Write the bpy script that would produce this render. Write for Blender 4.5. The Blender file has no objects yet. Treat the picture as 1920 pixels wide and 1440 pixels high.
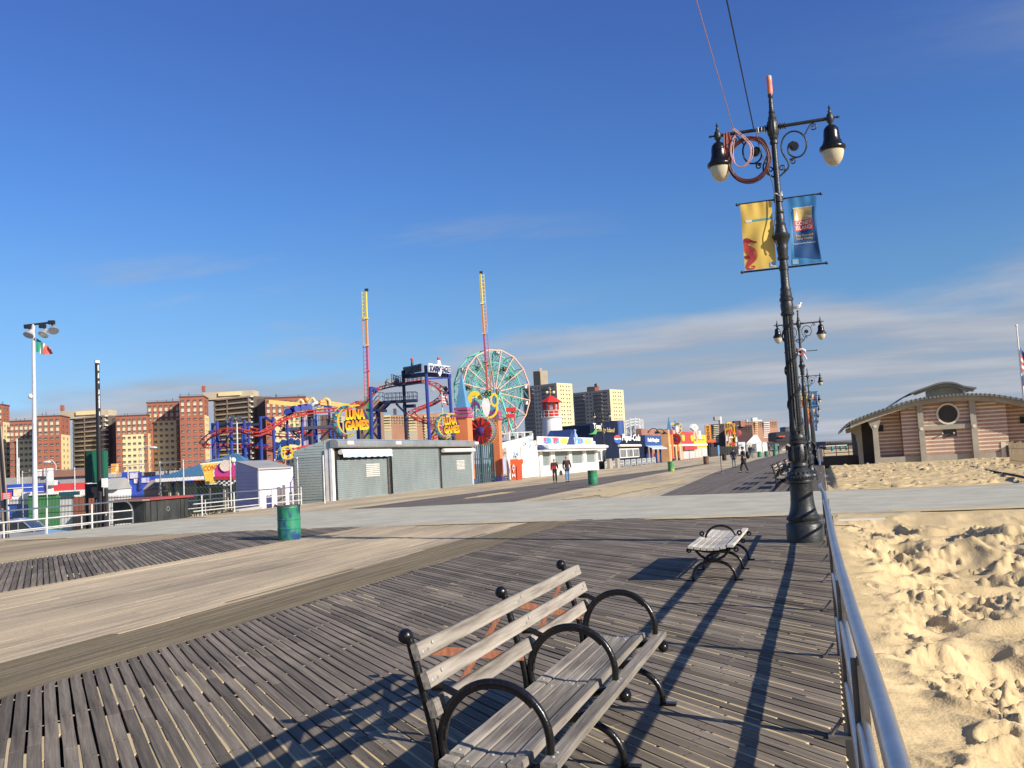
import bpy, math, random
import numpy as np
from mathutils import Vector, Matrix, noise as mnoise

S = bpy.context.scene
C = S.collection
R = math.radians
rnd = random.Random(11)

# ---------------------------------------------------------------- camera, sky, sun, exposure
F = 1750.0
EYE = 1.7
_d = Vector((-1150.0, -21296.0)).normalized()
_p = math.atan(144.0 / F)
UP = Vector((_d.x * math.cos(_p), _d.y * math.cos(_p), math.sin(_p))).normalized()
_v = Vector(((1540 - 960) / F, (833 - 720) / F, 1.0))
AY = (_v - UP * _v.dot(UP)).normalized()
AX = AY.cross(UP)
if AX.x < 0:
    AX = -AX
cam_d = bpy.data.cameras.new('camera')
cam_d.sensor_width = 36.0
cam_d.lens = F / 1920 * 36.0
cam_d.clip_start = 0.05
cam_d.clip_end = 20000
cam = bpy.data.objects.new('camera', cam_d)
C.objects.link(cam)
cam.matrix_world = Matrix(((AX.x, -AX.y, -AX.z, 0), (AY.x, -AY.y, -AY.z, 0), (UP.x, -UP.y, -UP.z, EYE), (0, 0, 0, 1)))
S.camera = cam

SUN_AZ = Vector((0.948, -0.318, 0)).normalized()
SUN_EL = R(26.5)
sd = bpy.data.lights.new('sun', 'SUN')
sd.energy = 4.6
sd.angle = R(0.53)
sd.color = (1.0, 0.92, 0.79)
sun = bpy.data.objects.new('sun', sd)
C.objects.link(sun)
_to_sun = Vector((SUN_AZ.x * math.cos(SUN_EL), SUN_AZ.y * math.cos(SUN_EL), math.sin(SUN_EL)))
sun.rotation_euler = _to_sun.to_track_quat('Z', 'Y').to_euler()
sun.location = (40, -20, 40)

W = bpy.data.worlds.new('World')
S.world = W
W.use_nodes = True
wn, wl = W.node_tree.nodes, W.node_tree.links
wn.clear()


def wnode(t, **k):
    n = wn.new(t)
    for a, b in k.items():
        setattr(n, a, b)
    return n


sky = wnode('ShaderNodeTexSky', sky_type='NISHITA', sun_disc=False, sun_elevation=SUN_EL,
            sun_rotation=math.atan2(SUN_AZ.x, SUN_AZ.y), altitude=0.0, air_density=1.0, dust_density=0.25, ozone_density=2.2)
hs = wnode('ShaderNodeHueSaturation')
hs.inputs['Saturation'].default_value = 1.15
hs.inputs['Value'].default_value = 1.0
wl.new(sky.outputs[0], hs.inputs['Color'])
tc = wnode('ShaderNodeTexCoord')
sep = wnode('ShaderNodeSeparateXYZ')
wl.new(tc.outputs['Generated'], sep.inputs[0])


def wmath(op, a, b=None, c=None, clamp=False):
    n = wnode('ShaderNodeMath', operation=op, use_clamp=clamp)
    for i, x in enumerate((a, b, c)):
        if x is None:
            continue
        if isinstance(x, (int, float)):
            n.inputs[i].default_value = x
        else:
            wl.new(x, n.inputs[i])
    return n.outputs[0]


def wramp(x, lo, hi):
    n = wnode('ShaderNodeMapRange', interpolation_type='SMOOTHSTEP')
    wl.new(x, n.inputs[0])
    n.inputs[1].default_value = lo
    n.inputs[2].default_value = hi
    return n.outputs[0]


# deep autumn blue: the sky's colour by height above the horizon, the same all the way round, set less blue overhead to tone down blue shadows
cr = wnode('ShaderNodeValToRGB')
cr.color_ramp.elements.remove(cr.color_ramp.elements[1])
for i_, (z_, c_) in enumerate(((0.0, (0.33, 0.50, 1.05)), (0.04, (0.32, 0.45, 0.76)), (0.09, (0.37, 0.48, 0.66)), (0.18, (0.43, 0.55, 0.71)),
                               (0.28, (0.41, 0.55, 0.80)), (0.44, (0.44, 0.51, 0.82)), (0.6, (0.56, 0.56, 0.80)), (1.0, (0.66, 0.62, 0.72)))):
    e_ = cr.color_ramp.elements[0] if i_ == 0 else cr.color_ramp.elements.new(z_)
    e_.position = z_
    e_.color = (*c_, 1)
wl.new(sep.outputs[2], cr.inputs[0])
skm = wnode('ShaderNodeMix', data_type='RGBA', blend_type='MULTIPLY')
skm.inputs[0].default_value = 1.0
wl.new(hs.outputs[0], skm.inputs[6])
wl.new(cr.outputs[0], skm.inputs[7])

# a cloud sheet far away: direction projected on a plane overhead
zz = wmath('MAXIMUM', sep.outputs[2], 0.0)
den = wmath('ADD', zz, 0.10)
cx_ = wmath('DIVIDE', sep.outputs[0], den)
cy_ = wmath('DIVIDE', sep.outputs[1], den)
comb = wnode('ShaderNodeCombineXYZ')
wl.new(cx_, comb.inputs[0])
wl.new(cy_, comb.inputs[1])


def wnoise(scale, detail, off, stretch=(1, 1, 1), rz=0.0, rough=0.55):
    mp = wnode('ShaderNodeMapping')
    mp.inputs['Location'].default_value = off
    mp.inputs['Rotation'].default_value = (0, 0, rz)
    mp.inputs['Scale'].default_value = stretch
    wl.new(comb.outputs[0], mp.inputs[0])
    n = wnode('ShaderNodeTexNoise', noise_dimensions='3D')
    n.inputs['Scale'].default_value = scale
    n.inputs['Detail'].default_value = detail
    n.inputs['Roughness'].default_value = rough
    wl.new(mp.outputs[0], n.inputs['Vector'])
    return n.outputs[0]


# a bank of stratus low in the sky, its upper edge ragged and rising a little towards the right, and a few wisps above it
n_edge = wnoise(0.50, 8.0, (3.1, 1.7, 0), (1, 1, 1), 0.5, 0.52)
n_soft = wnoise(0.85, 9.0, (0.4, 5.2, 0), (0.55, 1.25, 1), -0.35, 0.55)
az_x = wmath('MULTIPLY', wmath('ADD', sep.outputs[0], 0.3), 0.06)
edge_h = wmath('ADD', wmath('ADD', az_x, 0.142), wmath('MULTIPLY', wmath('SUBTRACT', n_edge, 0.5), 0.30))
below = wramp(wmath('SUBTRACT', edge_h, zz), -0.012, 0.045)
streak = wramp(n_soft, 0.32, 0.56)
bank = wmath('MULTIPLY', below, wmath('ADD', wmath('MULTIPLY', streak, 0.58), 0.36), clamp=True)
wisp_n = wnoise(1.3, 9.0, (7.7, 2.9, 0), (0.5, 1.5, 1), 0.9, 0.6)
wisp_m = wnoise(0.42, 2.0, (1.3, 8.4, 0))
wisp = wmath('MULTIPLY', wmath('MULTIPLY', wramp(wisp_n, 0.50, 0.72), wramp(wisp_m, 0.47, 0.62)), 0.46)
cover = wmath('MAXIMUM', bank, wisp)
mixc = wnode('ShaderNodeMix', data_type='RGBA', blend_type='MIX')
wl.new(cover, mixc.inputs[0])
wl.new(skm.outputs[2], mixc.inputs[6])
ccol = wnode('ShaderNodeMix', data_type='RGBA', blend_type='MIX')
wl.new(wramp(n_soft, 0.40, 0.72), ccol.inputs[0])
ccol.inputs[6].default_value = (2.05, 2.28, 2.75, 1)
ccol.inputs[7].default_value = (3.1, 3.25, 3.6, 1)
wl.new(ccol.outputs[2], mixc.inputs[7])
bg = wnode('ShaderNodeBackground')
bg.inputs['Strength'].default_value = 0.115
wl.new(mixc.outputs[2], bg.inputs['Color'])
wo = wnode('ShaderNodeOutputWorld')
wl.new(bg.outputs[0], wo.inputs['Surface'])

S.view_settings.view_transform = 'Standard'
S.view_settings.look = 'None'
S.view_settings.exposure = 0.62
S.view_settings.gamma = 1.0
S.view_settings.use_curve_mapping = False
S.render.engine = 'CYCLES'
S.cycles.use_denoising = True
S.cycles.max_bounces = 5
S.cycles.diffuse_bounces = 3
S.cycles.glossy_bounces = 3
S.cycles.transparent_max_bounces = 12


# ---------------------------------------------------------------- sight lines measured in the photograph (placing things in metres)
def ray(px, py):
    r = Vector(((px - 960) / F, (py - 720) / F, 1.0))
    return Vector((r.dot(AX), r.dot(AY), r.dot(UP)))


def gp(px, py, z=0.0):
    """the point at height z"""
    r = ray(px, py)
    return r * ((z - EYE) / r.z) + Vector((0, 0, EYE))


def ax_(px, py, x):
    """the point on the wall plane X = x"""
    r = ray(px, py)
    return r * (x / r.x) + Vector((0, 0, EYE))


def ay_(px, py, y):
    r = ray(px, py)
    return r * (y / r.y) + Vector((0, 0, EYE))


def dp(px, py, d):
    """the point d metres away"""
    return ray(px, py) * d + Vector((0, 0, EYE))


LU = Vector((AX.x, AY.x, 0)).normalized()      # horizontal, to the right of the view
LN = Vector((LU.y, -LU.x, 0))                  # horizontal, back towards the viewer
UZ = Vector((0, 0, 1))
VX, VY = Vector((1, 0, 0)), Vector((0, 1, 0))

# ---------------------------------------------------------------- materials
MATS = {}


def mat(name, col, rough=0.6, metal=0.0, col2=None, nscale=3.0, ndet=5.0, stretch=(1, 1, 1), lo=0.38, hi=0.64, bump=0.0, bscale=None,
        rndv=0.0, coat=0.0, spec=0.5):
    if name in MATS:
        return MATS[name]
    m = bpy.data.materials.new(name)
    m.use_nodes = True
    n, l = m.node_tree.nodes, m.node_tree.links
    b = n['Principled BSDF']
    b.inputs['Roughness'].default_value = rough
    b.inputs['Metallic'].default_value = metal
    b.inputs['Specular IOR Level'].default_value = spec
    if coat:
        b.inputs['Coat Weight'].default_value = coat
    tcn = n.new('ShaderNodeTexCoord')
    mp = n.new('ShaderNodeMapping')
    mp.inputs['Scale'].default_value = stretch
    l.new(tcn.outputs['Object'], mp.inputs[0])
    nz = n.new('ShaderNodeTexNoise')
    nz.inputs['Scale'].default_value = nscale
    nz.inputs['Detail'].default_value = ndet
    nz.inputs['Roughness'].default_value = 0.62
    l.new(mp.outputs[0], nz.inputs['Vector'])
    mr = n.new('ShaderNodeMapRange')
    mr.inputs[1].default_value = lo
    mr.inputs[2].default_value = hi
    l.new(nz.outputs[0], mr.inputs[0])
    mx = n.new('ShaderNodeMix')
    mx.data_type = 'RGBA'
    l.new(mr.outputs[0], mx.inputs[0])
    c2 = col2 or tuple(c * 0.82 for c in col)
    mx.inputs[6].default_value = (*col, 1)
    mx.inputs[7].default_value = (*c2, 1)
    out = mx.outputs[2]
    if rndv:
        oi = n.new('ShaderNodeObjectInfo')
        ge = n.new('ShaderNodeNewGeometry')
        ad = n.new('ShaderNodeMath')
        ad.operation = 'ADD'
        l.new(oi.outputs['Random'], ad.inputs[0])
        l.new(ge.outputs['Random Per Island'], ad.inputs[1])
        fr = n.new('ShaderNodeMath')
        fr.operation = 'FRACT'
        l.new(ad.outputs[0], fr.inputs[0])
        rr = n.new('ShaderNodeMapRange')
        rr.inputs[3].default_value = 1 - rndv
        rr.inputs[4].default_value = 1 + rndv
        l.new(fr.outputs[0], rr.inputs[0])
        hv = n.new('ShaderNodeHueSaturation')
        l.new(rr.outputs[0], hv.inputs['Value'])
        l.new(out, hv.inputs['Color'])
        out = hv.outputs[0]
    l.new(out, b.inputs['Base Color'])
    if bump:
        bp = n.new('ShaderNodeBump')
        bp.inputs['Strength'].default_value = bump
        bp.inputs['Distance'].default_value = 0.02
        if bscale:
            nb = n.new('ShaderNodeTexNoise')
            nb.inputs['Scale'].default_value = bscale
            nb.inputs['Detail'].default_value = 6
            l.new(mp.outputs[0], nb.inputs['Vector'])
            l.new(nb.outputs[0], bp.inputs['Height'])
        else:
            l.new(nz.outputs[0], bp.inputs['Height'])
        l.new(bp.outputs[0], b.inputs['Normal'])
    MATS[name] = m
    return m


def plain(name, col, rough=0.6, metal=0.0, var=0.9):
    return mat(name, col, rough, metal, tuple(c * var for c in col), 1.2, 3.0)


def deck_mat(name, wood, wood2, sand, pitch, sand_lo, sand_hi, axis):
    """boards running along Y: thin dark joints every pitch metres, sand dusted over them in long drifts"""
    m = bpy.data.materials.new(name)
    m.use_nodes = True
    n, l = m.node_tree.nodes, m.node_tree.links
    b = n['Principled BSDF']
    b.inputs['Roughness'].default_value = 0.85
    b.inputs['Specular IOR Level'].default_value = 0.2
    tcn = n.new('ShaderNodeTexCoord')

    def nz(scale, st, det=6.0, rough=0.6):
        mp = n.new('ShaderNodeMapping')
        mp.inputs['Scale'].default_value = st
        l.new(tcn.outputs['Object'], mp.inputs[0])
        t = n.new('ShaderNodeTexNoise')
        t.inputs['Scale'].default_value = scale
        t.inputs['Detail'].default_value = det
        t.inputs['Roughness'].default_value = rough
        l.new(mp.outputs[0], t.inputs['Vector'])
        return t.outputs[0]

    def mr(x, lo, hi, a=0.0, c=1.0):
        t = n.new('ShaderNodeMapRange')
        t.inputs[1].default_value = lo
        t.inputs[2].default_value = hi
        t.inputs[3].default_value = a
        t.inputs[4].default_value = c
        l.new(x, t.inputs[0])
        return t.outputs[0]

    def mm(op, a, c):
        t = n.new('ShaderNodeMath')
        t.operation = op
        for i, x in enumerate((a, c)):
            if isinstance(x, (int, float)):
                t.inputs[i].default_value = x
            else:
                l.new(x, t.inputs[i])
        return t.outputs[0]

    def mix(f, a, c):
        t = n.new('ShaderNodeMix')
        t.data_type = 'RGBA'
        l.new(f, t.inputs[0])
        for i, x in ((6, a), (7, c)):
            if isinstance(x, tuple):
                t.inputs[i].default_value = (*x, 1)
            else:
                l.new(x, t.inputs[i])
        return t.outputs[2]

    long_ = (1.0, 0.022, 1) if axis == 'y' else (0.022, 1.0, 1)
    grain = nz(16.0, long_, 9.0, 0.7)
    sx = n.new('ShaderNodeSeparateXYZ')
    l.new(tcn.outputs['Object'], sx.inputs[0])
    u = mm('DIVIDE', sx.outputs[0 if axis == 'y' else 1], pitch)
    fr = mm('FRACT', u, 0.0)
    cell = mm('FLOOR', u, 0.0)
    wn_ = n.new('ShaderNodeTexWhiteNoise')
    wn_.noise_dimensions = '1D'
    l.new(cell, wn_.inputs['W'])
    joint = mm('LESS_THAN', mm('ABSOLUTE', mm('SUBTRACT', fr, 0.5), 0), 0.42)          # 1 on the board, 0 in the joint
    base = mix(mr(grain, 0.36, 0.62), wood, wood2)
    hv = n.new('ShaderNodeHueSaturation')
    l.new(mr(wn_.outputs[0], 0, 1, 0.80, 1.16), hv.inputs['Value'])
    l.new(base, hv.inputs['Color'])
    drift = nz(0.55, (1.0, 0.16, 1) if axis == 'y' else (0.16, 1.0, 1), 8.0, 0.65)
    sandf = mr(drift, sand_lo, sand_hi)
    c1 = mix(sandf, hv.outputs[0], sand)
    open_ = mm('MULTIPLY', mm('SUBTRACT', 1.0, joint), mr(nz(2.2, (1.6, 0.10, 1), 5.0), 0.42, 0.58, 0.0, 1.0))
    open_ = mm('MULTIPLY', open_, mm('SUBTRACT', 1.0, mm('MULTIPLY', sandf, 0.75)))
    c2 = mix(open_, c1, tuple(w * 0.25 for w in wood))
    fine = nz(42.0, (1, 0.35, 1) if axis == 'y' else (0.35, 1, 1), 3.0)
    hv2 = n.new('ShaderNodeHueSaturation')
    l.new(mr(fine, 0.3, 0.7, 0.88, 1.1), hv2.inputs['Value'])
    l.new(c2, hv2.inputs['Color'])
    l.new(hv2.outputs[0], b.inputs['Base Color'])
    bp = n.new('ShaderNodeBump')
    bp.inputs['Strength'].default_value = 0.35
    bp.inputs['Distance'].default_value = 0.012
    l.new(mm('SUBTRACT', grain, mm('MULTIPLY', open_, 0.8)), bp.inputs['Height'])
    l.new(bp.outputs[0], b.inputs['Normal'])
    return m


M_plank = mat('weathered grey planks', (0.252, 0.208, 0.160), 0.85, 0, (0.098, 0.080, 0.061), 12.0, 9, (0.08, 1.8, 1.0), 0.32, 0.70, 0.6, None, 0.36, 0, 0.25)
M_bench = mat('silvered bench slats', (0.375, 0.335, 0.280), 0.75, 0, (0.140, 0.120, 0.100), 11.0, 8, (2.2, 0.14, 2.2), 0.33, 0.68, 0.5, None, 0.20, 0, 0.25)
M_deck = deck_mat('sandy boards', (0.43, 0.345, 0.24), (0.30, 0.24, 0.168), (0.60, 0.48, 0.315), 0.105, 0.40, 0.66, 'y')
M_brown = deck_mat('brown boards', (0.26, 0.208, 0.128), (0.165, 0.131, 0.080), (0.40, 0.32, 0.20), 0.105, 0.60, 0.80, 'y')
M_outer = deck_mat('outer boards', (0.36, 0.285, 0.185), (0.28, 0.222, 0.145), (0.52, 0.41, 0.255), 0.12, 0.44, 0.70, 'y')
M_fardeck = deck_mat('far boards', (0.47, 0.385, 0.262), (0.39, 0.315, 0.215), (0.62, 0.505, 0.325), 0.14, 0.42, 0.66, 'y')
M_fardark = deck_mat('far grey boards', (0.185, 0.155, 0.130), (0.135, 0.115, 0.098), (0.36, 0.29, 0.21), 0.14, 0.62, 0.80, 'y')
M_conc = mat('path concrete', (0.51, 0.485, 0.395), 0.95, 0, (0.39, 0.37, 0.30), 0.8, 9, (1, 1, 1), 0.34, 0.66, 0.15, 60.0, 0, 0, 0.08)
M_sand = mat('beach sand', (0.64, 0.485, 0.268), 0.95, 0, (0.53, 0.40, 0.215), 1.4, 9, (1, 1, 1), 0.36, 0.66, 0.55, 34.0, 0, 0, 0.1)
M_sandfill = mat('sand in the joints', (0.60, 0.465, 0.25), 0.95, 0, (0.48, 0.365, 0.195), 3.0)
M_under = plain('dark underside', (0.03, 0.026, 0.022), 0.9)
M_ground = mat('lot asphalt', (0.21, 0.195, 0.175), 0.9, 0, (0.16, 0.15, 0.135), 0.25, 6)
M_iron = mat('black cast iron', (0.017, 0.019, 0.020), 0.42, 0.0, (0.034, 0.036, 0.036), 14.0, 6, (1, 1, 1), 0.42, 0.68, 0.25, 40.0)
M_blackpaint = mat('glossy black paint', (0.008, 0.008, 0.009), 0.25, 0.0, (0.035, 0.022, 0.014), 26.0, 6, (1, 1, 1), 0.58, 0.74, 0.12, 60.0, 0, 0, 0.4)
M_rust = mat('rusty strap', (0.28, 0.105, 0.050), 0.85, 0, (0.17, 0.060, 0.032), 22.0, 6, (1, 1, 1), 0.35, 0.65, 0.2)
M_steel = mat('galvanised steel', (0.52, 0.53, 0.54), 0.30, 0.9, (0.40, 0.41, 0.42), 5.0, 6, (1, 1, 1), 0.35, 0.65, 0.05, 30.0)
M_steel2 = mat('weathered steel posts', (0.22, 0.205, 0.185), 0.55, 0.5, (0.14, 0.12, 0.10), 6.0, 6)
M_whitepaint = mat('white paint', (0.78, 0.77, 0.73), 0.5, 0, (0.66, 0.64, 0.59), 2.2, 6)
M_whiterail = mat('pale rail paint', (0.62, 0.61, 0.58), 0.5, 0, (0.48, 0.46, 0.43), 3.0, 6)
M_globe = mat('frosted lamp bowl', (0.62, 0.56, 0.40), 0.25, 0, (0.50, 0.44, 0.30), 3.0)
M_glass = mat('dark glass', (0.025, 0.03, 0.035), 0.08, 0, (0.05, 0.055, 0.06), 0.6, 3, (1, 1, 1), 0.4, 0.6)
M_shutter = mat('grey green shutter', (0.235, 0.272, 0.265), 0.55, 0.1, (0.18, 0.21, 0.205), 0.9, 8, (1, 1, 0.5), 0.36, 0.68)
M_siding = mat('pale green siding', (0.40, 0.465, 0.44), 0.6, 0, (0.33, 0.39, 0.365), 0.8, 6)
M_fascia = mat('steel fascia', (0.36, 0.38, 0.38), 0.35, 0.35, (0.27, 0.285, 0.285), 0.7, 6)
M_redbrick = mat('red brick facade', (0.35, 0.118, 0.070), 0.9, 0, (0.295, 0.098, 0.060), 0.12, 8)
M_cream = mat('cream brick facade', (0.72, 0.575, 0.305), 0.9, 0, (0.66, 0.52, 0.27), 0.12, 8)
M_tan = mat('tan facade', (0.50, 0.415, 0.29), 0.9, 0, (0.43, 0.355, 0.25), 0.12, 8)
M_darkbrick = mat('dark brown facade', (0.11, 0.085, 0.072), 0.9, 0, (0.085, 0.066, 0.056), 0.12, 8)
M_greybrick = mat('grey brown facade', (0.205, 0.175, 0.145), 0.9, 0, (0.17, 0.145, 0.12), 0.12, 8)
M_slab = mat('balcony slabs', (0.62, 0.54, 0.40), 0.85, 0, (0.52, 0.45, 0.34), 0.3, 6)
M_win = mat('far window glass', (0.06, 0.06, 0.06), 0.25, 0, (0.15, 0.14, 0.12), 0.9, 2, (1, 1, 1), 0.40, 0.62)
M_winframe = mat('cream window band', (0.60, 0.52, 0.36), 0.8)
M_blue = mat('navy blue steel', (0.030, 0.055, 0.29), 0.4, 0, (0.022, 0.040, 0.20), 1.0, 5)
M_navy = mat('dark navy steel', (0.012, 0.016, 0.05), 0.5, 0, (0.02, 0.022, 0.06), 1.0, 5)
M_cored = mat('red coaster track', (0.50, 0.055, 0.040), 0.4, 0, (0.40, 0.045, 0.035), 0.8, 5)
M_orange = mat('orange stucco', (0.78, 0.235, 0.090), 0.6, 0, (0.68, 0.195, 0.075), 0.5, 6)
M_skyblue = mat('light blue cladding', (0.115, 0.31, 0.50), 0.5, 0, (0.095, 0.26, 0.43), 0.6, 5)
M_pink = mat('magenta trim', (0.42, 0.085, 0.20), 0.55)
M_indigo = mat('indigo plinth', (0.055, 0.060, 0.17), 0.6)
M_yellow = mat('yellow enamel', (0.80, 0.56, 0.025), 0.4, 0, (0.72, 0.46, 0.02), 2.0)
M_purple = mat('purple sequins', (0.16, 0.045, 0.17), 0.35, 0, (0.07, 0.018, 0.085), 6.0, 4)
M_red = mat('red paint', (0.62, 0.040, 0.032), 0.4, 0, (0.52, 0.032, 0.026), 1.2, 5)
M_teal = mat('teal gate steel', (0.018, 0.075, 0.092), 0.45)
M_gold = mat('gold bulbs', (0.55, 0.40, 0.15), 0.4, 0.3)
M_wheelgreen = mat('mint wheel steel', (0.13, 0.50, 0.38), 0.5, 0, (0.10, 0.40, 0.31), 0.3)
M_wheelpink = mat('salmon wheel steel', (0.74, 0.42, 0.29), 0.5, 0, (0.66, 0.36, 0.25), 0.3)
M_skin = mat('skin', (0.55, 0.33, 0.24), 0.6)
M_black = plain('black', (0.014, 0.014, 0.016), 0.6)
M_darkgreen = mat('dark green sheet', (0.012, 0.125, 0.070), 0.4, 0, (0.010, 0.095, 0.055), 1.5)
M_binpaint = mat('bin green paint', (0.025, 0.22, 0.115), 0.45, 0, (0.016, 0.050, 0.17), 5.2, 8, (1, 1, 0.7), 0.47, 0.62, 0.1, 30.0)
M_bingreen = mat('plain bin green', (0.030, 0.235, 0.115), 0.5, 0, (0.022, 0.165, 0.085), 4.0, 6)
M_brownbin = mat('brown bin', (0.13, 0.075, 0.05), 0.6)


# ---------------------------------------------------------------- mesh builder
class MB:
    def __init__(s):
        s.v, s.f, s.m = [], [], []

    def add(s, vs, fs, mi=0):
        o = len(s.v)
        s.v.extend(tuple(x) for x in vs)
        for f in fs:
            s.f.append(tuple(i + o for i in f))
            s.m.append(mi)
        return s

    def box(s, c, d, u=VX, w=VY, n=UZ, mi=0):
        c = Vector(c)
        a, b, e = Vector(u) * (d[0] / 2), Vector(w) * (d[1] / 2), Vector(n) * (d[2] / 2)
        vs = [c - a - b - e, c + a - b - e, c + a + b - e, c - a + b - e, c - a - b + e, c + a - b + e, c + a + b + e, c - a + b + e]
        return s.add(vs, [(3, 2, 1, 0), (4, 5, 6, 7), (0, 1, 5, 4), (1, 2, 6, 5), (2, 3, 7, 6), (3, 0, 4, 7)], mi)

    def bx(s, lo, hi, mi=0):
        lo, hi = Vector(lo), Vector(hi)
        d = hi - lo
        return s.box((lo + hi) / 2, (abs(d.x), abs(d.y), abs(d.z)), mi=mi)

    def beam(s, p, q, w, h=None, up=UZ, mi=0):
        p, q = Vector(p), Vector(q)
        n = (q - p)
        L = n.length
        if L < 1e-6:
            return s
        n.normalize()
        if abs(n.dot(up)) > 0.98:
            up = VX
        u = n.cross(up).normalized()
        k = u.cross(n)
        return s.box((p + q) / 2, (L, w, h or w), n, u, k, mi)

    def tube(s, pts, r, n=8, closed=False, mi=0, cap=True):
        pts = [Vector(p) for p in pts]
        rs = r if isinstance(r, (list, tuple)) else [r] * len(pts)
        N = len(pts)
        rings = []
        ref = None
        for i, p in enumerate(pts):
            if closed:
                t = pts[(i + 1) % N] - pts[i - 1]
            else:
                t = pts[min(i + 1, N - 1)] - pts[max(i - 1, 0)]
            t.normalize()
            if ref is None:
                ref = UZ if abs(t.z) < 0.9 else VX
            u = t.cross(ref)
            if u.length < 1e-5:
                u = t.cross(VY)
            u.normalize()
            w = u.cross(t)
            ref = w
            rings.append([p + (u * math.cos(a) + w * math.sin(a)) * rs[i] for a in (2 * math.pi * k / n for k in range(n))])
        vs = [x for q in rings for x in q]
        fs = []
        M = N if closed else N - 1
        for i in range(M):
            a, b = i * n, ((i + 1) % N) * n
            for k in range(n):
                fs.append((a + k, a + (k + 1) % n, b + (k + 1) % n, b + k))
        if cap and not closed:
            fs.append(tuple(range(n))[::-1])
            fs.append(tuple((N - 1) * n + k for k in range(n)))
        return s.add(vs, fs, mi)

    def cyl(s, p, q, r, n=10, mi=0, r2=None):
        return s.tube([p, q], [r, r if r2 is None else r2], n, mi=mi)

    def lathe(s, prof, n=20, c=(0, 0, 0), lobes=0, depth=0.0, mi=0, axis=None):
        c = Vector(c)
        if axis is None:
            eu, ew, en = VX, VY, UZ
        else:
            en = Vector(axis).normalized()
            eu = en.cross(UZ if abs(en.z) < 0.9 else VX).normalized()
            ew = en.cross(eu)
        vs, fs = [], []
        for (r, z, *fl) in prof:
            for k in range(n):
                a = 2 * math.pi * k / n
                rr = r
                if lobes and fl and fl[0]:
                    rr = r * (1 - depth * (0.5 + 0.5 * math.cos(a * lobes)))
                vs.append(c + eu * (rr * math.cos(a)) + ew * (rr * math.sin(a)) + en * z)
        P = len(prof)
        for i in range(P - 1):
            for k in range(n):
                a, b = i * n, (i + 1) * n
                fs.append((a + k, a + (k + 1) % n, b + (k + 1) % n, b + k))
        fs.append(tuple(range(n))[::-1])
        fs.append(tuple((P - 1) * n + k for k in range(n)))
        return s.add(vs, fs, mi)

    def sphere(s, c, r, n=10, m=6, sc=(1, 1, 1), mi=0):
        c = Vector(c)
        vs = [c + Vector((0, 0, -r * sc[2]))]
        for i in range(1, m):
            a = -math.pi / 2 + math.pi * i / m
            for k in range(n):
                b = 2 * math.pi * k / n
                vs.append(c + Vector((r * sc[0] * math.cos(a) * math.cos(b), r * sc[1] * math.cos(a) * math.sin(b), r * sc[2] * math.sin(a))))
        vs.append(c + Vector((0, 0, r * sc[2])))
        fs = [(0, 1 + (k + 1) % n, 1 + k) for k in range(n)]
        for i in range(m - 2):
            a, b = 1 + i * n, 1 + (i + 1) * n
            for k in range(n):
                fs.append((a + k, a + (k + 1) % n, b + (k + 1) % n, b + k))
        a, T = 1 + (m - 2) * n, len(vs) - 1
        fs += [(a + k, a + (k + 1) % n, T) for k in range(n)]
        return s.add(vs, fs, mi)

    def prism(s, poly, th, o=(0, 0, 0), u=VX, w=VY, mi=0, side=None):
        """polygon in the frame (o, u, w) thickened by th along u x w (centred)"""
        o, u, w = Vector(o), Vector(u), Vector(w)
        n = u.cross(w).normalized() * (th / 2)
        P = len(poly)
        a = sum(poly[i][0] * poly[(i + 1) % P][1] - poly[(i + 1) % P][0] * poly[i][1] for i in range(P))
        if a < 0:
            poly = poly[::-1]
        base = [o + u * x + w * y for x, y in poly]
        vs = [p - n for p in base] + [p + n for p in base]
        s.add(vs, [tuple(range(P))[::-1], tuple(range(P, 2 * P))], mi)
        o2 = len(s.v) - 2 * P
        for i in range(P):
            j = (i + 1) % P
            s.f.append((o2 + i, o2 + j, o2 + P + j, o2 + P + i))
            s.m.append(mi if side is None else side)
        return s

    def ring(s, ro, ri, th, o, u, w, n=28, a0=0.0, a1=2 * math.pi, mi=0, ey=1.0):
        """flat ring (or arc) in the frame (o, u, w)"""
        o, u, w = Vector(o), Vector(u), Vector(w)
        nn = u.cross(w).normalized() * (th / 2)
        full = abs(a1 - a0 - 2 * math.pi) < 1e-4
        K = n if full else n + 1
        vs = []
        for k in range(K):
            a = a0 + (a1 - a0) * k / n
            d = u * math.cos(a) + w * (math.sin(a) * ey)
            vs += [o + d * ro - nn, o + d * ri - nn, o + d * ro + nn, o + d * ri + nn]
        fs = []
        for k in range(n):
            a, b = 4 * k, 4 * ((k + 1) % K)
            fs += [(a, b, b + 2, a + 2), (a + 1, a + 3, b + 3, b + 1), (a + 2, b + 2, b + 3, a + 3), (a, a + 1, b + 1, b)]
        if not full:
            e = 4 * (K - 1)
            fs += [(0, 2, 3, 1), (e, e + 1, e + 3, e + 2)]
        return s.add(vs, fs, mi)

    def quad(s, a, b, c, d, mi=0):
        return s.add([a, b, c, d], [(0, 1, 2, 3)], mi)

    def text(s, key, o, u, w, width=None, height=None, th=0.02, mi=0, align=0.5):
        vs, fs, (x0, x1, y0, y1) = TEXTS[key]
        o, u, w = Vector(o), Vector(u), Vector(w)
        n = u.cross(w).normalized()
        sx = (width / (x1 - x0)) if width else None
        sy = (height / (y1 - y0)) if height else None
        sx = sx or sy
        sy = sy or sx
        xc, yc = x0 + (x1 - x0) * align, (y0 + y1) / 2
        return s.add([o + u * ((x - xc) * sx) + w * ((y - yc) * sy) + n * (z * th) for x, y, z in vs], fs, mi)

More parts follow.
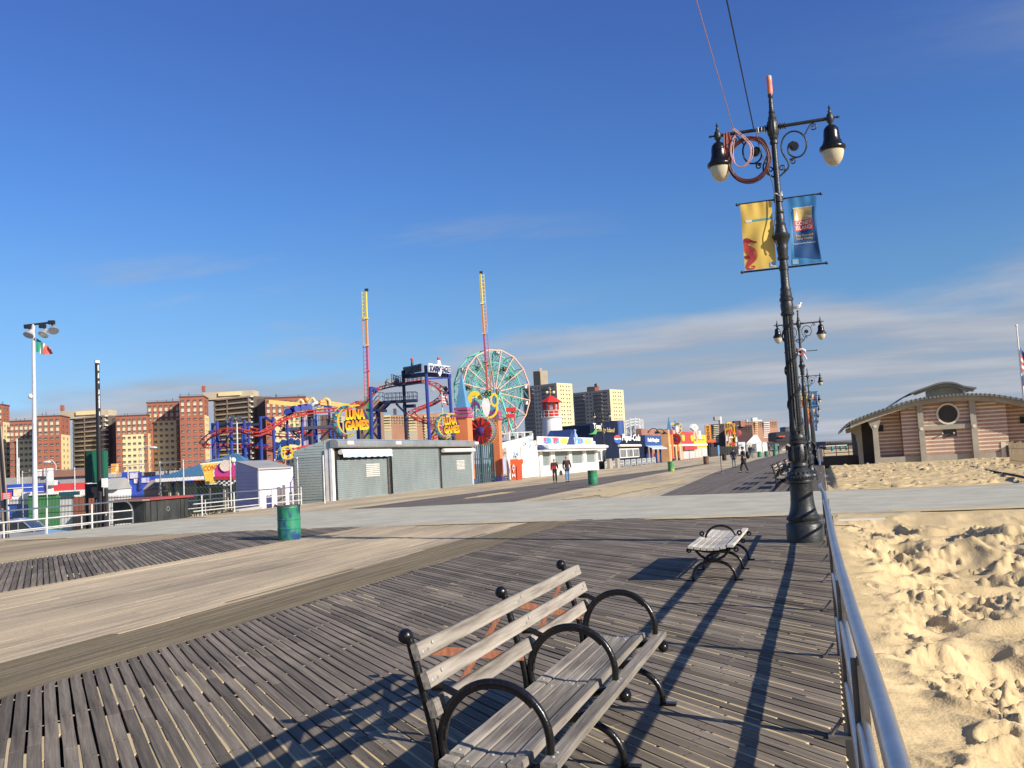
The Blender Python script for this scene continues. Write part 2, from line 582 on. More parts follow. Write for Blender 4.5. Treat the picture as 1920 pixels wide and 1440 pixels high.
    def mesh(s, name, mats, smooth=False):
        me = bpy.data.meshes.new(name)
        me.from_pydata(s.v, [], s.f)
        if not isinstance(mats, (list, tuple)):
            mats = [mats]
        for m in mats:
            me.materials.append(m)
        if len(mats) > 1:
            me.polygons.foreach_set('material_index', s.m)
        if smooth:
            me.polygons.foreach_set('use_smooth', [True] * len(s.f))
            me.set_sharp_from_angle(angle=R(38))
        me.update()
        return me


POS = {}


def tag(o, label=None, cat=None, group=None, kind=None):
    if label:
        o['label'] = label
    if cat:
        o['category'] = cat
    if group:
        o['group'] = group
    if kind:
        o['kind'] = kind
    return o


def thing(name, label, cat, loc=(0, 0, 0), group=None, rz=0.0):
    o = bpy.data.objects.new(name, None)
    C.objects.link(o)
    o.location = loc
    o.rotation_euler = (0, 0, rz)
    o.empty_display_size = 0.2
    tag(o, label, cat, group)
    POS[o.name] = Vector(loc)
    return o


def obj(name, mb, mats, parent=None, smooth=False, kind=None, label=None, cat=None, group=None, world=True):
    """link a builder (or a mesh) as one object; with world=True its coordinates are world metres and are made local to the parent"""
    if isinstance(mb, MB):
        if parent is not None and world:
            p = POS[parent.name]
            mb.v = [(x - p.x, y - p.y, z - p.z) for x, y, z in mb.v]
        me = mb.mesh(name, mats, smooth)
    else:
        me = mb
    o = bpy.data.objects.new(name, me)
    C.objects.link(o)
    if parent is not None:
        o.parent = parent
        POS[o.name] = POS[parent.name]
    else:
        POS[o.name] = Vector((0, 0, 0))
    return tag(o, label, cat, group, kind)


def one(name, mb, mats, label, cat, group=None, smooth=False):
    """a thing that is one mesh: its origin is put at its base"""
    xs, ys, zs = zip(*mb.v)
    b = Vector(((min(xs) + max(xs)) / 2, (min(ys) + max(ys)) / 2, min(zs)))
    mb.v = [(x - b.x, y - b.y, z - b.z) for x, y, z in mb.v]
    o = bpy.data.objects.new(name, mb.mesh(name, mats, smooth))
    C.objects.link(o)
    o.location = b
    POS[o.name] = b
    return tag(o, label, cat, group)


KIDS = {}


def copy_tree(root, loc, rz=None, label=None, group=None, skip=(), scale=None):
    def cp(o, par):
        c = o.copy()
        C.objects.link(c)
        if par is not None:
            c.parent = par
        for ch in o.children:
            if ch.name.split('.')[0] not in skip:
                cp(ch, c)
        return c
    r = cp(root, None)
    r.location = loc
    if rz is not None:
        r.rotation_euler = (0, 0, rz)
    if scale:
        r.scale = (scale,) * 3 if not isinstance(scale, tuple) else scale
    POS[r.name] = Vector(loc)
    if label:
        r['label'] = label
    if group:
        r['group'] = group
    return r


# ---------------------------------------------------------------- lettering (made first, as plain meshes)
TEXTS = {}


def letter(key, body, shear=0.0, bold=0.0, space=1.0, line=1.0):
    cu = bpy.data.curves.new('lettering', 'FONT')
    cu.body = body
    cu.align_x = 'CENTER'
    cu.shear = shear
    cu.offset = bold
    cu.space_character = space
    cu.space_line = line
    cu.extrude = 0.5
    cu.resolution_u = 2
    o = bpy.data.objects.new('lettering', cu)
    C.objects.link(o)
    dg = bpy.context.evaluated_depsgraph_get()
    me = bpy.data.meshes.new_from_object(o.evaluated_get(dg))
    vs = [tuple(v.co) for v in me.vertices]
    fs = [tuple(p.vertices) for p in me.polygons]
    xs, ys = [v[0] for v in vs], [v[1] for v in vs]
    TEXTS[key] = (vs, fs, (min(xs), max(xs), min(ys), max(ys)))
    bpy.data.objects.remove(o)
    bpy.data.curves.remove(cu)
    bpy.data.meshes.remove(me)


for k_, b_, sh_, bo_ in (('coney', 'CONEY', 0, 0.012), ('island', 'ISLAND', 0, 0.012), ('one', 'The One and\nOnly Coney', 0, 0.01),
                         ('url', 'ConeyIslandFunGuide.com', 0, 0.0), ('luna', 'LUNA', 0, 0.06), ('games', 'GAMES', 0, 0.06),
                         ('eagle', "SOARIN' EAGLE", 0, 0.02), ('A', 'A', 0, 0.03), ('T', 'T', 0, 0.03), ('M', 'M', 0, 0.03),
                         ('toms', "Tom's", 0, 0.03), ('ci', 'Coney Island', 0.3, 0.0), ('pepsi', 'Pepsi-Cola', 0.35, 0.03), ('race', 'Ra', 0.25, 0.05),
                         ('atm24', '24', 0, 0.02), ('tbg', 'Paul\u2019s Daughter', 0, 0.05)):
    letter(k_, b_, sh_, bo_)
for ch_ in 'NATHS':
    letter('n' + ch_, ch_, 0, 0.03)


def catmull(pts, n=8, closed=False):
    pts = [Vector(p) for p in pts]
    N = len(pts)
    out = []
    for i in range(N if closed else N - 1):
        g = (lambda k: pts[k % N]) if closed else (lambda k: pts[max(0, min(N - 1, k))])
        a, b, c, d = g(i - 1), g(i), g(i + 1), g(i + 2)
        for k in range(n):
            t = k / n
            out.append(0.5 * ((2 * b) + (c - a) * t + (2 * a - 5 * b + 4 * c - d) * t * t + (3 * b - a - 3 * c + d) * t ** 3))
    if not closed:
        out.append(pts[-1])
    return out


# ---------------------------------------------------------------- figures (grown now while the scene is small, placed later)
def skin_mesh(name, nodes, edges, mats, fingers=()):
    """one continuous surface grown over a skeleton of (x, y, z, radius)"""
    me = bpy.data.meshes.new(name)
    me.from_pydata([n[:3] for n in nodes], edges, [])
    o = bpy.data.objects.new(name, me)
    C.objects.link(o)
    m = o.modifiers.new('skin', 'SKIN')
    m.use_smooth_shade = True
    for i, n in enumerate(nodes):
        me.skin_vertices[0].data[i].radius = (n[3], n[3] * (n[4] if len(n) > 4 else 1))
        me.skin_vertices[0].data[i].use_root = i == 0
    o.modifiers.new('sub', 'SUBSURF').levels = 1
    dg = bpy.context.evaluated_depsgraph_get()
    r = bpy.data.meshes.new_from_object(o.evaluated_get(dg))
    vs = [tuple(v.co) for v in r.vertices]
    fs = [tuple(p.vertices) for p in r.polygons]
    bpy.data.objects.remove(o)
    bpy.data.meshes.remove(me)
    b = MB()
    b.add(vs, fs)
    for pts, rad in fingers:
        b.tube(pts, rad, 5)
    return b.mesh(name, mats, True)


def figure(coat, legs, hair, stride=0.16, bend=0.0, arm=0.0, hem=0.80, lean=0.0, hat=False):
    """meshes of a person facing -y, about 1.74 m tall: {part: mesh}"""
    def L(x, y, z, *r):
        return (x + lean * (z - 0.9), y - bend * max(0, z - 0.9), z, *r)
    sh, kn = 0.175, 0.085
    foot = [(-0.095, -stride, 1), (0.095, stride, -1)]
    body = [L(0, 0, 0.94, 0.135), L(0, 0, 1.15, 0.125), L(0, 0, 1.34, 0.145), L(0, 0.005, 1.485, 0.055), L(0, -0.005, 1.545, 0.06), L(0, -0.015, 1.635, 0.088), L(0, -0.01, 1.715, 0.06)]
    ed = [(0, 1), (1, 2), (2, 3), (3, 4), (4, 5), (5, 6)]
    fing, arms, lg = [], [], []
    for sx, sw in ((-1, 1), (1, -1)):
        i = len(body)
        w = (sx * 0.25, -0.08 + sw * stride * 0.8 - (arm if sx > 0 else 0), 0.90 + (arm if sx > 0 else 0))
        body += [L(sx * sh, 0, 1.415, 0.062), L(sx * 0.235, 0.03 + sw * 0.05, 1.15, 0.046), L(*w, 0.031), L(w[0], w[1] - 0.02, w[2] - 0.08, 0.034)]
        ed += [(2, i), (i, i + 1), (i + 1, i + 2), (i + 2, i + 3)]
        arms.append([body[i], body[i + 1], body[i + 2]])
        h = Vector(body[i + 3][:3])
        for k in range(4):
            p = h + Vector((sx * 0.004, -0.027 + 0.018 * k, -0.03))
            fing.append(([p, p + Vector((-sx * 0.004, -0.004, -0.035)), p + Vector((-sx * 0.016, -0.006, -0.06 + 0.006 * abs(k - 1.5)))], 0.0085))
        fing.append(([h + Vector((0, -0.03, 0.02)), h + Vector((-sx * 0.012, -0.055, -0.01)), h + Vector((-sx * 0.018, -0.055, -0.035))], 0.0095))
    for sx, y, s_ in foot:
        i = len(body)
        body += [(sx * 0.9, 0, 0.88, 0.088), (sx, y * 0.55 - 0.03, 0.50, 0.060), (sx, y + 0.02, 0.10, 0.042), (sx, y - 0.13, 0.035, 0.034)]
        ed += [(0, i), (i, i + 1), (i + 1, i + 2), (i + 2, i + 3)]
        lg.append(body[i:i + 4])
    out = {'body': skin_mesh('body', body, ed, M_skin, fing)}
    c = [L(0, 0, 0.95, 0.168), L(0, 0, 1.15, 0.155), L(0, 0, 1.36, 0.165), L(0, 0.01, 1.47, 0.085), L(0, 0, hem, 0.180)]
    ce = [(0, 1), (1, 2), (2, 3), (0, 4)]
    for a in arms:
        i = len(c)
        c += [(a[0][0] * 1.08, a[0][1], a[0][2], 0.082), (*a[1][:3], 0.066), (*a[2][:3], 0.050)]
        ce += [(2, i), (i, i + 1), (i + 1, i + 2)]
    out['coat'] = skin_mesh('coat', c, ce, coat)
    t_ = [(0, 0, 0.93, 0.145)]
    te = []
    for q in lg:
        i = len(t_)
        t_ += [(*q[0][:3], 0.102), (*q[1][:3], 0.075), (q[2][0], q[2][1], 0.09, 0.062)]
        te += [(0, i), (i, i + 1), (i + 1, i + 2)]
    out['trousers'] = skin_mesh('trousers', t_, te, legs)
    b = MB()
    for q in lg:
        b.tube([(q[2][0], q[2][1] + 0.06, 0.045), (q[2][0], q[2][1] - 0.05, 0.05), (q[3][0], q[3][1] - 0.03, 0.035)], [0.045, 0.052, 0.038], 8)
    out['shoes'] = b.mesh('shoes', M_black, True)
    b = MB()
    hx, hy = lean * 0.75, -bend * 0.75
    b.sphere((hx, hy + 0.012, 1.665), 0.108, 12, 8, (0.92, 1.0, 0.95))
    b.v = [(x, y + (0.035 if (y - hy) < -0.02 and z < 1.70 else 0), max(z, 1.60 if y - hy > 0 else 1.675)) for x, y, z in b.v]
    out['hair'] = b.mesh('hair', hair, True)
    if hat:
        b = MB()
        b.lathe([(0.125, 1.69), (0.118, 1.72), (0.10, 1.77), (0.03, 1.79)], 14, (hx, hy, 0))
        out['hat'] = b.mesh('hat', M_black, True)
    b = MB()
    z0 = 1.635
    b.add([(hx - 0.013, hy - 0.098, z0 - 0.03), (hx + 0.013, hy - 0.098, z0 - 0.03), (hx, hy - 0.128, z0 - 0.025), (hx, hy - 0.10, z0 + 0.02)], [(0, 1, 2), (0, 2, 3), (1, 3, 2)])
    for sx in (-1, 1):
        b.sphere((hx + sx * 0.034, hy - 0.090, z0 + 0.015), 0.012, 6, 4)
        b.sphere((hx + sx * 0.092, hy, z0), 0.022, 6, 4, (0.5, 1, 1.3))
    b.box((hx, hy - 0.097, z0 - 0.055), (0.045, 0.012, 0.010))
    out['face'] = b.mesh('face', mat('face tone', (0.42, 0.23, 0.17), 0.6))
    return out


M_jeans = mat('blue jeans', (0.16, 0.26, 0.42), 0.8, 0, (0.10, 0.17, 0.30), 6.0)
M_plum = mat('dark plum wool', (0.035, 0.015, 0.022), 0.8)
M_greyt = mat('grey trousers', (0.20, 0.21, 0.21), 0.8)
M_midnight = mat('midnight blue jacket', (0.010, 0.014, 0.035), 0.6)
M_hairs = [mat('fair hair', (0.62, 0.48, 0.30), 0.7), mat('grey hair', (0.42, 0.38, 0.34), 0.7), M_black]
FIG = {
    'woman': figure(M_black, M_black, M_hairs[0], 0.14, 0, 0.10, 0.86),
    'man': figure(M_plum, M_jeans, M_hairs[1], 0.12, 0, 0.05, 0.82),
    'hooded': figure(M_midnight, M_greyt, M_midnight, 0.10, 0.06, 0.02, 0.84),
    'coated': figure(M_black, M_black, M_black, 0.22, 0.05, 0.30, 0.58, 0.0, True),
    'far': figure(mat('red jacket', (0.40, 0.05, 0.06), 0.7), M_jeans, M_black, 0.08, 0, 0, 0.84),
}


# ---------------------------------------------------------------- the setting: lots, beach, boardwalk, paths, sand
def sheet(poly, z, th=0.05):
    b = MB()
    b.prism([(x, y) for x, y in poly], th, (0, 0, z - th / 2), VX, VY)
    return b


b = MB()
b.bx((-1500, -60, -2.6), (-26.75, 2500, -1.9))
obj('ground', b, M_ground, kind='structure')
b = MB()
b.bx((0.16, 66, -0.9), (2500, 4000, -0.30))
b.bx((14, -60, -1.4), (900, 66, -0.62))
b.bx((0.16, -60, -1.6), (14, 66, -1.15))
obj('beach', b, M_sand, kind='structure')

# the boardwalk: a deep frame, with boards along Y on its middle and outer strips
b = MB()
b.bx((-26.75, -30, -1.9), (0.12, 460, -0.10), 0)
b.bx((-12.99, -30, -0.10), (-6.52, 24.6, -0.007), 1)
b.bx((-26.70, -30, -0.10), (-18.05, 24.6, 0.0), 4)
b.bx((-26.72, 24.62, -0.10), (0.10, 460, -0.002), 3)
obj('boardwalk', b, [M_under, M_sandfill, M_brown, M_fardeck, M_outer], kind='structure')
bw = bpy.data.objects['boardwalk']
r = random.Random(21)
b = MB()
for k in range(-124, -62):
    x0, x1 = k * 0.105 + r.uniform(0.002, 0.006), (k + 1) * 0.105 - r.uniform(0.001, 0.004)
    if x0 < -13.0 or x1 > -6.5:
        continue
    y = -6 - r.uniform(0, 4)
    while y < 24.6:
        L = r.choice((2.44, 3.05, 3.66, 4.27))
        z, tl = r.uniform(-0.003, 0.003), r.uniform(-0.0015, 0.0015)
        e = min(y + L - 0.004, 24.6)
        m_ = 1 if x0 > -7.8 + 0.1 * math.sin(y) else 0
        b.add([(x0, y, -0.03), (x1, y, -0.03), (x1, e, -0.03), (x0, e, -0.03), (x0, y, z - tl), (x1, y, z + tl), (x1, e, z + tl), (x0, e, z - tl)],
              [(4, 5, 6, 7), (0, 1, 5, 4), (1, 2, 6, 5), (2, 3, 7, 6), (3, 0, 4, 7)], m_)
        y += L
obj('planks', b, [M_deck, M_brown], bw, kind='stuff')
b = sheet([(-6.21, 36.5), (-6.73, 49), (-7.8, 72), (-9.0, 137), (-9.2, 300), (-9.0, 455), (0.06, 455), (0.06, 36.0)], 0.006, 0.012)
obj('boardwalk_grey_strip', b, M_fardark, kind='structure')
b = sheet([(-12.3, 36.5), (-12.8, 60), (-13.3, 90), (-13.8, 130), (-14.3, 130), (-15.1, 95), (-17.4, 71), (-18.5, 58), (-19.2, 48), (-19.6, 36.3)], 0.006, 0.012)
obj('boardwalk_grey_strip', b, M_fardark, kind='structure')
def ragged(poly, amp, seed, step=0.5):
    rr_ = random.Random(seed)
    out = []
    for (xa, ya), (xb, yb) in zip(poly, poly[1:] + poly[:1]):
        n_ = max(1, int(math.hypot(xb - xa, yb - ya) / step))
        out += [(xa + (xb - xa) * i / n_, ya + (yb - ya) * i / n_ + (rr_.uniform(-amp, amp) if i else 0)) for i in range(n_)]
    return out


b = sheet(ragged([(-26.2, 23.6), (-23, 24.3), (-20.6, 24.4), (-17, 24.9), (-13.9, 25.1), (-10, 25.0), (-6.5, 24.95), (-3, 24.3), (0.1, 23.9),
           (6, 24.0), (14, 24.4), (60, 26), (60, 38), (14, 35.6), (6, 35.4), (0.1, 35.6), (-1.3, 36.4), (-6.2, 36.8), (-14.2, 36.7), (-19.2, 35.3), (-23.5, 34.8), (-26.2, 32.5)], 0.09, 4), 0.014, 0.05)
b.v = [(x, y, z if x < 0.5 else z - 0.0) for x, y, z in b.v]
obj('concrete_path', b, M_conc, kind='structure')

# herringbone planks at 45 degrees, one object each where they show largest
PW, PITCH, TH = 0.0868, 0.103, 0.042
SQ = math.sqrt(0.5)


def plank_mesh(x0, x1, cut0, cut1, seed, nseg=4):
    r = random.Random(seed)
    vs, fs = [], []
    w = PW / 2 - r.uniform(0, 0.003)
    for i in range(nseg + 1):
        t = x0 + (x1 - x0) * i / nseg
        dy = r.uniform(-0.0028, 0.0028)
        dz = r.uniform(-0.0022, 0.0022)
        tw = r.uniform(-0.0018, 0.0018)
        k0 = (i == 0 and cut0) or (i == nseg and cut1)
        for (yy, zz) in ((-w, -TH), (w, -TH), (w, dz + tw), (-w, dz - tw)):
            e = 0.003 if i == 0 else (-0.003 if i == nseg else 0)
            vs.append((t + e - (yy if k0 else 0), yy + dy, zz))
    for i in range(nseg):
        a = 4 * i
        for k in range(4):
            fs.append((a + k, a + 4 + k, a + 4 + (k + 1) % 4, a + (k + 1) % 4))
    fs += [(0, 1, 2, 3), (4 * nseg + 3, 4 * nseg + 2, 4 * nseg + 1, 4 * nseg)]
    return vs, fs


def decking(x_left, width, y0, y1, n_single, seed, label_name):
    r = random.Random(seed)
    L = width / SQ
    root = bpy.data.objects.new(label_name, None)
    C.objects.link(root)
    root.location = (x_left, 0, 0)
    POS[root.name] = Vector((x_left, 0, 0))
    root['kind'] = 'structure'
    pats = []
    for k in range(6):
        if L > 8:
            a = r.choice((1.6, 2.45, 3.05, 3.6, 2.0))
            c = a + r.choice((3.05, 3.66))
            cuts = [0, a, c, L]
        else:
            cuts = [0, r.choice((2.4, 3.6, 4.3, 3.05)), L]
        pats.append([[plank_mesh(cuts[i], cuts[i + 1], i == 0, i == len(cuts) - 2, seed * 100 + k * 10 + i + 1000 * j) for i in range(len(cuts) - 1)] for j in range(2)])
    shared = {}
    far = MB()
    sand_fill = MB()
    nails = MB()
    y, row = y0, 0
    dy = PITCH / SQ
    ex, ey = Vector((SQ, -SQ, 0)), Vector((SQ, SQ, 0))
    singles = 0
    while y < y1:
        k, j = r.randrange(6), r.randrange(2)
        base = Vector((0, y, r.uniform(-0.002, 0.0015)))
        for i, (vs, fs) in enumerate(pats[k][j]):
            if singles < n_single:
                if (k, j, i) not in shared:
                    me = bpy.data.meshes.new('plank')
                    me.from_pydata(vs, [], fs)
                    me.materials.append(M_plank)
                    shared[(k, j, i)] = me
                o = bpy.data.objects.new('plank', shared[(k, j, i)])
                C.objects.link(o)
                o.parent = root
                o.location = base
                o.rotation_euler = (0, 0, -math.pi / 4)
                singles += 1
            else:
                # same frame, written out: local x along the plank, y across the rows
                off = Vector((base.x * SQ - base.y * SQ, base.x * SQ + base.y * SQ, base.z))
                far.add([(a + off.x, c + off.y, d + off.z) for a, c, d in vs], fs)
        # sand lying in the joint above this row
        t = 0.05
        off = Vector((-y * SQ, y * SQ, 0))
        while t < L - 0.1:
            wx, wy = x_left + t * SQ, y - t * SQ
            d = 0.9 / SQ
            near_rail = 0.34 * max(0.0, 1 - abs(wx) / 3.2) * (1 if wy < 13 else 0.4) if x_left > -10 else 0
            nn = mnoise.noise(Vector((wx * 0.55, wy * 0.55, 3.3))) + 0.55 * mnoise.noise(Vector((wx * 1.7, wy * 1.7, 9.1)))
            ln = r.uniform(0.25, 1.0)
            if nn + near_rail * 2.4 + (0.07 if (wx < -2 and wy < 6.6) else 0) - (0.2 if wx < -10 else 0) > 0.36:
                z = -r.uniform(0.001, 0.009)
                h = (PITCH - PW) / 2 + 0.004
                m = PITCH / 2
                e = min(t + ln, L - 0.05)
                sand_fill.add([(a + off.x, c + off.y, zz) for a, c, zz in
                               ((t, m - h, z - 0.02), (e, m - h, z - 0.02), (e, m + h, z - 0.02), (t, m + h, z - 0.02),
                                (t + 0.02, m - h, z), (e - 0.02, m - h, z), (e - 0.02, m + h, z), (t + 0.02, m + h, z))],
                              [(4, 5, 6, 7), (0, 1, 5, 4), (1, 2, 6, 5), (2, 3, 7, 6), (3, 0, 4, 7)])
            t += ln
        js = 0.12
        while js < width:
            if r.random() < 0.75:
                t = js / SQ + r.uniform(-0.03, 0.03)
                h, m, z, e = (PITCH - PW) / 2 + 0.004, PITCH / 2, -r.uniform(0.001, 0.008), r.uniform(0.025, 0.06)
                sand_fill.add([(a + off.x, c + off.y, zz) for a, c, zz in ((t, m - h, z), (t + e, m - h, z), (t + e, m + h, z), (t, m + h, z))], [(0, 1, 2, 3)])
            js += 0.92
        for js in (0.14, 1.06, 1.98, 2.9, 3.82, 4.74, 5.66):
            if js < width and y < 20:
                for e in (-0.022, 0.024):
                    t = js / SQ + r.uniform(-0.02, 0.02)
                    nails.add([(a + off.x, c + off.y, 0.0042) for a, c in ((t - 0.006, e - 0.006), (t + 0.006, e - 0.006), (t + 0.006, e + 0.006), (t - 0.006, e + 0.006))], [(0, 1, 2, 3)])
        y += dy
        row += 1
    if far.v:
        o = obj('planks', far, M_plank, root, kind='stuff', world=False)
        o.rotation_euler = (0, 0, -math.pi / 4)
    o = obj('sand_in_joints', sand_fill, M_sandfill, root, kind='stuff', world=False)
    o.rotation_euler = (0, 0, -math.pi / 4)
    o = obj('nail_heads', nails, M_steel2, root, kind='stuff', world=False)
    o.rotation_euler = (0, 0, -math.pi / 4)
    return root


decking(-6.5, 6.5, 5.4, 31.5, 300, 3, 'herringbone_decking')
decking(-18.0, 5.0, 16.2, 30.2, 300, 8, 'herringbone_decking')


# sand in dunes and footprints
def vnoise(x, y, seed=0):
    xi, yi = np.floor(x), np.floor(y)
    fx, fy = x - xi, y - yi
    fx, fy = fx * fx * fx * (fx * (fx * 6 - 15) + 10), fy * fy * fy * (fy * (fy * 6 - 15) + 10)

    def h(a, c):
        q = np.sin(a * 127.1 + c * 311.7 + seed * 74.7) * 43758.5453
        return q - np.floor(q)
    return (h(xi, yi) * (1 - fx) + h(xi + 1, yi) * fx) * (1 - fy) + (h(xi, yi + 1) * (1 - fx) + h(xi + 1, yi + 1) * fx) * fy


def fbm(x, y, o=4, seed=0, g=0.5):
    t, a, n = 0, 1.0, 0
    for i in range(o):
        t = t + a * vnoise(x * 2 ** i + 17.3 * i, y * 2 ** i - 9.1 * i, seed + i)
        n += a
        a *= g
    return t / n


def sstep(x, a, c):
    t = np.clip((x - a) / (c - a), 0, 1)
    return t * t * (3 - 2 * t)


def dents(Xg, Yg, Z, pts):
    for (px, py, rx, ry, ang, dep) in pts:
        R_ = max(rx, ry) * 2.6
        i0, i1 = np.searchsorted(Xg, (px - R_, px + R_))
        j0, j1 = np.searchsorted(Yg, (py - R_, py + R_))
        if i1 <= i0 or j1 <= j0:
            continue
        gx, gy = np.meshgrid(Xg[i0:i1] - px, Yg[j0:j1] - py)
        u = (gx * math.cos(ang) + gy * math.sin(ang)) / rx
        w = (-gx * math.sin(ang) + gy * math.cos(ang)) / ry
        q = u * u + w * w
        Z[j0:j1, i0:i1] += dep * (-np.exp(-q * 1.4) + 0.62 * np.exp(-(np.sqrt(q) - 1.25) ** 2 * 5) * (0.55 + 0.45 * np.tanh(-u * 1.5)))


def grid_obj(name, Xg, Yg, Z, m):
    ny, nx = Z.shape
    gx, gy = np.meshgrid(Xg, Yg)
    co = np.stack([gx, gy, Z], -1).reshape(-1, 3).astype(np.float32)
    idx = np.arange(nx * ny).reshape(ny, nx)
    q = np.stack([idx[:-1, :-1], idx[:-1, 1:], idx[1:, 1:], idx[1:, :-1]], -1).reshape(-1, 4).astype(np.int32)
    me = bpy.data.meshes.new(name)
    me.vertices.add(len(co))
    me.vertices.foreach_set('co', co.ravel())
    me.loops.add(q.size)
    me.loops.foreach_set('vertex_index', q.ravel())
    me.polygons.add(len(q))
    me.polygons.foreach_set('loop_start', np.arange(0, q.size, 4, dtype=np.int32))
    me.polygons.foreach_set('use_smooth', np.ones(len(q), bool))
    me.materials.append(m)
    me.update(calc_edges=True)
    return obj(name, me, None, kind='structure')


Yg = 1.2 * np.exp(np.arange(0, 640) * 0.00474)
Yg = Yg[Yg < 24.6]
Xg = 0.125 + 15.5 * (np.arange(0, 460) / 459.0) ** 1.55
gx, gy = np.meshgrid(Xg, Yg)
wpx, wpy = gx + 0.7 * (fbm(gx * 0.8, gy * 0.8, 3, 40) - 0.5), gy + 0.7 * (fbm(gx * 0.8, gy * 0.8, 3, 50) - 0.5)
Z = -0.07 - 0.40 * sstep(gx, 0.12, 1.5) + 0.30 * sstep(gx, 2.6, 8)
big = fbm(wpx * 0.42, wpy * 0.36, 3, 1) - 0.5
Z += 1.05 * big * sstep(gx, 0.25, 1.6)
n1 = fbm(wpx * 0.95, wpy * 1.05, 3, 7)
ridge = 1 - np.abs(2 * n1 - 1)
Z += 0.20 * (ridge ** 3.0 - 0.3) * sstep(gx, 0.2, 1.0)
msk = sstep(fbm(gx * 0.6, gy * 0.6, 2, 23), 0.47, 0.64) * sstep(gx, 0.25, 0.9)
n2 = fbm(wpx * 2.6, wpy * 2.9, 4, 11, 0.55)
Z += 0.17 * msk * (np.floor(n2 * 6) / 6 * 0.55 + n2 * 0.45 - 0.5)
Z += 0.030 * msk * (fbm(gx * 9, gy * 9, 3, 31) - 0.5)
Z += 0.020 * (fbm(gx * 3.5, gy * 14, 3, 37) - 0.5) + 0.035 * (fbm(gx * 5, gy * 6, 3, 71) - 0.5) * sstep(gx, 0.15, 0.5)
fine = fbm(wpx * 7.5, wpy * 7.5, 3, 77)
Z += 0.22 * np.maximum(0, fine - 0.52) * msk
rock = sstep(fbm(wpx * 1.3, wpy * 1.3, 3, 91), 0.555, 0.64) * sstep(gx, 0.4, 1.1)
cl = fbm(wpx * 5.2, wpy * 5.2, 4, 95, 0.6)
Z += rock * (0.10 * np.abs(2 * cl - 1) + 0.10 * (np.floor(cl * 9) / 9 - 0.5))
rs = random.Random(5)
pts = []
for _ in range(300):
    x = 0.38 + 10 * rs.random() ** 1.5
    y = 2.2 + 21 * rs.random()
    pts.append((x, y, rs.uniform(0.04, 0.085), rs.uniform(0.07, 0.16), rs.uniform(0, 3.1), rs.uniform(0.02, 0.06)))
for _ in range(16):
    pts.append((1.0 + 8 * rs.random(), 3 + 20 * rs.random(), rs.uniform(0.2, 0.45), rs.uniform(0.3, 0.7), rs.uniform(0, 3.1), rs.uniform(0.08, 0.15)))
dents(Xg, Yg, Z, pts)
edge = sstep(gy, 20.5, 24.0)
Z = Z * (1 - edge) + edge * (-0.005 + 0.05 * (fbm(gx * 1.4, gy * 1.4, 3, 61) - 0.5))
Z = np.minimum(Z, 0.30)
near = sstep(gx, 0.13, 0.5)
Z = np.where(gx < 0.5, np.minimum(Z, -0.03 + 0.1 * near), Z)
grid_obj('sand_dunes', Xg, Yg, Z, M_sand)

Xg = np.linspace(0.12, 24, 230)
Yg = 35.0 + 33.0 * (np.arange(0, 260) / 259.0) ** 1.2
gx, gy = np.meshgrid(Xg, Yg)
Z = 0.02 + 0.16 * sstep(gy, 36, 46) + 0.16 * (fbm(gx * 0.3, gy * 0.3, 3, 2) - 0.5) + 0.08 * (fbm(gx * 1.5, gy * 1.5, 3, 5) - 0.5) - 0.05 * sstep(gx, 0.1, -0.2)
pts = []
for _ in range(1500):
    pts.append((0.3 + 21 * rs.random(), 36 + 30 * rs.random(), rs.uniform(0.10, 0.16), rs.uniform(0.14, 0.30), rs.uniform(0, 3.1), rs.uniform(0.09, 0.20)))
dents(Xg, Yg, Z, pts)
e2 = sstep(gy, 35.0, 36.6)
Z = -0.02 * (1 - e2) + Z * e2
Z = np.where(gx < 0.4, np.minimum(Z, -0.02), Z)
grid_obj('sand_bank', Xg, Yg, Z, M_sand)

# thin drifts of sand blown over the far boards and along the path
b = MB()
for (cx, cy, lx, ly, sd_) in ((-9.4, 33.0 + 12, 1.4, 7.0, 1), (-8.2, 52, 0.5, 6, 2), (-16.4, 46, 0.5, 3.5, 3), (-11.0, 75, 0.5, 9, 4), (-24.0, 34.4, 2.2, 0.9, 5), (-2.2, 24.15, 2.3, 0.32, 6), (-9.2, 24.75, 2.6, 0.22, 7), (-24.6, 24.0, 1.8, 0.3, 8), (3.2, 24.2, 3.0, 0.35, 9), (8.5, 24.4, 2.5, 0.4, 10), (5, 35.5, 4, 0.3, 11)):
    rr = random.Random(sd_)
    K = 26
    ring_ = []
    for k in range(K):
        a = 2 * math.pi * k / K
        q = 1 + rr.uniform(-0.28, 0.28)
        ring_.append((cx + lx * q * math.cos(a), cy + ly * q * math.sin(a), (0.004 if cx > -0.5 and cy < 20 else 0.019) if cy < 37 else 0.015))
    b.add([(cx, cy, 0.012 if cx > -0.5 and cy < 20 else 0.024)] + ring_, [(0, 1 + k, 1 + (k + 1) % K) for k in range(K)])
obj('sand_drifts', b, M_sandfill, kind='stuff')


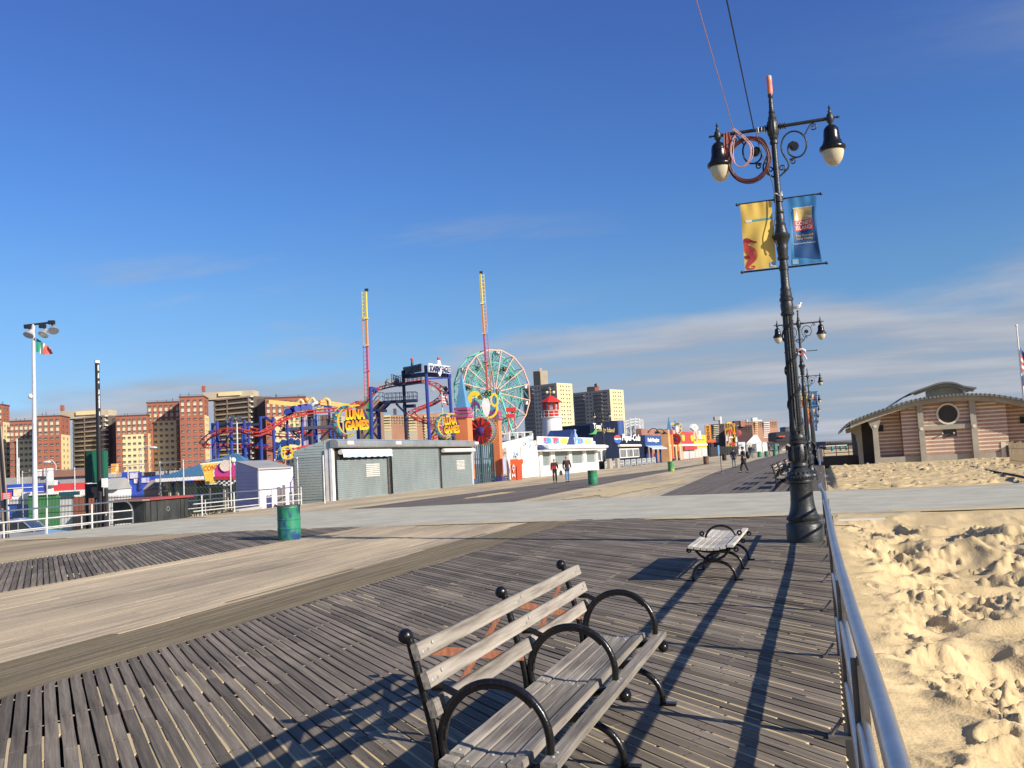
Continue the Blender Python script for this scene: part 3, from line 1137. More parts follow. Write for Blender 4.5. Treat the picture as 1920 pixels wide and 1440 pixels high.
# ---------------------------------------------------------------- steel railing along the sand
def railing_near():
    t = thing('railing', 'bright steel pipe railing in the foreground between planks and sand', 'railing', (0.0, 9.0, 0.0))
    top = catmull([(0.135, -6, 0.93), (0.130, -2, 0.93), (0.122, 1.0, 0.93), (0.113, 2.43, 0.93), (0.096, 3.57, 0.93), (0.074, 4.7, 0.93), (0.043, 6.93, 0.93),
                   (0.025, 9.1, 0.93), (0.004, 12.4, 0.93), (-0.02, 15.2, 0.93), (-0.065, 17.3, 0.935), (-0.085, 18.7, 0.94)], 6)
    b = MB()
    b.tube(top, 0.031, 16)
    obj('top_rail', b, M_steel, t, True)
    ps = [(-4.6), (-2.5), (-0.4), 1.68, 3.76, 5.86, 8.02, 10.2, 12.32, 14.38, 16.45, 18.5]

    def xr(y):
        return 0.02 + (0.09 * max(0, (8 - y) / 8) if y < 8 else 0) - (0.06 * (y - 14) / 4.5 if y > 14 else 0)
    for z in (0.655, 0.305):
        b = MB()
        for i in range(len(ps) - 1):
            b.tube([(xr(ps[i]), ps[i] + 0.03, z), (xr(ps[i + 1]), ps[i + 1] - 0.03, z)], 0.026, 12)
        obj('middle_rail' if z > 0.5 else 'lower_rail', b, M_steel, t, True)
    for y in ps:
        b = MB()
        x = xr(y)
        b.box((x, y, 0.455), (0.012, 0.075, 0.89))
        b.box((x, y, 0.455), (0.055, 0.014, 0.89))
        b.tube([(x - 0.05, y - 0.005, 0.11), (x - 0.12, y, 0.012)], 0.012, 6)
        b.box((x - 0.055, y, 0.008), (0.16, 0.10, 0.014))
        obj('post', b, M_steel2, t)
    b = MB()
    b.sphere((-0.085, 18.72, 0.94), 0.036, 12, 8)
    obj('end_cap', b, M_steel, t, True)


railing_near()


def railing_far():
    t = thing('railing', 'long distant steel railing past the concrete path beside the lamps', 'railing', (-0.15, 60.0, 0.0))
    b = MB()
    pts = [(-0.10 - 0.0030 * (y - 36), y, 0.96) for y in (36.2, 50, 70, 100, 140, 200, 300)]
    b.tube(pts, 0.035, 10)
    obj('top_rail', b, M_steel, t, True)
    for z in (0.66, 0.31):
        b = MB()
        b.tube([(p[0], p[1], z) for p in pts], 0.026, 8)
        obj('middle_rail' if z > 0.5 else 'lower_rail', b, M_steel, t, True)
    y = 36.3
    k = 0
    while y < 130:
        b = MB()
        x = -0.10 - 0.0030 * (y - 36)
        b.box((x, y, 0.47), (0.05, 0.06, 0.93))
        obj('post', b, M_steel2, t)
        y += 2.1 if y < 80 else 4.2
        k += 1


railing_far()


# ---------------------------------------------------------------- twin lamp posts
def spiral(c, r0, r1, a0, turns, n=40, sx=1):
    return [(c[0] + sx * (r0 + (r1 - r0) * k / n) * math.cos(a0 + turns * 2 * math.pi * k / n), c[1],
             c[2] + (r0 + (r1 - r0) * k / n) * math.sin(a0 + turns * 2 * math.pi * k / n)) for k in range(n + 1)]


def scroll_bracket(sx):
    """the wrought scroll below one arm, in the plane y = 0, pole at x = 0"""
    b = MB()

    def P(x, z):
        return (sx * x, 0, z)
    big = (0.36, 7.13)
    # a big spiral that swings up from the pole and coils into a rosette
    pts = catmull([P(0.05, 6.62), P(0.13, 6.68), P(0.215, 6.76), P(0.22, 6.86), P(0.165, 6.98), P(0.125, 7.10), P(0.135, 7.24), P(0.20, 7.36), P(0.31, 7.42), P(0.43, 7.40),
                   P(0.535, 7.30), P(0.565, 7.16), P(0.53, 7.02), P(0.44, 6.94), P(0.34, 6.94), P(0.26, 7.00), P(0.235, 7.09), P(0.26, 7.19), P(0.34, 7.235)], 5)
    b.tube(pts, 0.0165, 8)
    for c, r, a0, tr in (((0.145, 6.79), 0.065, -1.2, 1.35), ((0.255, 6.90), 0.0, 0, 0)):
        if r:
            b.tube([(sx * (c[0] - 0.04 + (r * (1 - 0.75 * k / 24)) * math.cos(a0 + tr * 6.28 * k / 24)), 0, c[1] - 0.02 + (r * (1 - 0.75 * k / 24)) * math.sin(a0 + tr * 6.28 * k / 24)) for k in range(25)], 0.013, 7)
    for (p0, c, r, a0, tr) in ((P(0.44, 6.94), (0.30, 6.865), 0.062, 2.6, -1.3), (P(0.53, 7.30), (0.70, 7.44), 0.075, 2.8, -1.35)):
        sp = [P(c[0] + (r * (1 - 0.78 * k / 24)) * math.cos(a0 + tr * 6.28 * k / 24), c[1] + (r * (1 - 0.78 * k / 24)) * math.sin(a0 + tr * 6.28 * k / 24)) for k in range(25)]
        b.tube([p0] + sp, 0.0125, 7)
    b.cyl(P(0.345, 7.14)[:1] + (-0.022, 7.14), P(0.345, 7.14)[:1] + (0.022, 7.14), 0.085, 16)
    b.cyl((sx * 0.345, -0.032, 7.14), (sx * 0.345, 0.032, 7.14), 0.045, 10)
    return b


def make_lamp(loc):
    t = thing('street_lamp', '-', 'street lamp', loc)
    b = MB()
    b.lathe([(0.315, 0.0), (0.315, 0.30), (0.30, 0.325), (0.262, 0.345), (0.262, 0.36)], 28)
    obj('base_plinth', b, M_iron, t, True, world=False)
    b = MB()
    b.lathe([(0.262, 0.36), (0.285, 0.39), (0.290, 0.43), (0.270, 0.46), (0.250, 0.475), (0.225, 0.56), (0.207, 0.66), (0.198, 0.80), (0.195, 0.98), (0.20, 1.02),
             (0.222, 1.035), (0.228, 1.06), (0.222, 1.085), (0.245, 1.10), (0.250, 1.13)], 28)
    for k in range(28):
        a = 2 * math.pi * k / 28
        b.sphere((0.238 * math.cos(a), 0.238 * math.sin(a), 1.135), 0.026, 6, 4, (1, 1, 0.8))
        b.sphere((0.275 * math.cos(a), 0.275 * math.sin(a), 0.41), 0.026, 6, 4, (0.8, 0.8, 1.1))
    obj('base', b, M_iron, t, True, world=False)
    b = MB()
    b.lathe([(0.246, 1.125), (0.235, 1.16), (0.20, 1.22), (0.150, 1.285), (0.128, 1.31), (0.150, 1.325), (0.153, 1.36), (0.140, 1.385), (0.150, 1.43), (0.163, 1.52), (0.160, 1.60), (0.145, 1.67),
             (0.128, 1.72), (0.160, 1.735), (0.163, 1.77), (0.13, 1.79), (0.142, 1.81), (0.142, 1.86), (0.118, 1.90)], 28)
    for k in range(9):
        a = 2 * math.pi * k / 9
        d = Vector((math.cos(a), math.sin(a), 0))
        q = Vector((-d.y, d.x, 0))
        b.add([d * 0.150 + q * 0.05 + UZ * 1.42, d * 0.150 - q * 0.05 + UZ * 1.42, d * 0.178 + UZ * 1.54, d * 0.150 + UZ * 1.69, d * 0.190 + UZ * 1.70],
              [(0, 1, 2), (0, 2, 3), (1, 3, 2), (3, 2, 4)])
        b.tube([d * 0.168 + UZ * 1.43, d * 0.176 + UZ * 1.53, d * 0.166 + UZ * 1.62, d * 0.175 + UZ * 1.69], [0.020, 0.024, 0.020, 0.010], 5)
    for k in range(18):
        a = 2 * math.pi * (k + 0.5) / 18
        b.sphere((0.205 * math.cos(a), 0.205 * math.sin(a), 1.205), 0.030, 6, 4, (0.7, 0.7, 1.0))
    obj('pedestal', b, M_iron, t, True, world=False)
    b = MB()
    b.lathe([(0.118, 1.90, 1), (0.113, 2.4, 1), (0.106, 3.0, 1), (0.097, 3.7, 1), (0.093, 4.05, 1)], 112, lobes=14, depth=0.16)
    for k in range(7):
        a = 2 * math.pi * k / 7
        d = Vector((math.cos(a), math.sin(a), 0))
        q = Vector((-d.y, d.x, 0))
        b.add([d * 0.122 + q * 0.03 + UZ * 1.90, d * 0.122 - q * 0.03 + UZ * 1.90, d * 0.135 + UZ * 2.02, d * 0.117 + UZ * 2.22], [(0, 1, 2), (0, 2, 3), (1, 3, 2)])
    obj('fluted_shaft', b, M_iron, t, True, world=False)
    b = MB()
    b.lathe([(0.093, 4.04), (0.118, 4.06), (0.122, 4.09), (0.104, 4.12), (0.11, 4.16), (0.116, 4.24), (0.104, 4.30), (0.122, 4.32), (0.124, 4.36), (0.100, 4.39), (0.106, 4.43), (0.090, 4.50), (0.098, 4.52), (0.092, 4.55), (0.078, 4.58),
             (0.074, 4.8), (0.070, 5.06), (0.098, 5.08), (0.104, 5.12), (0.085, 5.15), (0.092, 5.19), (0.098, 5.26), (0.104, 5.29), (0.098, 5.32), (0.108, 5.38), (0.140, 5.46), (0.165, 5.50), (0.168, 5.53),
             (0.12, 5.56), (0.105, 5.62), (0.088, 5.70), (0.098, 5.73), (0.075, 5.76), (0.080, 5.86), (0.068, 5.92), (0.086, 5.95), (0.07, 5.99), (0.062, 6.05), (0.058, 6.3),
             (0.053, 7.0), (0.050, 7.22), (0.072, 7.24), (0.074, 7.28), (0.060, 7.31), (0.078, 7.34), (0.082, 7.38)], 24)
    obj('upper_shaft', b, M_iron, t, True, world=False)
    b = MB()
    b.lathe([(0.082, 7.38), (0.104, 7.42, 1), (0.112, 7.50, 1), (0.112, 7.60, 1), (0.096, 7.66, 1), (0.070, 7.70), (0.078, 7.72), (0.066, 7.76), (0.05, 7.80), (0.062, 7.83), (0.046, 7.87), (0.038, 8.0), (0.042, 8.06),
             (0.030, 8.10), (0.046, 8.13), (0.048, 8.17), (0.036, 8.19), (0.012, 8.20)], 48, lobes=12, depth=0.08)
    obj('hub', b, M_iron, t, True, world=False)
    for sx in (-1, 1):
        b = MB()
        b.tube([(sx * 0.08, 0, 7.55), (sx * 0.96, 0, 7.555)], 0.032, 10)
        for x_, r_ in ((0.13, 0.062), (0.17, 0.05), (0.21, 0.056)):
            b.cyl((sx * (x_ - 0.012), 0, 7.55), (sx * (x_ + 0.012), 0, 7.55), r_, 12)
        b.lathe([(0.03, 7.42), (0.038, 7.46), (0.062, 7.50), (0.066, 7.56), (0.058, 7.62), (0.028, 7.66), (0.032, 7.69), (0.014, 7.72), (0.026, 7.75), (0.008, 7.80)], 12, (sx * 1.0, 0, 0))
        b.tube([(sx * 1.05, 0, 7.56), (sx * 1.10, 0, 7.56), (sx * 1.13, 0, 7.56), (sx * 1.165, 0, 7.56)], [0.026, 0.014, 0.026, 0.012], 8)
        arm = obj('arm', b, M_iron, t, True, world=False)
        obj('scroll', scroll_bracket(sx), M_iron, t, True, world=False)
        b = MB()
        b.lathe([(0.05, 7.43), (0.085, 7.41), (0.125, 7.36), (0.138, 7.28), (0.142, 7.19), (0.158, 7.12), (0.185, 7.065), (0.222, 7.03), (0.232, 7.00), (0.226, 6.97), (0.205, 6.95)], 24, (sx * 1.0, 0, 0))
        b.sphere((sx * 1.0 + 0.15, -0.02, 7.12), 0.018, 6, 4)
        hd = obj('lamp_housing', b, M_blackpaint, t, True, world=False)
        b = MB()
        b.lathe([(0.195, 6.965), (0.192, 6.92), (0.178, 6.85), (0.152, 6.78), (0.110, 6.72), (0.06, 6.685), (0.01, 6.672)], 24, (sx * 1.0, 0, 0))
        obj('lamp_bowl', b, M_globe, hd, True, world=False)
    return t


L_GROUP = 'twin armed black lamp posts along the railing'
lamp = make_lamp((-0.40, 17.5, 0))
lamp['label'] = 'tall nearest black lamp post carrying the yellow and the blue banner'
lamp['group'] = L_GROUP
b = MB()
for z0, z1, tr in ((1.9, 3.9, 3.2),):
    pts = [(0.122 * math.cos(-2 + tr * 6.28 * k / 70), 0.122 * math.sin(-2 + tr * 6.28 * k / 70), z0 + (z1 - z0) * k / 70) for k in range(71)]
    b.tube(pts, 0.012, 6)
    b.tube([(x, y, z + 0.035 + 0.01 * math.sin(k)) for k, (x, y, z) in enumerate(pts)], 0.010, 6)
obj('cable_wrap', b, M_black, lamp, True, world=False)

# banners and their rods
def rods(t, z, x0=-0.74, x1=0.74):
    b = MB()
    b.cyl((x0, 0, z), (x1, 0, z), 0.017, 8)
    for x in (x0, x1):
        b.sphere((x, 0, z), 0.030, 8, 6)
    b.cyl((0, 0, z - 0.05), (0, 0, z + 0.05), 0.085, 14)
    obj('banner_rod', b, M_iron, t, True, world=False)


rods(lamp, 6.20)
rods(lamp, 4.93)


def cloth(x0, x1, z0, z1, seed, amp=0.03, nx=22, nz=40, dx=0.0):
    """a banner with folds: grid in x and z, rippling in y; returns builder and the surface function"""
    def yf(u, v):
        e = math.sin(math.pi * v)
        return -0.02 + amp * e * (math.sin(5.0 * u + 2.2 * v + seed) * 0.6 + math.sin(9 * u - 7 * v + 2 * seed) * 0.35 + 0.6 * math.sin(3.1 * v + seed) * (u - 0.4)) + 0.0035 * math.sin(17 * u + 3 * v + seed) * (v - 0.4) ** 2 * 4

    def P(u, v, off=0.0):
        return Vector((x0 + (x1 - x0) * u + dx * math.sin(math.pi * v) * (0.3 - u), yf(u, v) - off, z0 + (z1 - z0) * v))
    b = MB()
    for off in (0.0, -0.003):
        g = [P(i / nx, j / nz, off) for j in range(nz + 1) for i in range(nx + 1)]
        fs = []
        for j in range(nz):
            for i in range(nx):
                q = (j * (nx + 1) + i, j * (nx + 1) + i + 1, (j + 1) * (nx + 1) + i + 1, (j + 1) * (nx + 1) + i)
                fs.append(q if off == 0 else q[::-1])
        b.add(g, fs)
    return b, P


def drape(P, polys, off, n=6):
    """flat print laid on the cloth: convex polygons in (u, v), fanned and subdivided to follow its folds"""
    b = MB()
    for poly in polys:
        K = len(poly)
        cu, cv = sum(p[0] for p in poly) / K, sum(p[1] for p in poly) / K
        for i in range(K):
            a, c = poly[i], poly[(i + 1) % K]
            idx = {}
            vs, fs = [], []
            for s_ in range(n + 1):
                for q in range(n + 1 - s_):
                    w1, w2 = s_ / n, q / n
                    w0 = 1 - w1 - w2
                    idx[(s_, q)] = len(vs)
                    vs.append(P(cu * w0 + a[0] * w1 + c[0] * w2, cv * w0 + a[1] * w1 + c[1] * w2, off))
            for s_ in range(n):
                for q in range(n - s_):
                    fs.append((idx[(s_, q)], idx[(s_ + 1, q)], idx[(s_, q + 1)]))
                    if s_ + q < n - 1:
                        fs.append((idx[(s_ + 1, q)], idx[(s_ + 1, q + 1)], idx[(s_, q + 1)]))
            b.add(vs, fs)
    return b


def drape_text(P, key, u0, u1, v0, v1, off):
    vs, fs, (x0, x1, y0, y1) = TEXTS[key]
    b = MB()
    b.add([P(u0 + (u1 - u0) * (x - x0) / (x1 - x0), v0 + (v1 - v0) * (y - y0) / (y1 - y0), off + (0.0008 if z > 0 else -0.0004)) for x, y, z in vs], fs)
    return b


M_banY = mat('yellow banner cloth', (0.82, 0.56, 0.115), 0.7, 0, (0.78, 0.51, 0.10), 3.0)
M_banB = mat('blue banner cloth', (0.055, 0.235, 0.47), 0.5, 0, (0.045, 0.20, 0.41), 3.0)
M_navyprint = plain('navy print', (0.022, 0.085, 0.23), 0.55)
M_redprint = plain('red print', (0.62, 0.075, 0.055), 0.6)
M_darkred = plain('deep red print', (0.36, 0.022, 0.028), 0.6)
M_whiteprint = plain('white print', (0.80, 0.78, 0.74), 0.6)
M_goldprint = plain('gold print', (0.62, 0.45, 0.16), 0.6)
M_paleblue = plain('pale blue print', (0.30, 0.52, 0.66), 0.6)
M_tealprint = plain('teal print', (0.10, 0.40, 0.40), 0.6)


def R4(u0, u1, v0, v1):
    return [(u0, v0), (u1, v0), (u1, v1), (u0, v1)]


def banner_yellow(loc):
    t = thing('banner', 'yellow cloth banner with a red seahorse hung left of the nearest lamp post', 'banner', loc)
    bb, P = cloth(-0.685, -0.125, 4.95, 6.185, 1.3, 0.030)
    obj('cloth', bb, M_banY, t, True, world=False)
    # seahorse: crowned head with a long snout, bent neck, belly and a curled tail, built from overlapping convex pieces
    ribs = [(0.10, 0.30, 0.06), (0.09, 0.37, 0.09), (0.16, 0.43, 0.085), (0.22, 0.405, 0.055), (0.31, 0.385, 0.04), (0.40, 0.37, 0.03)]

    def disc(u, v, r):
        return [(u + r * math.cos(a), v + r * 0.45 * math.sin(a)) for a in (2 * math.pi * k / 10 for k in range(10))]

    def run(spine, n=5):
        q = catmull([(s_[0], s_[1], s_[2]) for s_ in spine], n)
        out = []
        for i in range(len(q) - 1):
            a, c = q[i], q[i + 1]
            d = Vector((c.x - a.x, (c.y - a.y) * 2.2))
            if d.length < 1e-6:
                continue
            d.normalize()
            nn = Vector((-d.y, d.x))
            out.append([(max(0.01, a.x + nn.x * a.z), a.y + nn.y * a.z / 2.2), (max(0.01, a.x - nn.x * a.z), a.y - nn.y * a.z / 2.2),
                        (max(0.01, c.x - nn.x * c.z), c.y - nn.y * c.z / 2.2), (max(0.01, c.x + nn.x * c.z), c.y + nn.y * c.z / 2.2)])
        return out
    body = run([(0.16, 0.455, 0.06), (0.10, 0.43, 0.10), (0.06, 0.385, 0.10), (0.10, 0.335, 0.12), (0.22, 0.285, 0.15), (0.30, 0.225, 0.15), (0.27, 0.165, 0.12), (0.17, 0.11, 0.085),
                (0.09, 0.065, 0.06), (0.08, 0.03, 0.045), (0.16, 0.012, 0.035), (0.26, 0.018, 0.03), (0.32, 0.036, 0.026), (0.29, 0.055, 0.022), (0.22, 0.052, 0.018)])
    obj('seahorse_print', drape(P, body, 0.004, 2), M_redprint, t, world=False)
    head = run([(0.04, 0.455, 0.05), (0.14, 0.452, 0.075), (0.24, 0.432, 0.05), (0.36, 0.408, 0.03), (0.44, 0.400, 0.032)]) + run([(0.02, 0.215, 0.02), (0.10, 0.20, 0.06), (0.20, 0.185, 0.03)])
    obj('seahorse_head', drape(P, head, 0.006, 2), M_darkred, t, world=False)
    band = [R4(0.13, 0.34, 0.715, 0.748)]
    obj('faded_words', drape(P, band, 0.004, 4), M_whiteprint, t, world=False)
    band = [R4(0.35, 0.98, 0.722, 0.750)]
    obj('teal_words', drape(P, band, 0.004, 4), M_tealprint, t, world=False)
    obj('corner_mark', drape(P, [R4(0.80, 0.965, 0.012, 0.085)], 0.004, 2), M_paleblue, t, world=False)
    obj('corner_wedge', drape(P, [[(0.82, 0.02), (0.95, 0.02), (0.82, 0.065)]], 0.006, 2), M_whiteprint, t, world=False)
    return t


def banner_blue(loc):
    t = thing('banner', 'blue cloth banner lettered CONEY ISLAND hung right of the nearest lamp post', 'banner', loc)
    bb, P = cloth(0.135, 0.665, 4.95, 6.185, 4.1, 0.050, dx=0.06)
    obj('cloth', bb, M_banB, t, True, world=False)
    obj('navy_panel', drape(P, [[(0.14, 0.12), (0.97, 0.05), (0.93, 0.83), (0.13, 0.80)]], 0.004, 14), M_navyprint, t, world=False)
    obj('picture_panel', drape(P, [R4(0.20, 0.84, 0.655, 0.835)], 0.007, 8), M_goldprint, t, world=False)
    obj('picture_edge', drape(P, [R4(0.18, 0.86, 0.835, 0.846), [(0.22, 0.655), (0.36, 0.655), (0.30, 0.80)], [(0.55, 0.72), (0.82, 0.67), (0.82, 0.70)]], 0.0085, 4), M_whiteprint, t, world=False)
    obj('red_panel', drape(P, [R4(0.20, 0.85, 0.500, 0.655)], 0.007, 8), M_redprint, t, world=False)
    bb = drape_text(P, 'coney', 0.24, 0.81, 0.585, 0.642, 0.011)
    b2 = drape_text(P, 'island', 0.24, 0.81, 0.514, 0.571, 0.011)
    bb.add(b2.v, b2.f)
    obj('lettering', bb, M_whiteprint, t, world=False)
    obj('slogan', drape_text(P, 'one', 0.20, 0.84, 0.355, 0.445, 0.009), M_goldprint, t, world=False)
    obj('address_line', drape_text(P, 'url', 0.10, 0.92, 0.295, 0.322, 0.009), M_whiteprint, t, world=False)
    obj('corner_mark', drape(P, [R4(0.04, 0.24, 0.012, 0.085)], 0.006, 2), M_paleblue, t, world=False)
    return t


by = banner_yellow((-0.40, 17.49, 0))
bbn = banner_blue((-0.40, 17.49, 0))

# bottle of orange glass jammed on the finial
b = MB()
b.lathe([(0.034, 8.16), (0.046, 8.19), (0.050, 8.24), (0.047, 8.40), (0.050, 8.41), (0.050, 8.50), (0.042, 8.53)], 14, (-0.40, 17.5, 0))
M_bottle = mat('sun bleached orange plastic', (0.85, 0.20, 0.09), 0.4, 0, (0.80, 0.28, 0.16), 6.0)
o = one('orange_canister', b, M_bottle, 'orange plastic beacon on top of the nearest lamp post', 'canister', None, True)
# coil of brown cable and hanging pale loops on the left arm
M_cable = mat('brown cable', (0.14, 0.032, 0.020), 0.5, 0, (0.085, 0.022, 0.016), 9.0)
M_cable2 = mat('pink cable', (0.62, 0.33, 0.26), 0.5)
rr = random.Random(4)
b = MB()
for k in range(12):
    cx, cz, rx_, rz_ = -0.86 + rr.uniform(-0.02, 0.02), 6.985 + rr.uniform(-0.02, 0.02), 0.355 + rr.uniform(-0.03, 0.035), 0.40 + rr.uniform(-0.03, 0.03)
    yy = 17.42 + rr.uniform(-0.035, 0.035)
    b.tube([(cx + rx_ * math.cos(a), yy + 0.01 * math.sin(3 * a + k), cz + rz_ * math.sin(a)) for a in (2 * math.pi * q / 44 for q in range(44))], 0.0085, 6, True)
o = one('cable_coil', b, M_cable, 'big coil of brown cable hanging on the left arm of the nearest lamp post', 'cable coil', None, True)
b = MB()
for k in range(10):
    x = -1.24 + rr.uniform(-0.03, 0.06)
    L = rr.uniform(0.42, 0.62)
    y_ = 17.44 + rr.uniform(-0.03, 0.05)
    b.tube(catmull([(x - 0.02, y_, 7.56), (x - 0.035, y_, 7.56 - L * 0.6), (x + 0.02, y_, 7.56 - L), (x + 0.05, y_, 7.56 - L * 0.5), (x + 0.02, y_, 7.57)], 5), 0.0075, 5)
for k in range(4):
    q = rr.uniform(-0.03, 0.03)
    b.tube(catmull([(-1.12 + q, 17.40, 7.62), (-0.93 + q, 17.38, 7.42), (-0.80 + q, 17.38, 7.20), (-0.84 + q, 17.37, 6.98), (-0.98 + q, 17.37, 6.86), (-1.10, 17.37, 6.92), (-1.16 + q, 17.38, 7.12), (-1.13 + q, 17.39, 7.36), (-1.03, 17.41, 7.56)], 6), 0.0075, 5, mi=1)
o = one('cable_bundle', b, [mat('salmon cable', (0.50, 0.12, 0.07), 0.5), M_cable2], 'hank of orange cable with pale loops on the left lamp arm', 'cable', None, True)
b = MB()
for x in (-0.66, -0.60, -0.55):
    b.tube([(x + 0.037 * 0, 17.5 + 0.045 * math.cos(a), 7.55 + 0.055 * math.sin(a) - 0.02) for a in (2 * math.pi * q / 14 for q in range(14))], 0.010, 6, True)
one('cable_tie', b, M_whiteprint, 'white straps tied round the left arm of the nearest lamp post', 'strap', None, True)
b = MB()
b.tube([(0.068 * math.cos(a) - 0.40, 17.5 + 0.068 * math.sin(a), 6.27 + 0.03 * math.sin(2 * a)) for a in (2 * math.pi * q / 16 for q in range(16))], 0.013, 6, True)
b.tube([(-0.36, 17.43, 6.28), (-0.33, 17.42, 6.31)], 0.02, 6)
one('cable_tie', b, M_whiteprint, 'white rag knotted round the lamp shaft just above the banners', 'strap', None, True)
# overhead wires that run back along the row to the lamp behind the viewer
b = MB()
b.tube(catmull([(-1.10, 17.48, 7.63), (-1.10, 10, 7.52), (-1.10, 2, 7.45), (-1.10, -6, 7.50), (-1.10, -12, 7.60)], 6), 0.007, 5)
one('overhead_wire', b, M_cable2, 'thin pink wire strung from the left arm of the nearest lamp', 'wire', None, True)
b = MB()
b.tube(catmull([(-0.74, 17.48, 7.59), (-0.72, 10, 7.50), (-0.72, 2, 7.44), (-0.72, -6, 7.50), (-0.74, -12, 7.60)], 6), 0.011, 5)
b.tube(catmull([(-0.70, 17.42, 7.56), (-0.66, 17.40, 7.2), (-0.58, 17.40, 6.9), (-0.50, 17.41, 6.6), (-0.46, 17.42, 6.28), (-0.47, 17.41, 5.9), (-0.52, 17.38, 5.6), (-0.48, 17.40, 5.3)], 5), 0.008, 5)
one('overhead_wire', b, M_black, 'black wire strung from the nearest lamp post beside the pink one', 'wire', None, True)

# the row goes on
def lamp_copy(y, x, label, rz=0.0, group=L_GROUP):
    return copy_tree(lamp, (x, y, 0), rz, label, group, skip=('cable_wrap',) if y > 20 else ())


lamp_copy(-12.0, -0.40, 'black lamp post standing behind the viewer')
L2 = lamp_copy(46.9, -0.60, 'second black lamp post from the viewer, a gull on its tip')
for ch in list(L2.children):
    if ch.name.startswith('banner_rod') and ch.data.vertices[0].co.z < 5.5:
        bpy.data.objects.remove(ch)
row = [(83.5, 'third black lamp post from the viewer, flying a yellow and a blue banner'), (118, 'fourth black lamp post from the viewer along the railing'),
       (152, 'fifth black lamp post from the viewer along the railing'), (190, 'sixth black lamp post from the viewer along the railing'), (235, 'seventh black lamp post from the viewer along the railing')]
for i, (y, lb) in enumerate(row):
    x = -0.40 - 0.0042 * (y - 17.5)
    lamp_copy(y, x, lb)
    nm = ['third', 'fourth', 'fifth', 'sixth', 'seventh'][i]
    c = copy_tree(bbn, (x, y - 0.01, 0), 0.0, 'small blue banner on the right of the %s lamp post' % nm, 'blue banners along the lamp row')
    c = copy_tree(by, (x, y - 0.01, 0), 0.0, 'small yellow banner on the left of the %s lamp post' % nm if i == 0 else 'small red banner on the left of the %s lamp post' % nm, 'left hand banners along the lamp row')
    if i:
        for ch in c.children:
            if ch.name.startswith('cloth'):
                ch.data = ch.data.copy()
                ch.data.materials[0] = [M_redprint, plain('orange banner cloth', (0.75, 0.24, 0.06), 0.6)][i % 2]
        if i % 2:
            c['label'] = 'small orange banner on the left of the %s lamp post' % nm
bbn['group'] = 'blue banners along the lamp row'
by['group'] = 'left hand banners along the lamp row'
lamp_copy(119.5, -26.9, 'lone black lamp post on the left by the white snack stand', 0.25, 'lamp posts by the shops')

# red life ring cloth on the second post, and the gull
b = MB()
b.tube([(-0.60 + 0.20 * math.cos(a), 46.72, 6.16 + 0.13 * math.sin(a)) for a in (2 * math.pi * q / 18 for q in range(18))], 0.055, 8, True)
b.tube([(-0.50, 46.7, 6.08), (-0.40, 46.7, 5.9), (-0.36, 46.7, 5.78)], 0.04, 6)
one('hanging_rag', b, mat('red white cloth', (0.62, 0.10, 0.08), 0.8, 0, (0.75, 0.70, 0.66), 5.0, 3, (1, 1, 1), 0.48, 0.52), 'red and white rag knotted round the second lamp post', 'rag', None, True)


def gull(loc):
    t = thing('gull', 'white gull with grey wings perched on the second lamp post', 'gull', loc)
    b = MB()
    b.tube([(-0.30, 0, 0.09), (-0.20, 0, 0.115), (-0.08, 0, 0.15), (0.04, 0, 0.185), (0.12, 0, 0.235), (0.15, 0, 0.30), (0.17, 0, 0.345), (0.205, 0, 0.345), (0.225, 0, 0.335)],
           [0.010, 0.040, 0.088, 0.100, 0.075, 0.050, 0.052, 0.035, 0.012], 12)
    obj('body', b, M_whitepaint, t, True, world=False)
    for sy in (-1, 1):
        b = MB()
        b.tube([(0.08, sy * 0.075, 0.21), (-0.06, sy * 0.095, 0.19), (-0.20, sy * 0.07, 0.14), (-0.40, sy * 0.02, 0.085)], [0.03, 0.055, 0.04, 0.006], 8)
        obj('wing', b, plain('gull grey', (0.33, 0.34, 0.36), 0.7), t, True, world=False)
        b = MB()
        b.tube([(0.0, sy * 0.035, 0.10), (0.0, sy * 0.035, 0.0)], 0.008, 5)
        b.box((0.02, sy * 0.035, 0.004), (0.06, 0.035, 0.008))
        obj('leg', b, plain('gull pink', (0.55, 0.28, 0.22), 0.6), t, world=False)
    b = MB()
    b.tube([(0.215, 0, 0.342), (0.245, 0, 0.335), (0.268, 0, 0.322)], [0.016, 0.012, 0.003], 6)
    obj('beak', b, M_yellow, t, True, world=False)
    return t


gull((-0.60, 46.9, 8.20))


# ---------------------------------------------------------------- benches with hoop arms
def hoop(b, cx, cz, rx, rz, y, a0, a1, r=0.016, w=0.022, n=30):
    pts = [Vector((cx + rx * math.cos(a0 + (a1 - a0) * k / n), y, cz + rz * math.sin(a0 + (a1 - a0) * k / n))) for k in range(n + 1)]
    b.tube(pts, r, 10)


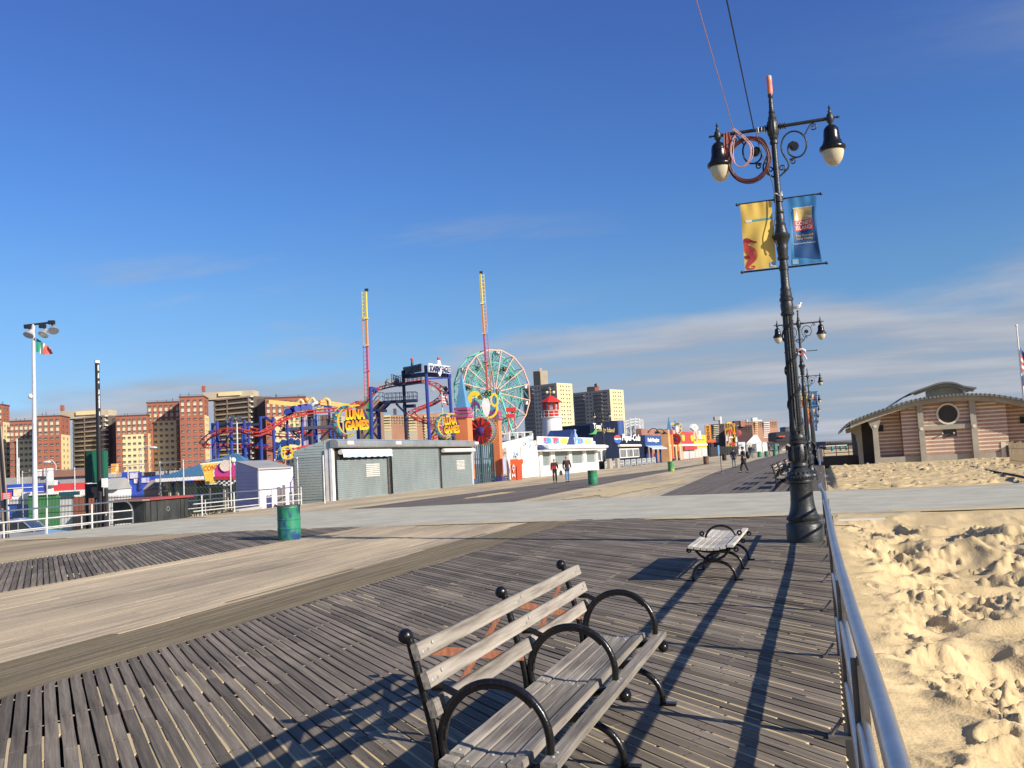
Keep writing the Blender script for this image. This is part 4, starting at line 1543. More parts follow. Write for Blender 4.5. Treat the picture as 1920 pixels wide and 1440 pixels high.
def slat_mesh(L, w, h, seed, m=None):
    """a weathered slat, long in y from 0 to L, slightly rounded and warped"""
    r = random.Random(seed)
    b = MB()
    n = 6
    prof = [(-w / 2, -h / 2 + 0.004), (-w / 2 + 0.004, -h / 2), (w / 2 - 0.004, -h / 2), (w / 2, -h / 2 + 0.004), (w / 2, h / 2 - 0.005), (w / 2 - 0.005, h / 2), (-w / 2 + 0.005, h / 2), (-w / 2, h / 2 - 0.005)]
    vs, fs = [], []
    for i in range(n + 1):
        dx, dz = r.uniform(-0.0015, 0.0015), r.uniform(-0.0015, 0.0015)
        vs += [(x + dx, L * i / n, z + dz) for x, z in prof]
    for i in range(n):
        for k in range(8):
            fs.append((8 * i + k, 8 * (i + 1) + k, 8 * (i + 1) + (k + 1) % 8, 8 * i + (k + 1) % 8))
    fs += [tuple(range(8)), tuple(8 * n + k for k in range(8))[::-1]]
    b.add(vs, fs)
    return b.mesh('slat', m or M_bench)


def place_slat(root, me, loc, tilt=0.0, name='slat'):
    o = bpy.data.objects.new(name, me)
    C.objects.link(o)
    o.parent = root
    o.location = loc
    o.rotation_euler = (0, tilt, 0)
    return o


def bolts(root, pts):
    b = MB()
    for p, n in pts:
        p, n = Vector(p), Vector(n).normalized()
        b.lathe([(0.0085, -0.002), (0.0085, 0.002), (0.005, 0.004)], 8, p, axis=n)
    obj('bolt_heads', b, mat('dull zinc bolts', (0.42, 0.41, 0.39), 0.5), root, True, kind='stuff', world=False)


def lower_legs(b, y, x0=-0.29, x1=0.29):
    """arch from foot to foot"""
    pts = [(x0 * 1.0, y, 0.0)]
    for k in range(17):
        a = math.pi * (1 - k / 16)
        pts.append((x1 * math.cos(a), y, 0.02 + 0.235 * math.sin(a) ** 0.82 if 0 < k < 16 else 0.02))
    pts.append((x1, y, 0.0))
    b.tube(pts, [0.021] * len(pts), 10)
    for x, s_ in ((x0, -1), (x1, 1)):
        b.box((x + s_ * 0.035, y, 0.010), (0.11, 0.055, 0.020))
    b.cyl((-0.05, y, 0.262), (0.05, y, 0.262), 0.026, 8)


def bench_back():
    """origin on the ground at the near frame, x from the seat's middle: seat front is +x"""
    t = thing('park_bench', '-', 'bench', (-1.44, 3.84, 0))
    back = [(-0.30, 0.0), (-0.285, 0.14), (-0.262, 0.27), (-0.245, 0.40), (-0.255, 0.52), (-0.285, 0.66), (-0.315, 0.78), (-0.345, 0.90), (-0.358, 0.955)]
    zs_frames = (0.0, 1.30, 2.60)
    for y in zs_frames:
        b = MB()
        b.tube(catmull([(x, y, z) for x, z in back[2:]], 3), 0.0195, 10)
        b.sphere((-0.372, y, 0.952), 0.035, 12, 8)
        b.cyl((-0.372, y - 0.040, 0.952), (-0.372, y + 0.040, 0.952), 0.018, 10)
        lower_legs(b, y)
        # seat bearer dips in the middle and ends in a scroll at the front
        b.tube(catmull([(-0.245, y, 0.42), (-0.17, y, 0.405), (-0.05, y, 0.385), (0.10, y, 0.385), (0.22, y, 0.415), (0.30, y, 0.425), (0.335, y, 0.40), (0.325, y, 0.37)], 4), 0.017, 8)
        b.sphere((0.315, y, 0.385), 0.035, 10, 6)
        b.tube(catmull([(-0.20, y, 0.40), (-0.14, y, 0.33), (-0.06, y, 0.28), (0.0, y, 0.262), (0.08, y, 0.28), (0.17, y, 0.34), (0.21, y, 0.41)], 4), 0.017, 8)
        obj('frame', b, M_blackpaint, t, True, world=False)
        b = MB()
        hoop(b, 0.025, 0.515, 0.245, 0.245, y, R(-22), R(202), 0.0185)
        b.tube([(-0.255, y, 0.735), (-0.20, y, 0.735), (-0.135, y, 0.705)], 0.017, 8)
        b.ring(0.238, 0.222, 0.030, (0.025, y, 0.515), VX, UZ, 30, R(40), R(180))
        rr_ = random.Random(int(y * 10))
        for k in range(34):
            a = R(48 + 120 * k / 33)
            d = Vector((math.cos(a), 0, math.sin(a)))
            b.box(Vector((0.025, y, 0.515)) + d * 0.2225, (0.012, 0.020, 0.006), Vector((-d.z, 0, d.x)), VY, d)
        obj('arm_hoop', b, M_blackpaint, t, True, world=False)
    L = 2.82
    s_back = [slat_mesh(L, 0.034, 0.072, k) for k in (1, 2)]
    for i, (x, z) in enumerate(((-0.307, 0.900), (-0.268, 0.780))):
        place_slat(t, s_back[i], (x + 0.022, -0.09, z), R(-16))
    # the lowest back slat is in lengths cut between the arms
    k = 0
    for (y0, y1) in ((-0.09, -0.0225), (0.0225, 1.275), (1.325, 2.575), (2.615, 2.69)):
        place_slat(t, slat_mesh(y1 - y0, 0.036, 0.074, 20 + k), (-0.222, y0, 0.662), R(-16))
        k += 1
    xs = (-0.165, -0.088, -0.011, 0.066, 0.143)
    zs = (0.436, 0.424, 0.420, 0.427, 0.444)
    for i in range(5):
        for k, (y0, y1) in enumerate(((-0.095, -0.022), (0.022, 1.278), (1.322, 2.70))) if i in (0, 4) else enumerate(((-0.095, 1.297), (1.303, 2.70))):
            place_slat(t, slat_mesh(y1 - y0, 0.071, 0.036, 40 + 7 * i + k), (xs[i], y0, zs[i]), R((9, 5, 0, -5, -9)[i]))
    place_slat(t, slat_mesh(2.82, 0.074, 0.036, 77), (0.288, -0.10, 0.452), R(3))
    # rusty crossed straps behind the back slats
    for y0 in (0.0, 1.30):
        b = MB()
        b.beam((-0.235, y0 + 0.05, 0.60), (-0.335, y0 + 1.25, 0.885), 0.042, 0.005, up=VX)
        b.beam((-0.335, y0 + 0.05, 0.885), (-0.240, y0 + 1.25, 0.60), 0.042, 0.005, up=VX)
        obj('strap', b, M_rust, t, world=False)
    pts = []
    for y in zs_frames:
        for dy in (-0.055, -0.0, 0.0, 0.055):
            for x, z in ((-0.268, 0.908), (-0.228, 0.788)):
                pts.append(((x, y + dy * 1.0, z + 0.01 * (1 if dy > 0 else -1)), (0.96, 0, 0.28)))
        pts.append(((0.288, y - 0.03, 0.471), (0, 0, 1)))
        pts.append(((0.288, y + 0.03, 0.471), (0, 0, 1)))
        for i in range(5):
            pts.append(((xs[i], y + (-0.05 if i % 2 else 0.06), zs[i] + 0.0185), (0, 0, 1)))
    bolts(t, pts)
    return t


bench = bench_back()
bench['label'] = 'weathered bench with slatted back and round iron arms nearest the viewer'
B_GROUP = 'weathered wooden benches beside the railing'
bench['group'] = B_GROUP
for y, lb in ((39.4, 'first far bench with a back just past the concrete path'), (44.4, 'second far bench with a back past the concrete path'), (52.5, 'third far bench with a back past the concrete path'), (61.5, 'fourth far bench with a back past the concrete path')):
    copy_tree(bench, (-1.62, y, 0), 0, lb, B_GROUP)


def bench_flat():
    t = thing('park_bench', 'backless slatted bench with low iron hoop between the near bench and the lamp', 'bench', (-1.46, 12.55, 0), B_GROUP)
    for y in (0.0, 1.13, 2.26):
        b = MB()
        lower_legs(b, y, -0.275, 0.275)
        b.tube(catmull([(-0.32, y, 0.405), (-0.27, y, 0.42), (-0.20, y, 0.405), (-0.08, y, 0.38), (0.06, y, 0.38), (0.20, y, 0.405), (0.27, y, 0.425), (0.31, y, 0.41)], 4), 0.019, 8)
        for sx in (-1, 1):
            b.ring(0.036, 0.016, 0.028, (sx * 0.305, y, 0.40), VX, UZ, 14)
        b.tube(catmull([(-0.22, y, 0.40), (-0.15, y, 0.32), (-0.06, y, 0.275), (0.0, y, 0.262), (0.06, y, 0.275), (0.15, y, 0.32), (0.22, y, 0.40)], 4), 0.017, 8)
        obj('frame', b, M_blackpaint, t, True, world=False)
    b = MB()
    hoop(b, 0, 0.43, 0.215, 0.19, 1.13, 0, math.pi, 0.017)
    for sx in (-1, 1):
        b.tube([(sx * 0.215, 1.13, 0.43), (sx * 0.25, 1.13, 0.455), (sx * 0.26, 1.13, 0.50)], 0.015, 8)
        b.ring(0.038, 0.014, 0.030, (sx * 0.262, 1.13, 0.515), VX, UZ, 14)
    obj('arm_hoop', b, M_blackpaint, t, True, world=False)
    b = MB()
    b.beam((0, 0.05, 0.27), (0, 2.2, 0.27), 0.03, 0.012)
    obj('tie_bar', b, M_blackpaint, t, world=False)
    xs = (-0.262, -0.178, -0.096, -0.014, 0.068, 0.150, 0.245)
    zs = (0.450, 0.436, 0.424, 0.420, 0.425, 0.438, 0.456)
    for i in range(7):
        place_slat(t, slat_mesh(2.56, 0.074 if i < 6 else 0.082, 0.036, 90 + i, mat('bleached slats', (0.58, 0.54, 0.47), 0.75, 0, (0.27, 0.245, 0.21), 9.0, 8, (2.2, 0.2, 2.2), 0.36, 0.74, 0.4, None, 0.12, 0, 0.25)), (xs[i], -0.14, zs[i]), R((8, 7, 4, 0, -4, -7, 3)[i]))
    pts = [((xs[i], y + 0.03, zs[i] + 0.0185), (0, 0, 1)) for i in range(7) for y in (0.0, 1.13, 2.26)]
    bolts(t, pts)
    return t


bench_flat()


# ---------------------------------------------------------------- steel drum bins
def drum(loc, m, label, h=0.86, r=0.29):
    t = thing('litter_bin', label, 'litter bin', loc, 'steel drum bins along the boardwalk')
    b = MB()
    b.lathe([(r * 0.97, 0.0), (r, 0.02), (r, h * 0.30), (r * 1.035, h * 0.315), (r * 1.035, h * 0.335), (r, h * 0.35), (r, h * 0.575), (r * 1.035, h * 0.59), (r * 1.035, h * 0.61), (r, h * 0.625),
             (r, h * 0.93), (r * 1.03, h * 0.945), (r * 1.0, h * 0.96), (r * 1.0, h * 0.985), (r * 0.94, h * 0.985), (r * 0.93, h * 0.55), (0.02, h * 0.55)], 36)
    obj('drum', b, m, t, True, world=False)
    b = MB()
    b.tube([(r * 1.0 * math.cos(a), r * 1.0 * math.sin(a), h) for a in (2 * math.pi * q / 36 for q in range(36))], 0.017, 6, True)
    obj('rim', b, mat('rusty rim', (0.20, 0.10, 0.06), 0.7, 0, (0.05, 0.09, 0.07), 5.0), t, True, world=False)
    return t


p = gp(533, 1013)
near_bin = drum((p.x, p.y + 0.25, 0), M_binpaint, 'green drum bin with blue paint showing, nearest, on the left planks')
for (px, py, m, lb) in ((1110, 909, M_bingreen, 'plain green drum bin in front of the strolling couple'), (1258, 884, mat('bin green and yellow', (0.05, 0.25, 0.09), 0.5, 0, (0.40, 0.36, 0.05), 3.0, 5, (1, 1, 1), 0.52, 0.58), 'green drum bin with yellow marks before the blue shop'),
                        (1324, 871, M_brownbin, 'brown wooden bin before the shuttered shops'), (1358, 863.5, M_black, 'dark bin behind the thin black stand'),
                        (1424, 857.2, M_bingreen, 'small green bin left of its pair before the white tents'), (1437, 856.5, M_binpaint, 'small yellowish green bin right of its pair before the white tents'), (1452.5, 855.0, M_bingreen, 'small distant green bin farthest along the boardwalk')):
    p = gp(px, py)
    sc = 1.0 if py > 880 else 1.15
    drum((p.x, p.y + 0.28, 0), m, lb, 0.86 * sc, 0.29 * sc)


# ---------------------------------------------------------------- left edge: handrails, bin counter, the lot below
GZ = -1.9


def handrail(name_label, x, y0, y1, posts, z=0.0, bend=False, r=0.030):
    t = thing('handrail', name_label, 'handrail', (x, (y0 + y1) / 2, z), 'pale pipe handrails on the left edge')
    for k, h in enumerate((0.94, 0.56, 0.24)):
        b = MB()
        pts = [(x, y0, z + h), (x, y1, z + h)]
        if k == 0 and bend:
            pts = [(x, y0, z + h)] + [(x, y1 - 0.5 + 0.5 * math.sin(a), z + h - 0.5 + 0.5 * math.cos(a)) for a in (math.pi / 2 * q / 8 for q in range(9))] + [(x, y1, z)]
        b.tube(pts, r * (1 if k == 0 else 0.8), 8)
        obj('top_rail' if k == 0 else 'lower_rail', b, M_whiterail if k else M_steel, t, True)
    for y in posts:
        b = MB()
        b.cyl((x, y, z - 0.4 if z < 0 else z), (x, y, z + 0.93), r * 1.1, 8)
        obj('post', b, M_whiterail, t, True)
    return t


handrail('pale pipe handrail at the far left with a rounded end beside the black counter', -26.3, 14.0, 30.9, [15.6, 17.8, 20.0, 22.2, 24.4, 26.53, 28.7], 0, True)
handrail('pale pipe handrail between the black counter and the grey shutters', -26.3, 34.7, 43.7, [35.3, 37.7, 40.9, 43.65])
handrail('lower ramp handrail behind the far left handrail', -29.4, 12.0, 33.0, [14, 16, 18, 20, 22, 24, 25.4, 27.6, 29.6, 31.5, 32.9], -0.55, False, 0.024)
handrail('lower ramp handrail behind the one by the grey shutters', -29.6, 33.4, 42.0, [33.6, 35.2, 36.8, 38.4, 40.0, 41.9], -0.35, False, 0.024)
b = MB()
b.add([(-28.6, 10, -1.9), (-28.6, 43.5, -1.9), (-28.6, 43.5, 0.02), (-28.6, 10, -0.62), (-28.9, 10, -1.9), (-28.9, 43.5, -1.9), (-28.9, 43.5, 0.02), (-28.9, 10, -0.62)],
      [(0, 1, 2, 3), (7, 6, 5, 4), (3, 2, 6, 7), (0, 3, 7, 4), (1, 5, 6, 2)])
b.add([(-29.8, 10, -1.88), (-29.8, 42, -1.88), (-29.8, 42, -0.36), (-29.8, 10, -0.75), (-28.9, 10, -1.88), (-28.9, 42, -1.88), (-28.9, 42, -0.36), (-28.9, 10, -0.75)],
      [(3, 2, 1, 0), (4, 5, 6, 7), (3, 7, 6, 2), (0, 4, 7, 3), (1, 2, 6, 5)])
b.bx((-32.5, 31, -1.9), (-30.2, 39.5, -0.55))
one('ramp', b, mat('ramp concrete', (0.50, 0.475, 0.43), 0.85, 0, (0.36, 0.335, 0.30), 0.7, 8), 'pale concrete access ramp below the left handrails', 'ramp')


def counter():
    t = thing('counter', 'black wooden counter with a red lid by the left handrails', 'counter', (-27.2, 33.0, 0))
    m = mat('black stained boards', (0.020, 0.023, 0.022), 0.6, 0, (0.045, 0.048, 0.045), 3.0, 6, (1, 1, 0.3))
    b = MB()
    b.bx((-28.0, 31.75, 0.0), (-26.45, 34.5, 0.88))
    body = obj('body', b, m, t)
    for y0, y1 in ((31.78, 32.05), (32.10, 32.45), (32.50, 33.95), (34.0, 34.2), (34.24, 34.48)):
        b = MB()
        b.bx((-26.448, y0, 0.0), (-26.40, y1, 0.84))
        obj('panel', b, m, t)
    b = MB()
    b.bx((-28.1, 32.9 - 0.95, 0.885), (-26.30, 34.75, 0.975))
    obj('lid', b, mat('worn red boards', (0.34, 0.045, 0.045), 0.65, 0, (0.27, 0.05, 0.045), 2.0, 6), t)
    b = MB()
    b.bx((-28.1, 31.5, 0.882), (-26.32, 31.94, 0.95))
    obj('lid', b, mat('grey brown board', (0.30, 0.22, 0.16), 0.8), t, label='grey brown broken end of the lid')
    b = MB()
    b.ring(0.10, 0.075, 0.012, (-26.395, 33.15, 0.47), VY, UZ, 16)
    obj('ring_mark', b, mat('chalk mark', (0.22, 0.22, 0.21), 0.8), t)
    return t


counter()


def wall_box(b, px0, px1, yt, d, dep, mi=0, zb=GZ, yb=None):
    """a block whose front faces the viewer at distance d, between two sight lines"""
    a = dp(px0, yt, d)
    c = dp(px1, yt, d)
    z1 = (a.z + c.z) / 2
    z0 = zb if yb is None else (dp(px0, yb, d).z + dp(px1, yb, d).z) / 2
    m = (a + c) / 2
    m.z = 0
    b.box(Vector((m.x, m.y, (z0 + z1) / 2)) - LN * (dep / 2), ((c - a).length, dep, z1 - z0), LU, -LN, UZ, mi)
    return m, (c - a).length, z0, z1


def shed(name, label, cat, px0, px1, yt, d, dep, m, parts=(), group=None, roof=None):
    """parts: (name, px0, px1, ytop, ybottom, material, proud)"""
    mid = dp((px0 + px1) / 2, yt, d)
    t = thing(name, label, cat, (mid.x, mid.y, GZ), group)
    b = MB()
    wall_box(b, px0, px1, yt, d, dep)
    obj('walls', b, m, t)
    if roof:
        m2, rise, over = roof
        b = MB()
        a, c = dp(px0 - over, yt, d), dp(px1 + over, yt, d)
        zt = max(a.z, c.z) - 0.02
        a.z = c.z = zt
        q = -LN * dep
        up = UZ * rise
        b.add([a + LN * 0.3, c + LN * 0.3, c + q, a + q, a + q * 0.5 + up, c + q * 0.5 + up], [(0, 1, 5, 4), (2, 3, 4, 5), (0, 4, 3), (1, 2, 5), (3, 2, 1, 0)])
        obj('roof', b, m2, t)
    for (nm, x0, x1, y0, y1, mm_, pr) in parts:
        b = MB()
        wall_box(b, x0, x1, y0, d - pr, 0.06 + pr * 0.8, 0, 0, y1)
        obj(nm, b, mm_, t)
    return t


M_grey = mat('grey metal sheeting', (0.40, 0.385, 0.36), 0.6, 0, (0.33, 0.315, 0.295), 0.5, 6)
M_cobalt = mat('cobalt hoarding', (0.030, 0.085, 0.50), 0.5, 0, (0.025, 0.07, 0.40), 0.5, 5)
M_awnred = mat('red hoarding', (0.70, 0.055, 0.060), 0.6, 0, (0.60, 0.045, 0.05), 0.6, 5)
M_grass = mat('bright green container', (0.075, 0.30, 0.085), 0.6, 0, (0.06, 0.24, 0.07), 0.8, 5)
M_terra = mat('rust brown roofing', (0.33, 0.155, 0.105), 0.8, 0, (0.28, 0.135, 0.09), 0.4, 6)
M_signs = [mat('poster one', (0.75, 0.72, 0.68), 0.6, 0, (0.50, 0.20, 0.30), 1.6, 3, (1, 1, 1), 0.52, 0.60), mat('poster two', (0.75, 0.62, 0.30), 0.6, 0, (0.70, 0.68, 0.62), 1.4, 3, (1, 1, 1), 0.48, 0.54),
           mat('poster three', (0.62, 0.58, 0.70), 0.6, 0, (0.35, 0.30, 0.60), 1.8, 3, (1, 1, 1), 0.50, 0.58)]
shed('warehouse', 'long grey warehouse with a rust brown roof behind the red hoarding', 'warehouse', 8, 172, 892, 98, 14, M_grey, [('rust_roof', 96, 172, 881, 893, M_terra, 0.3), ('vent_box', 70, 76, 880, 893, M_whitepaint, 0.4), ('vent_box', 82, 88, 878, 893, M_whitepaint, 0.4)])
shed('stall', 'low cobalt blue stall front at far left below the apartments', 'stall', 11, 84, 907, 90, 3, M_cobalt,
     [('poster', 25, 41, 917, 930, M_signs[1], 0.2), ('white_strip', 14, 80, 913.5, 915, M_whiteprint, 0.12), ('white_panel', 41, 82, 922, 945, M_whiteprint, 0.3), ('white_panel', 13, 40, 931, 945, M_whiteprint, 0.3)])
shed('stall', 'red topped stall front with a white base beside the white tank', 'stall', 84, 160, 907, 88, 3, M_whitepaint, [('red_hoarding', 83, 160, 906.5, 920, M_awnred, 0.3), ('white_base', 60, 160, 920.5, 932, M_whiteprint, 0.4)])
shed('container', 'bright green container behind the black picket fence', 'container', 53, 109, 927, 78, 3, M_grass, [('pale_roof', 54, 108, 925.5, 928, M_whiteprint, 0.2)])
t = thing('water_tank', 'white cylindrical tank rising over the red stall front', 'tank', tuple(dp(93, 911, 87))[:2] + (GZ,))
b = MB()
q = dp(93, 878, 87)
b.cyl((q.x, q.y, GZ), (q.x, q.y, q.z), 0.33, 16)
obj('tank', b, M_whitepaint, t, True)
b = MB()
wall_box(b, 87, 102, 901, 86.2, 0.6, 0, 0, 910)
obj('bracket_box', b, M_whitepaint, t)
shed('hall', 'cobalt blue hall with posters on its front left of the blue roofed pavilion', 'hall', 196, 298, 893, 92, 10, M_cobalt,
     [('poster', 203, 222, 898, 908, M_signs[0], 0.15), ('poster', 225, 241, 898, 907, M_signs[1], 0.15), ('poster', 243, 260, 886, 897, M_signs[2], 0.15), ('poster', 251, 259, 898, 906, M_signs[0], 0.15),
      ('poster', 264, 279, 896, 905, M_signs[2], 0.15), ('gable', 228, 262, 884.5, 893, M_cobalt, 0.05), ('dark_opening', 270, 291, 885, 892.5, M_black, 0.05), ('blue_post', 260, 264, 885, 918, M_blue, 0.25)])
shed('hall', 'pale grey hall roof edge seen between the black pole and the blue hall', 'hall', 194, 300, 886, 104, 8, M_grey, [('brown_band', 190, 232, 877, 886, M_terra, 0.1)])
shed('kiosk', 'small white kiosk with a grey hipped roof right of the black pole', 'kiosk', 196, 221, 918, 62, 2.2, M_whitepaint, (), None, (M_grey, 0.75, 2))
shed('kiosk', 'white booth with a dark leaning awning behind the picket fence', 'kiosk', 113, 135, 929, 66, 1.6, M_whitepaint, [('awning', 110, 146, 922, 929, M_teal, 0.3)])
shed('storage_box', 'rusty orange panelled store behind the picket fence', 'store', 136, 183, 932, 66, 1.6, mat('rusty orange panels', (0.46, 0.13, 0.055), 0.7, 0, (0.34, 0.10, 0.05), 1.2, 6),
     [('panel', 137 + 11.5 * k, 146 + 11.5 * k, 933, 958, mat('rust panel', (0.40, 0.11, 0.05), 0.7), 0.06) for k in range(4)])
shed('tent', 'small tan tent with a rounded top in front of the blue hall', 'tent', 270, 299, 917, 74, 3, mat('tan canvas', (0.36, 0.28, 0.22), 0.85), [('flap', 284, 300, 911, 932, mat('dusty canvas', (0.42, 0.31, 0.27), 0.85), 0.1)], None, (mat('tan canvas', (0.36, 0.28, 0.22), 0.85), 0.7, 0))

# pavilion with a ribbed blue roof
pm = dp(395, 900, 78)
t = thing('pavilion', 'open pavilion with a ribbed blue hipped roof', 'pavilion', (pm.x, pm.y, GZ))
e0, e1, pk0, pk1, e2 = dp(292, 897, 72), dp(478, 886, 72), dp(436, 851, 80), dp(446, 851, 80), dp(500, 880, 88)
e3 = dp(330, 890, 92)
b = MB()
b.add([e0, e1, e2, e3, pk0, pk1], [(0, 1, 5, 4), (1, 2, 5), (2, 3, 4, 5), (3, 0, 4)])
b.add([p - UZ * 0.12 for p in (e0, e1, e2, e3)], [(3, 2, 1, 0)])
obj('roof', b, mat('weathered blue roof', (0.075, 0.20, 0.34), 0.5, 0, (0.06, 0.165, 0.29), 0.6, 6), t)
for k in range(1, 20):
    f_ = k / 20
    a = e0.lerp(e1, f_)
    c = pk0.lerp(pk1, f_) if False else None
    # rib runs straight up the slope until it meets a hip
    nrm = (pk0 - e0)
    top = None
    # intersect vertical plane through a along slope with hips: the slope's run
    run = ((pk0 + pk1) / 2 - (e0 + e1) / 2)
    g = (e1 - e0)
    L_ = g.length
    g.normalize()
    s_ = (a - e0).dot(g)
    s0, s1 = (pk0 - e0).dot(g), (pk1 - e0).dot(g)
    fr = min(1.0, s_ / s0) if s_ < s0 else (1.0 if s_ < s1 else (L_ - s_) / (L_ - s1))
    hgt = (pk0 - e0) - g * s0
    b = MB()
    b.beam(a + UZ * 0.03, a + hgt * fr + UZ * 0.03, 0.05, 0.06)
    obj('roof_seam', b, mat('dark blue seam', (0.05, 0.14, 0.25), 0.5), t)
b = MB()
b.beam(e0 - UZ * 0.16 + LN * 0.05, e1 - UZ * 0.16 + LN * 0.05, 0.10, 0.26)
obj('fascia', b, M_whitepaint, t)
for px in (300, 318, 332, 420, 474):
    p = dp(px, 899, 73)
    b = MB()
    b.bx((p.x - 0.09, p.y - 0.09, GZ), (p.x + 0.09, p.y + 0.09, p.z + 0.1))
    obj('post', b, M_tan, t)
b = MB()
wall_box(b, 320, 470, 900, 84, 1.0)
obj('back_wall', b, M_darkbrick, t)
b = MB()
wall_box(b, 326, 364, 905, 79, 0.6)
obj('pale_booth', b, M_grey, t)
b = MB()
wall_box(b, 305, 318, 901, 73.2, 0.08, 0, 0, 922)
obj('poster', b, mat('red white poster', (0.75, 0.70, 0.65), 0.6, 0, (0.65, 0.15, 0.08), 1.5, 3, (1, 1, 1), 0.50, 0.54), t)

# racing sign
o = dp(410, 890, 66)
t = thing('sign', 'yellow and magenta kart track sign lettered CONEY left of the lilac shed', 'sign', (o.x, o.y, o.z - 1.2))
m_ = 66 / F


def onface(px, py, d=66, pr=0.0):
    return dp(px, py, d) + LN * pr


def facepoly(b, pts, d, th, pr=0.0, mi=0):
    o_ = dp(pts[0][0], pts[0][1], d) + LN * pr
    poly = [((dp(x, y, d) + LN * pr - o_).dot(LU), (dp(x, y, d) + LN * pr - o_).z) for x, y in pts]
    b.prism(poly, th, o_, LU, UZ, mi)
    return b


b = facepoly(MB(), [(376, 869), (420, 864), (420, 907), (386, 909), (386, 903)], 66, 0.12)
obj('white_backing', b, M_whiteprint, t)
b = facepoly(MB(), [(379, 871), (420, 866), (420, 904), (388, 906)], 66, 0.06, 0.08)
obj('yellow_panel', b, mat('yellow sign', (0.82, 0.50, 0.05), 0.5, 0, (0.80, 0.58, 0.10), 1.0), t)


def pxdisc(cx, cy, r, n=20, a0=0, a1=2 * math.pi):
    return [(cx + r * math.cos(a0 + (a1 - a0) * k / n), cy - r * math.sin(a0 + (a1 - a0) * k / n)) for k in range(n if a1 - a0 > 6.28 else n + 1)]


b = facepoly(MB(), pxdisc(425, 887, 24), 66, 0.10, 0.12)
obj('disc', b, M_whiteprint, t)
b = facepoly(MB(), pxdisc(425, 886, 21.5, 20, R(-38), R(218)), 66, 0.06, 0.19)
obj('magenta_disc', b, mat('magenta sign', (0.62, 0.035, 0.26), 0.5), t)
b = facepoly(MB(), pxdisc(425, 873, 11), 66, 0.06, 0.25)
obj('plain_badge', b, mat('pale peach badge', (0.76, 0.62, 0.52), 0.6), t)
b = facepoly(MB(), [(404, 893), (446, 893), (444, 899), (406, 900)], 66, 0.05, 0.24)
obj('dark_band', b, M_darkred, t)
k_ = 0
for i in range(8):
    for j in range(3):
        if (i + j) % 2 == 0 and abs((i - 3.5)) < 4.2 - j * 0.9:
            b = MB()
            q = onface(409 + i * 4.6, 901.5 + j * 3.4, 66, 0.24)
            b.box(q, (4.2 * m_, 0.03, 3.1 * m_), LU, LN, UZ)
            obj('black_square', b, M_black, t)
b = MB()
b.text('coney', onface(400, 877, 66, 0.13), (LU + UZ * 0.06).normalized(), UZ, 34 * m_, 10 * m_, 0.04)
obj('lettering', b, mat('orange letters', (0.70, 0.16, 0.02), 0.5), t)
b = MB()
b.text('race', onface(402, 897, 66, 0.14), (LU + UZ * 0.06).normalized(), UZ, 22 * m_, 13 * m_, 0.04)
obj('lettering', b, M_redprint, t)
for px in (392, 425):
    p = onface(px, 907, 66, -0.15)
    b = MB()
    b.cyl((p.x, p.y, GZ), (p.x, p.y, p.z + 0.3), 0.06, 8)
    obj('post', b, M_steel2, t, True)

# lilac shed
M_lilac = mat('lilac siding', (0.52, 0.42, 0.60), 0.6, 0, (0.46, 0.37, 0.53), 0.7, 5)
M_lilac2 = mat('sunlit lilac siding', (0.72, 0.62, 0.74), 0.6, 0, (0.66, 0.57, 0.68), 0.7, 5)  # the front wall's sunlight is put into this paler lilac
c0, cL, cR = dp(485, 878, 50), dp(443, 868, 54), dp(549, 876, 51.2)
t = thing('shed', 'lilac clapboard shed with a grey roof left of the grey shutters', 'shed', (c0.x, c0.y, GZ))
bl = dp(520, 865, 68)
b = MB()
flat = lambda p, z: Vector((p.x, p.y, z))
zt = c0.z
b.add([flat(c0, GZ), flat(cR, GZ), flat(cR, zt), flat(c0, zt)], [(0, 1, 2, 3)])
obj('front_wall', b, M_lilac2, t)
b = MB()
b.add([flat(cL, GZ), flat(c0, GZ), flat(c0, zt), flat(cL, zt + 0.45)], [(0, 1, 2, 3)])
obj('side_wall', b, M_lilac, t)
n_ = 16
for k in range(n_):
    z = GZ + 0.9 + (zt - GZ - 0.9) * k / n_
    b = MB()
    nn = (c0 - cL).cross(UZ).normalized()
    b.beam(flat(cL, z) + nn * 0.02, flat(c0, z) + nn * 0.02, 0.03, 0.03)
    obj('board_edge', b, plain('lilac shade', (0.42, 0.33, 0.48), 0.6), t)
b = MB()
far_ = cR + (cL - c0)
b.add([flat(c0, zt) + LN * 0.15, flat(cR, zt) + LN * 0.15, flat(far_, zt + 0.5), flat(cL, zt + 0.5), flat(cL, zt + 0.42), flat(far_, zt + 0.42), flat(cR, zt - 0.08) + LN * 0.15, flat(c0, zt - 0.08) + LN * 0.15],
      [(0, 1, 2, 3), (7, 6, 1, 0), (0, 3, 4, 7), (1, 6, 5, 2), (2, 5, 4, 3), (4, 5, 6, 7)])
obj('roof', b, M_grey, t)
b = MB()
b.beam(flat(c0, GZ), flat(c0, zt), 0.09)
b.beam(flat(cL, GZ), flat(cL, zt + 0.4), 0.09)
obj('corner_boards', b, M_whitepaint, t, kind='stuff')
for (x0, x1, y0) in ((519, 525, 913), (526, 528, 915), (529, 534, 909), (542, 547, 923)):
    b = MB()
    wall_box(b, x0, x1, y0, 49.6, 0.1)
    obj('plank_leaning', b, plain('grey old plank', (0.24, 0.21, 0.20), 0.8), t)
p = dp(437, 863, 64)
t = thing('globe_lamp', 'white globe lamp above the kart sign', 'lamp', (p.x, p.y, GZ))
b = MB()
b.sphere((p.x, p.y, p.z), 0.20, 12, 8)
obj('globe', b, mat('cream globe', (0.78, 0.70, 0.50), 0.4), t, True)
b = MB()
b.cyl((p.x, p.y, GZ), (p.x, p.y, p.z - 0.15), 0.04, 8)
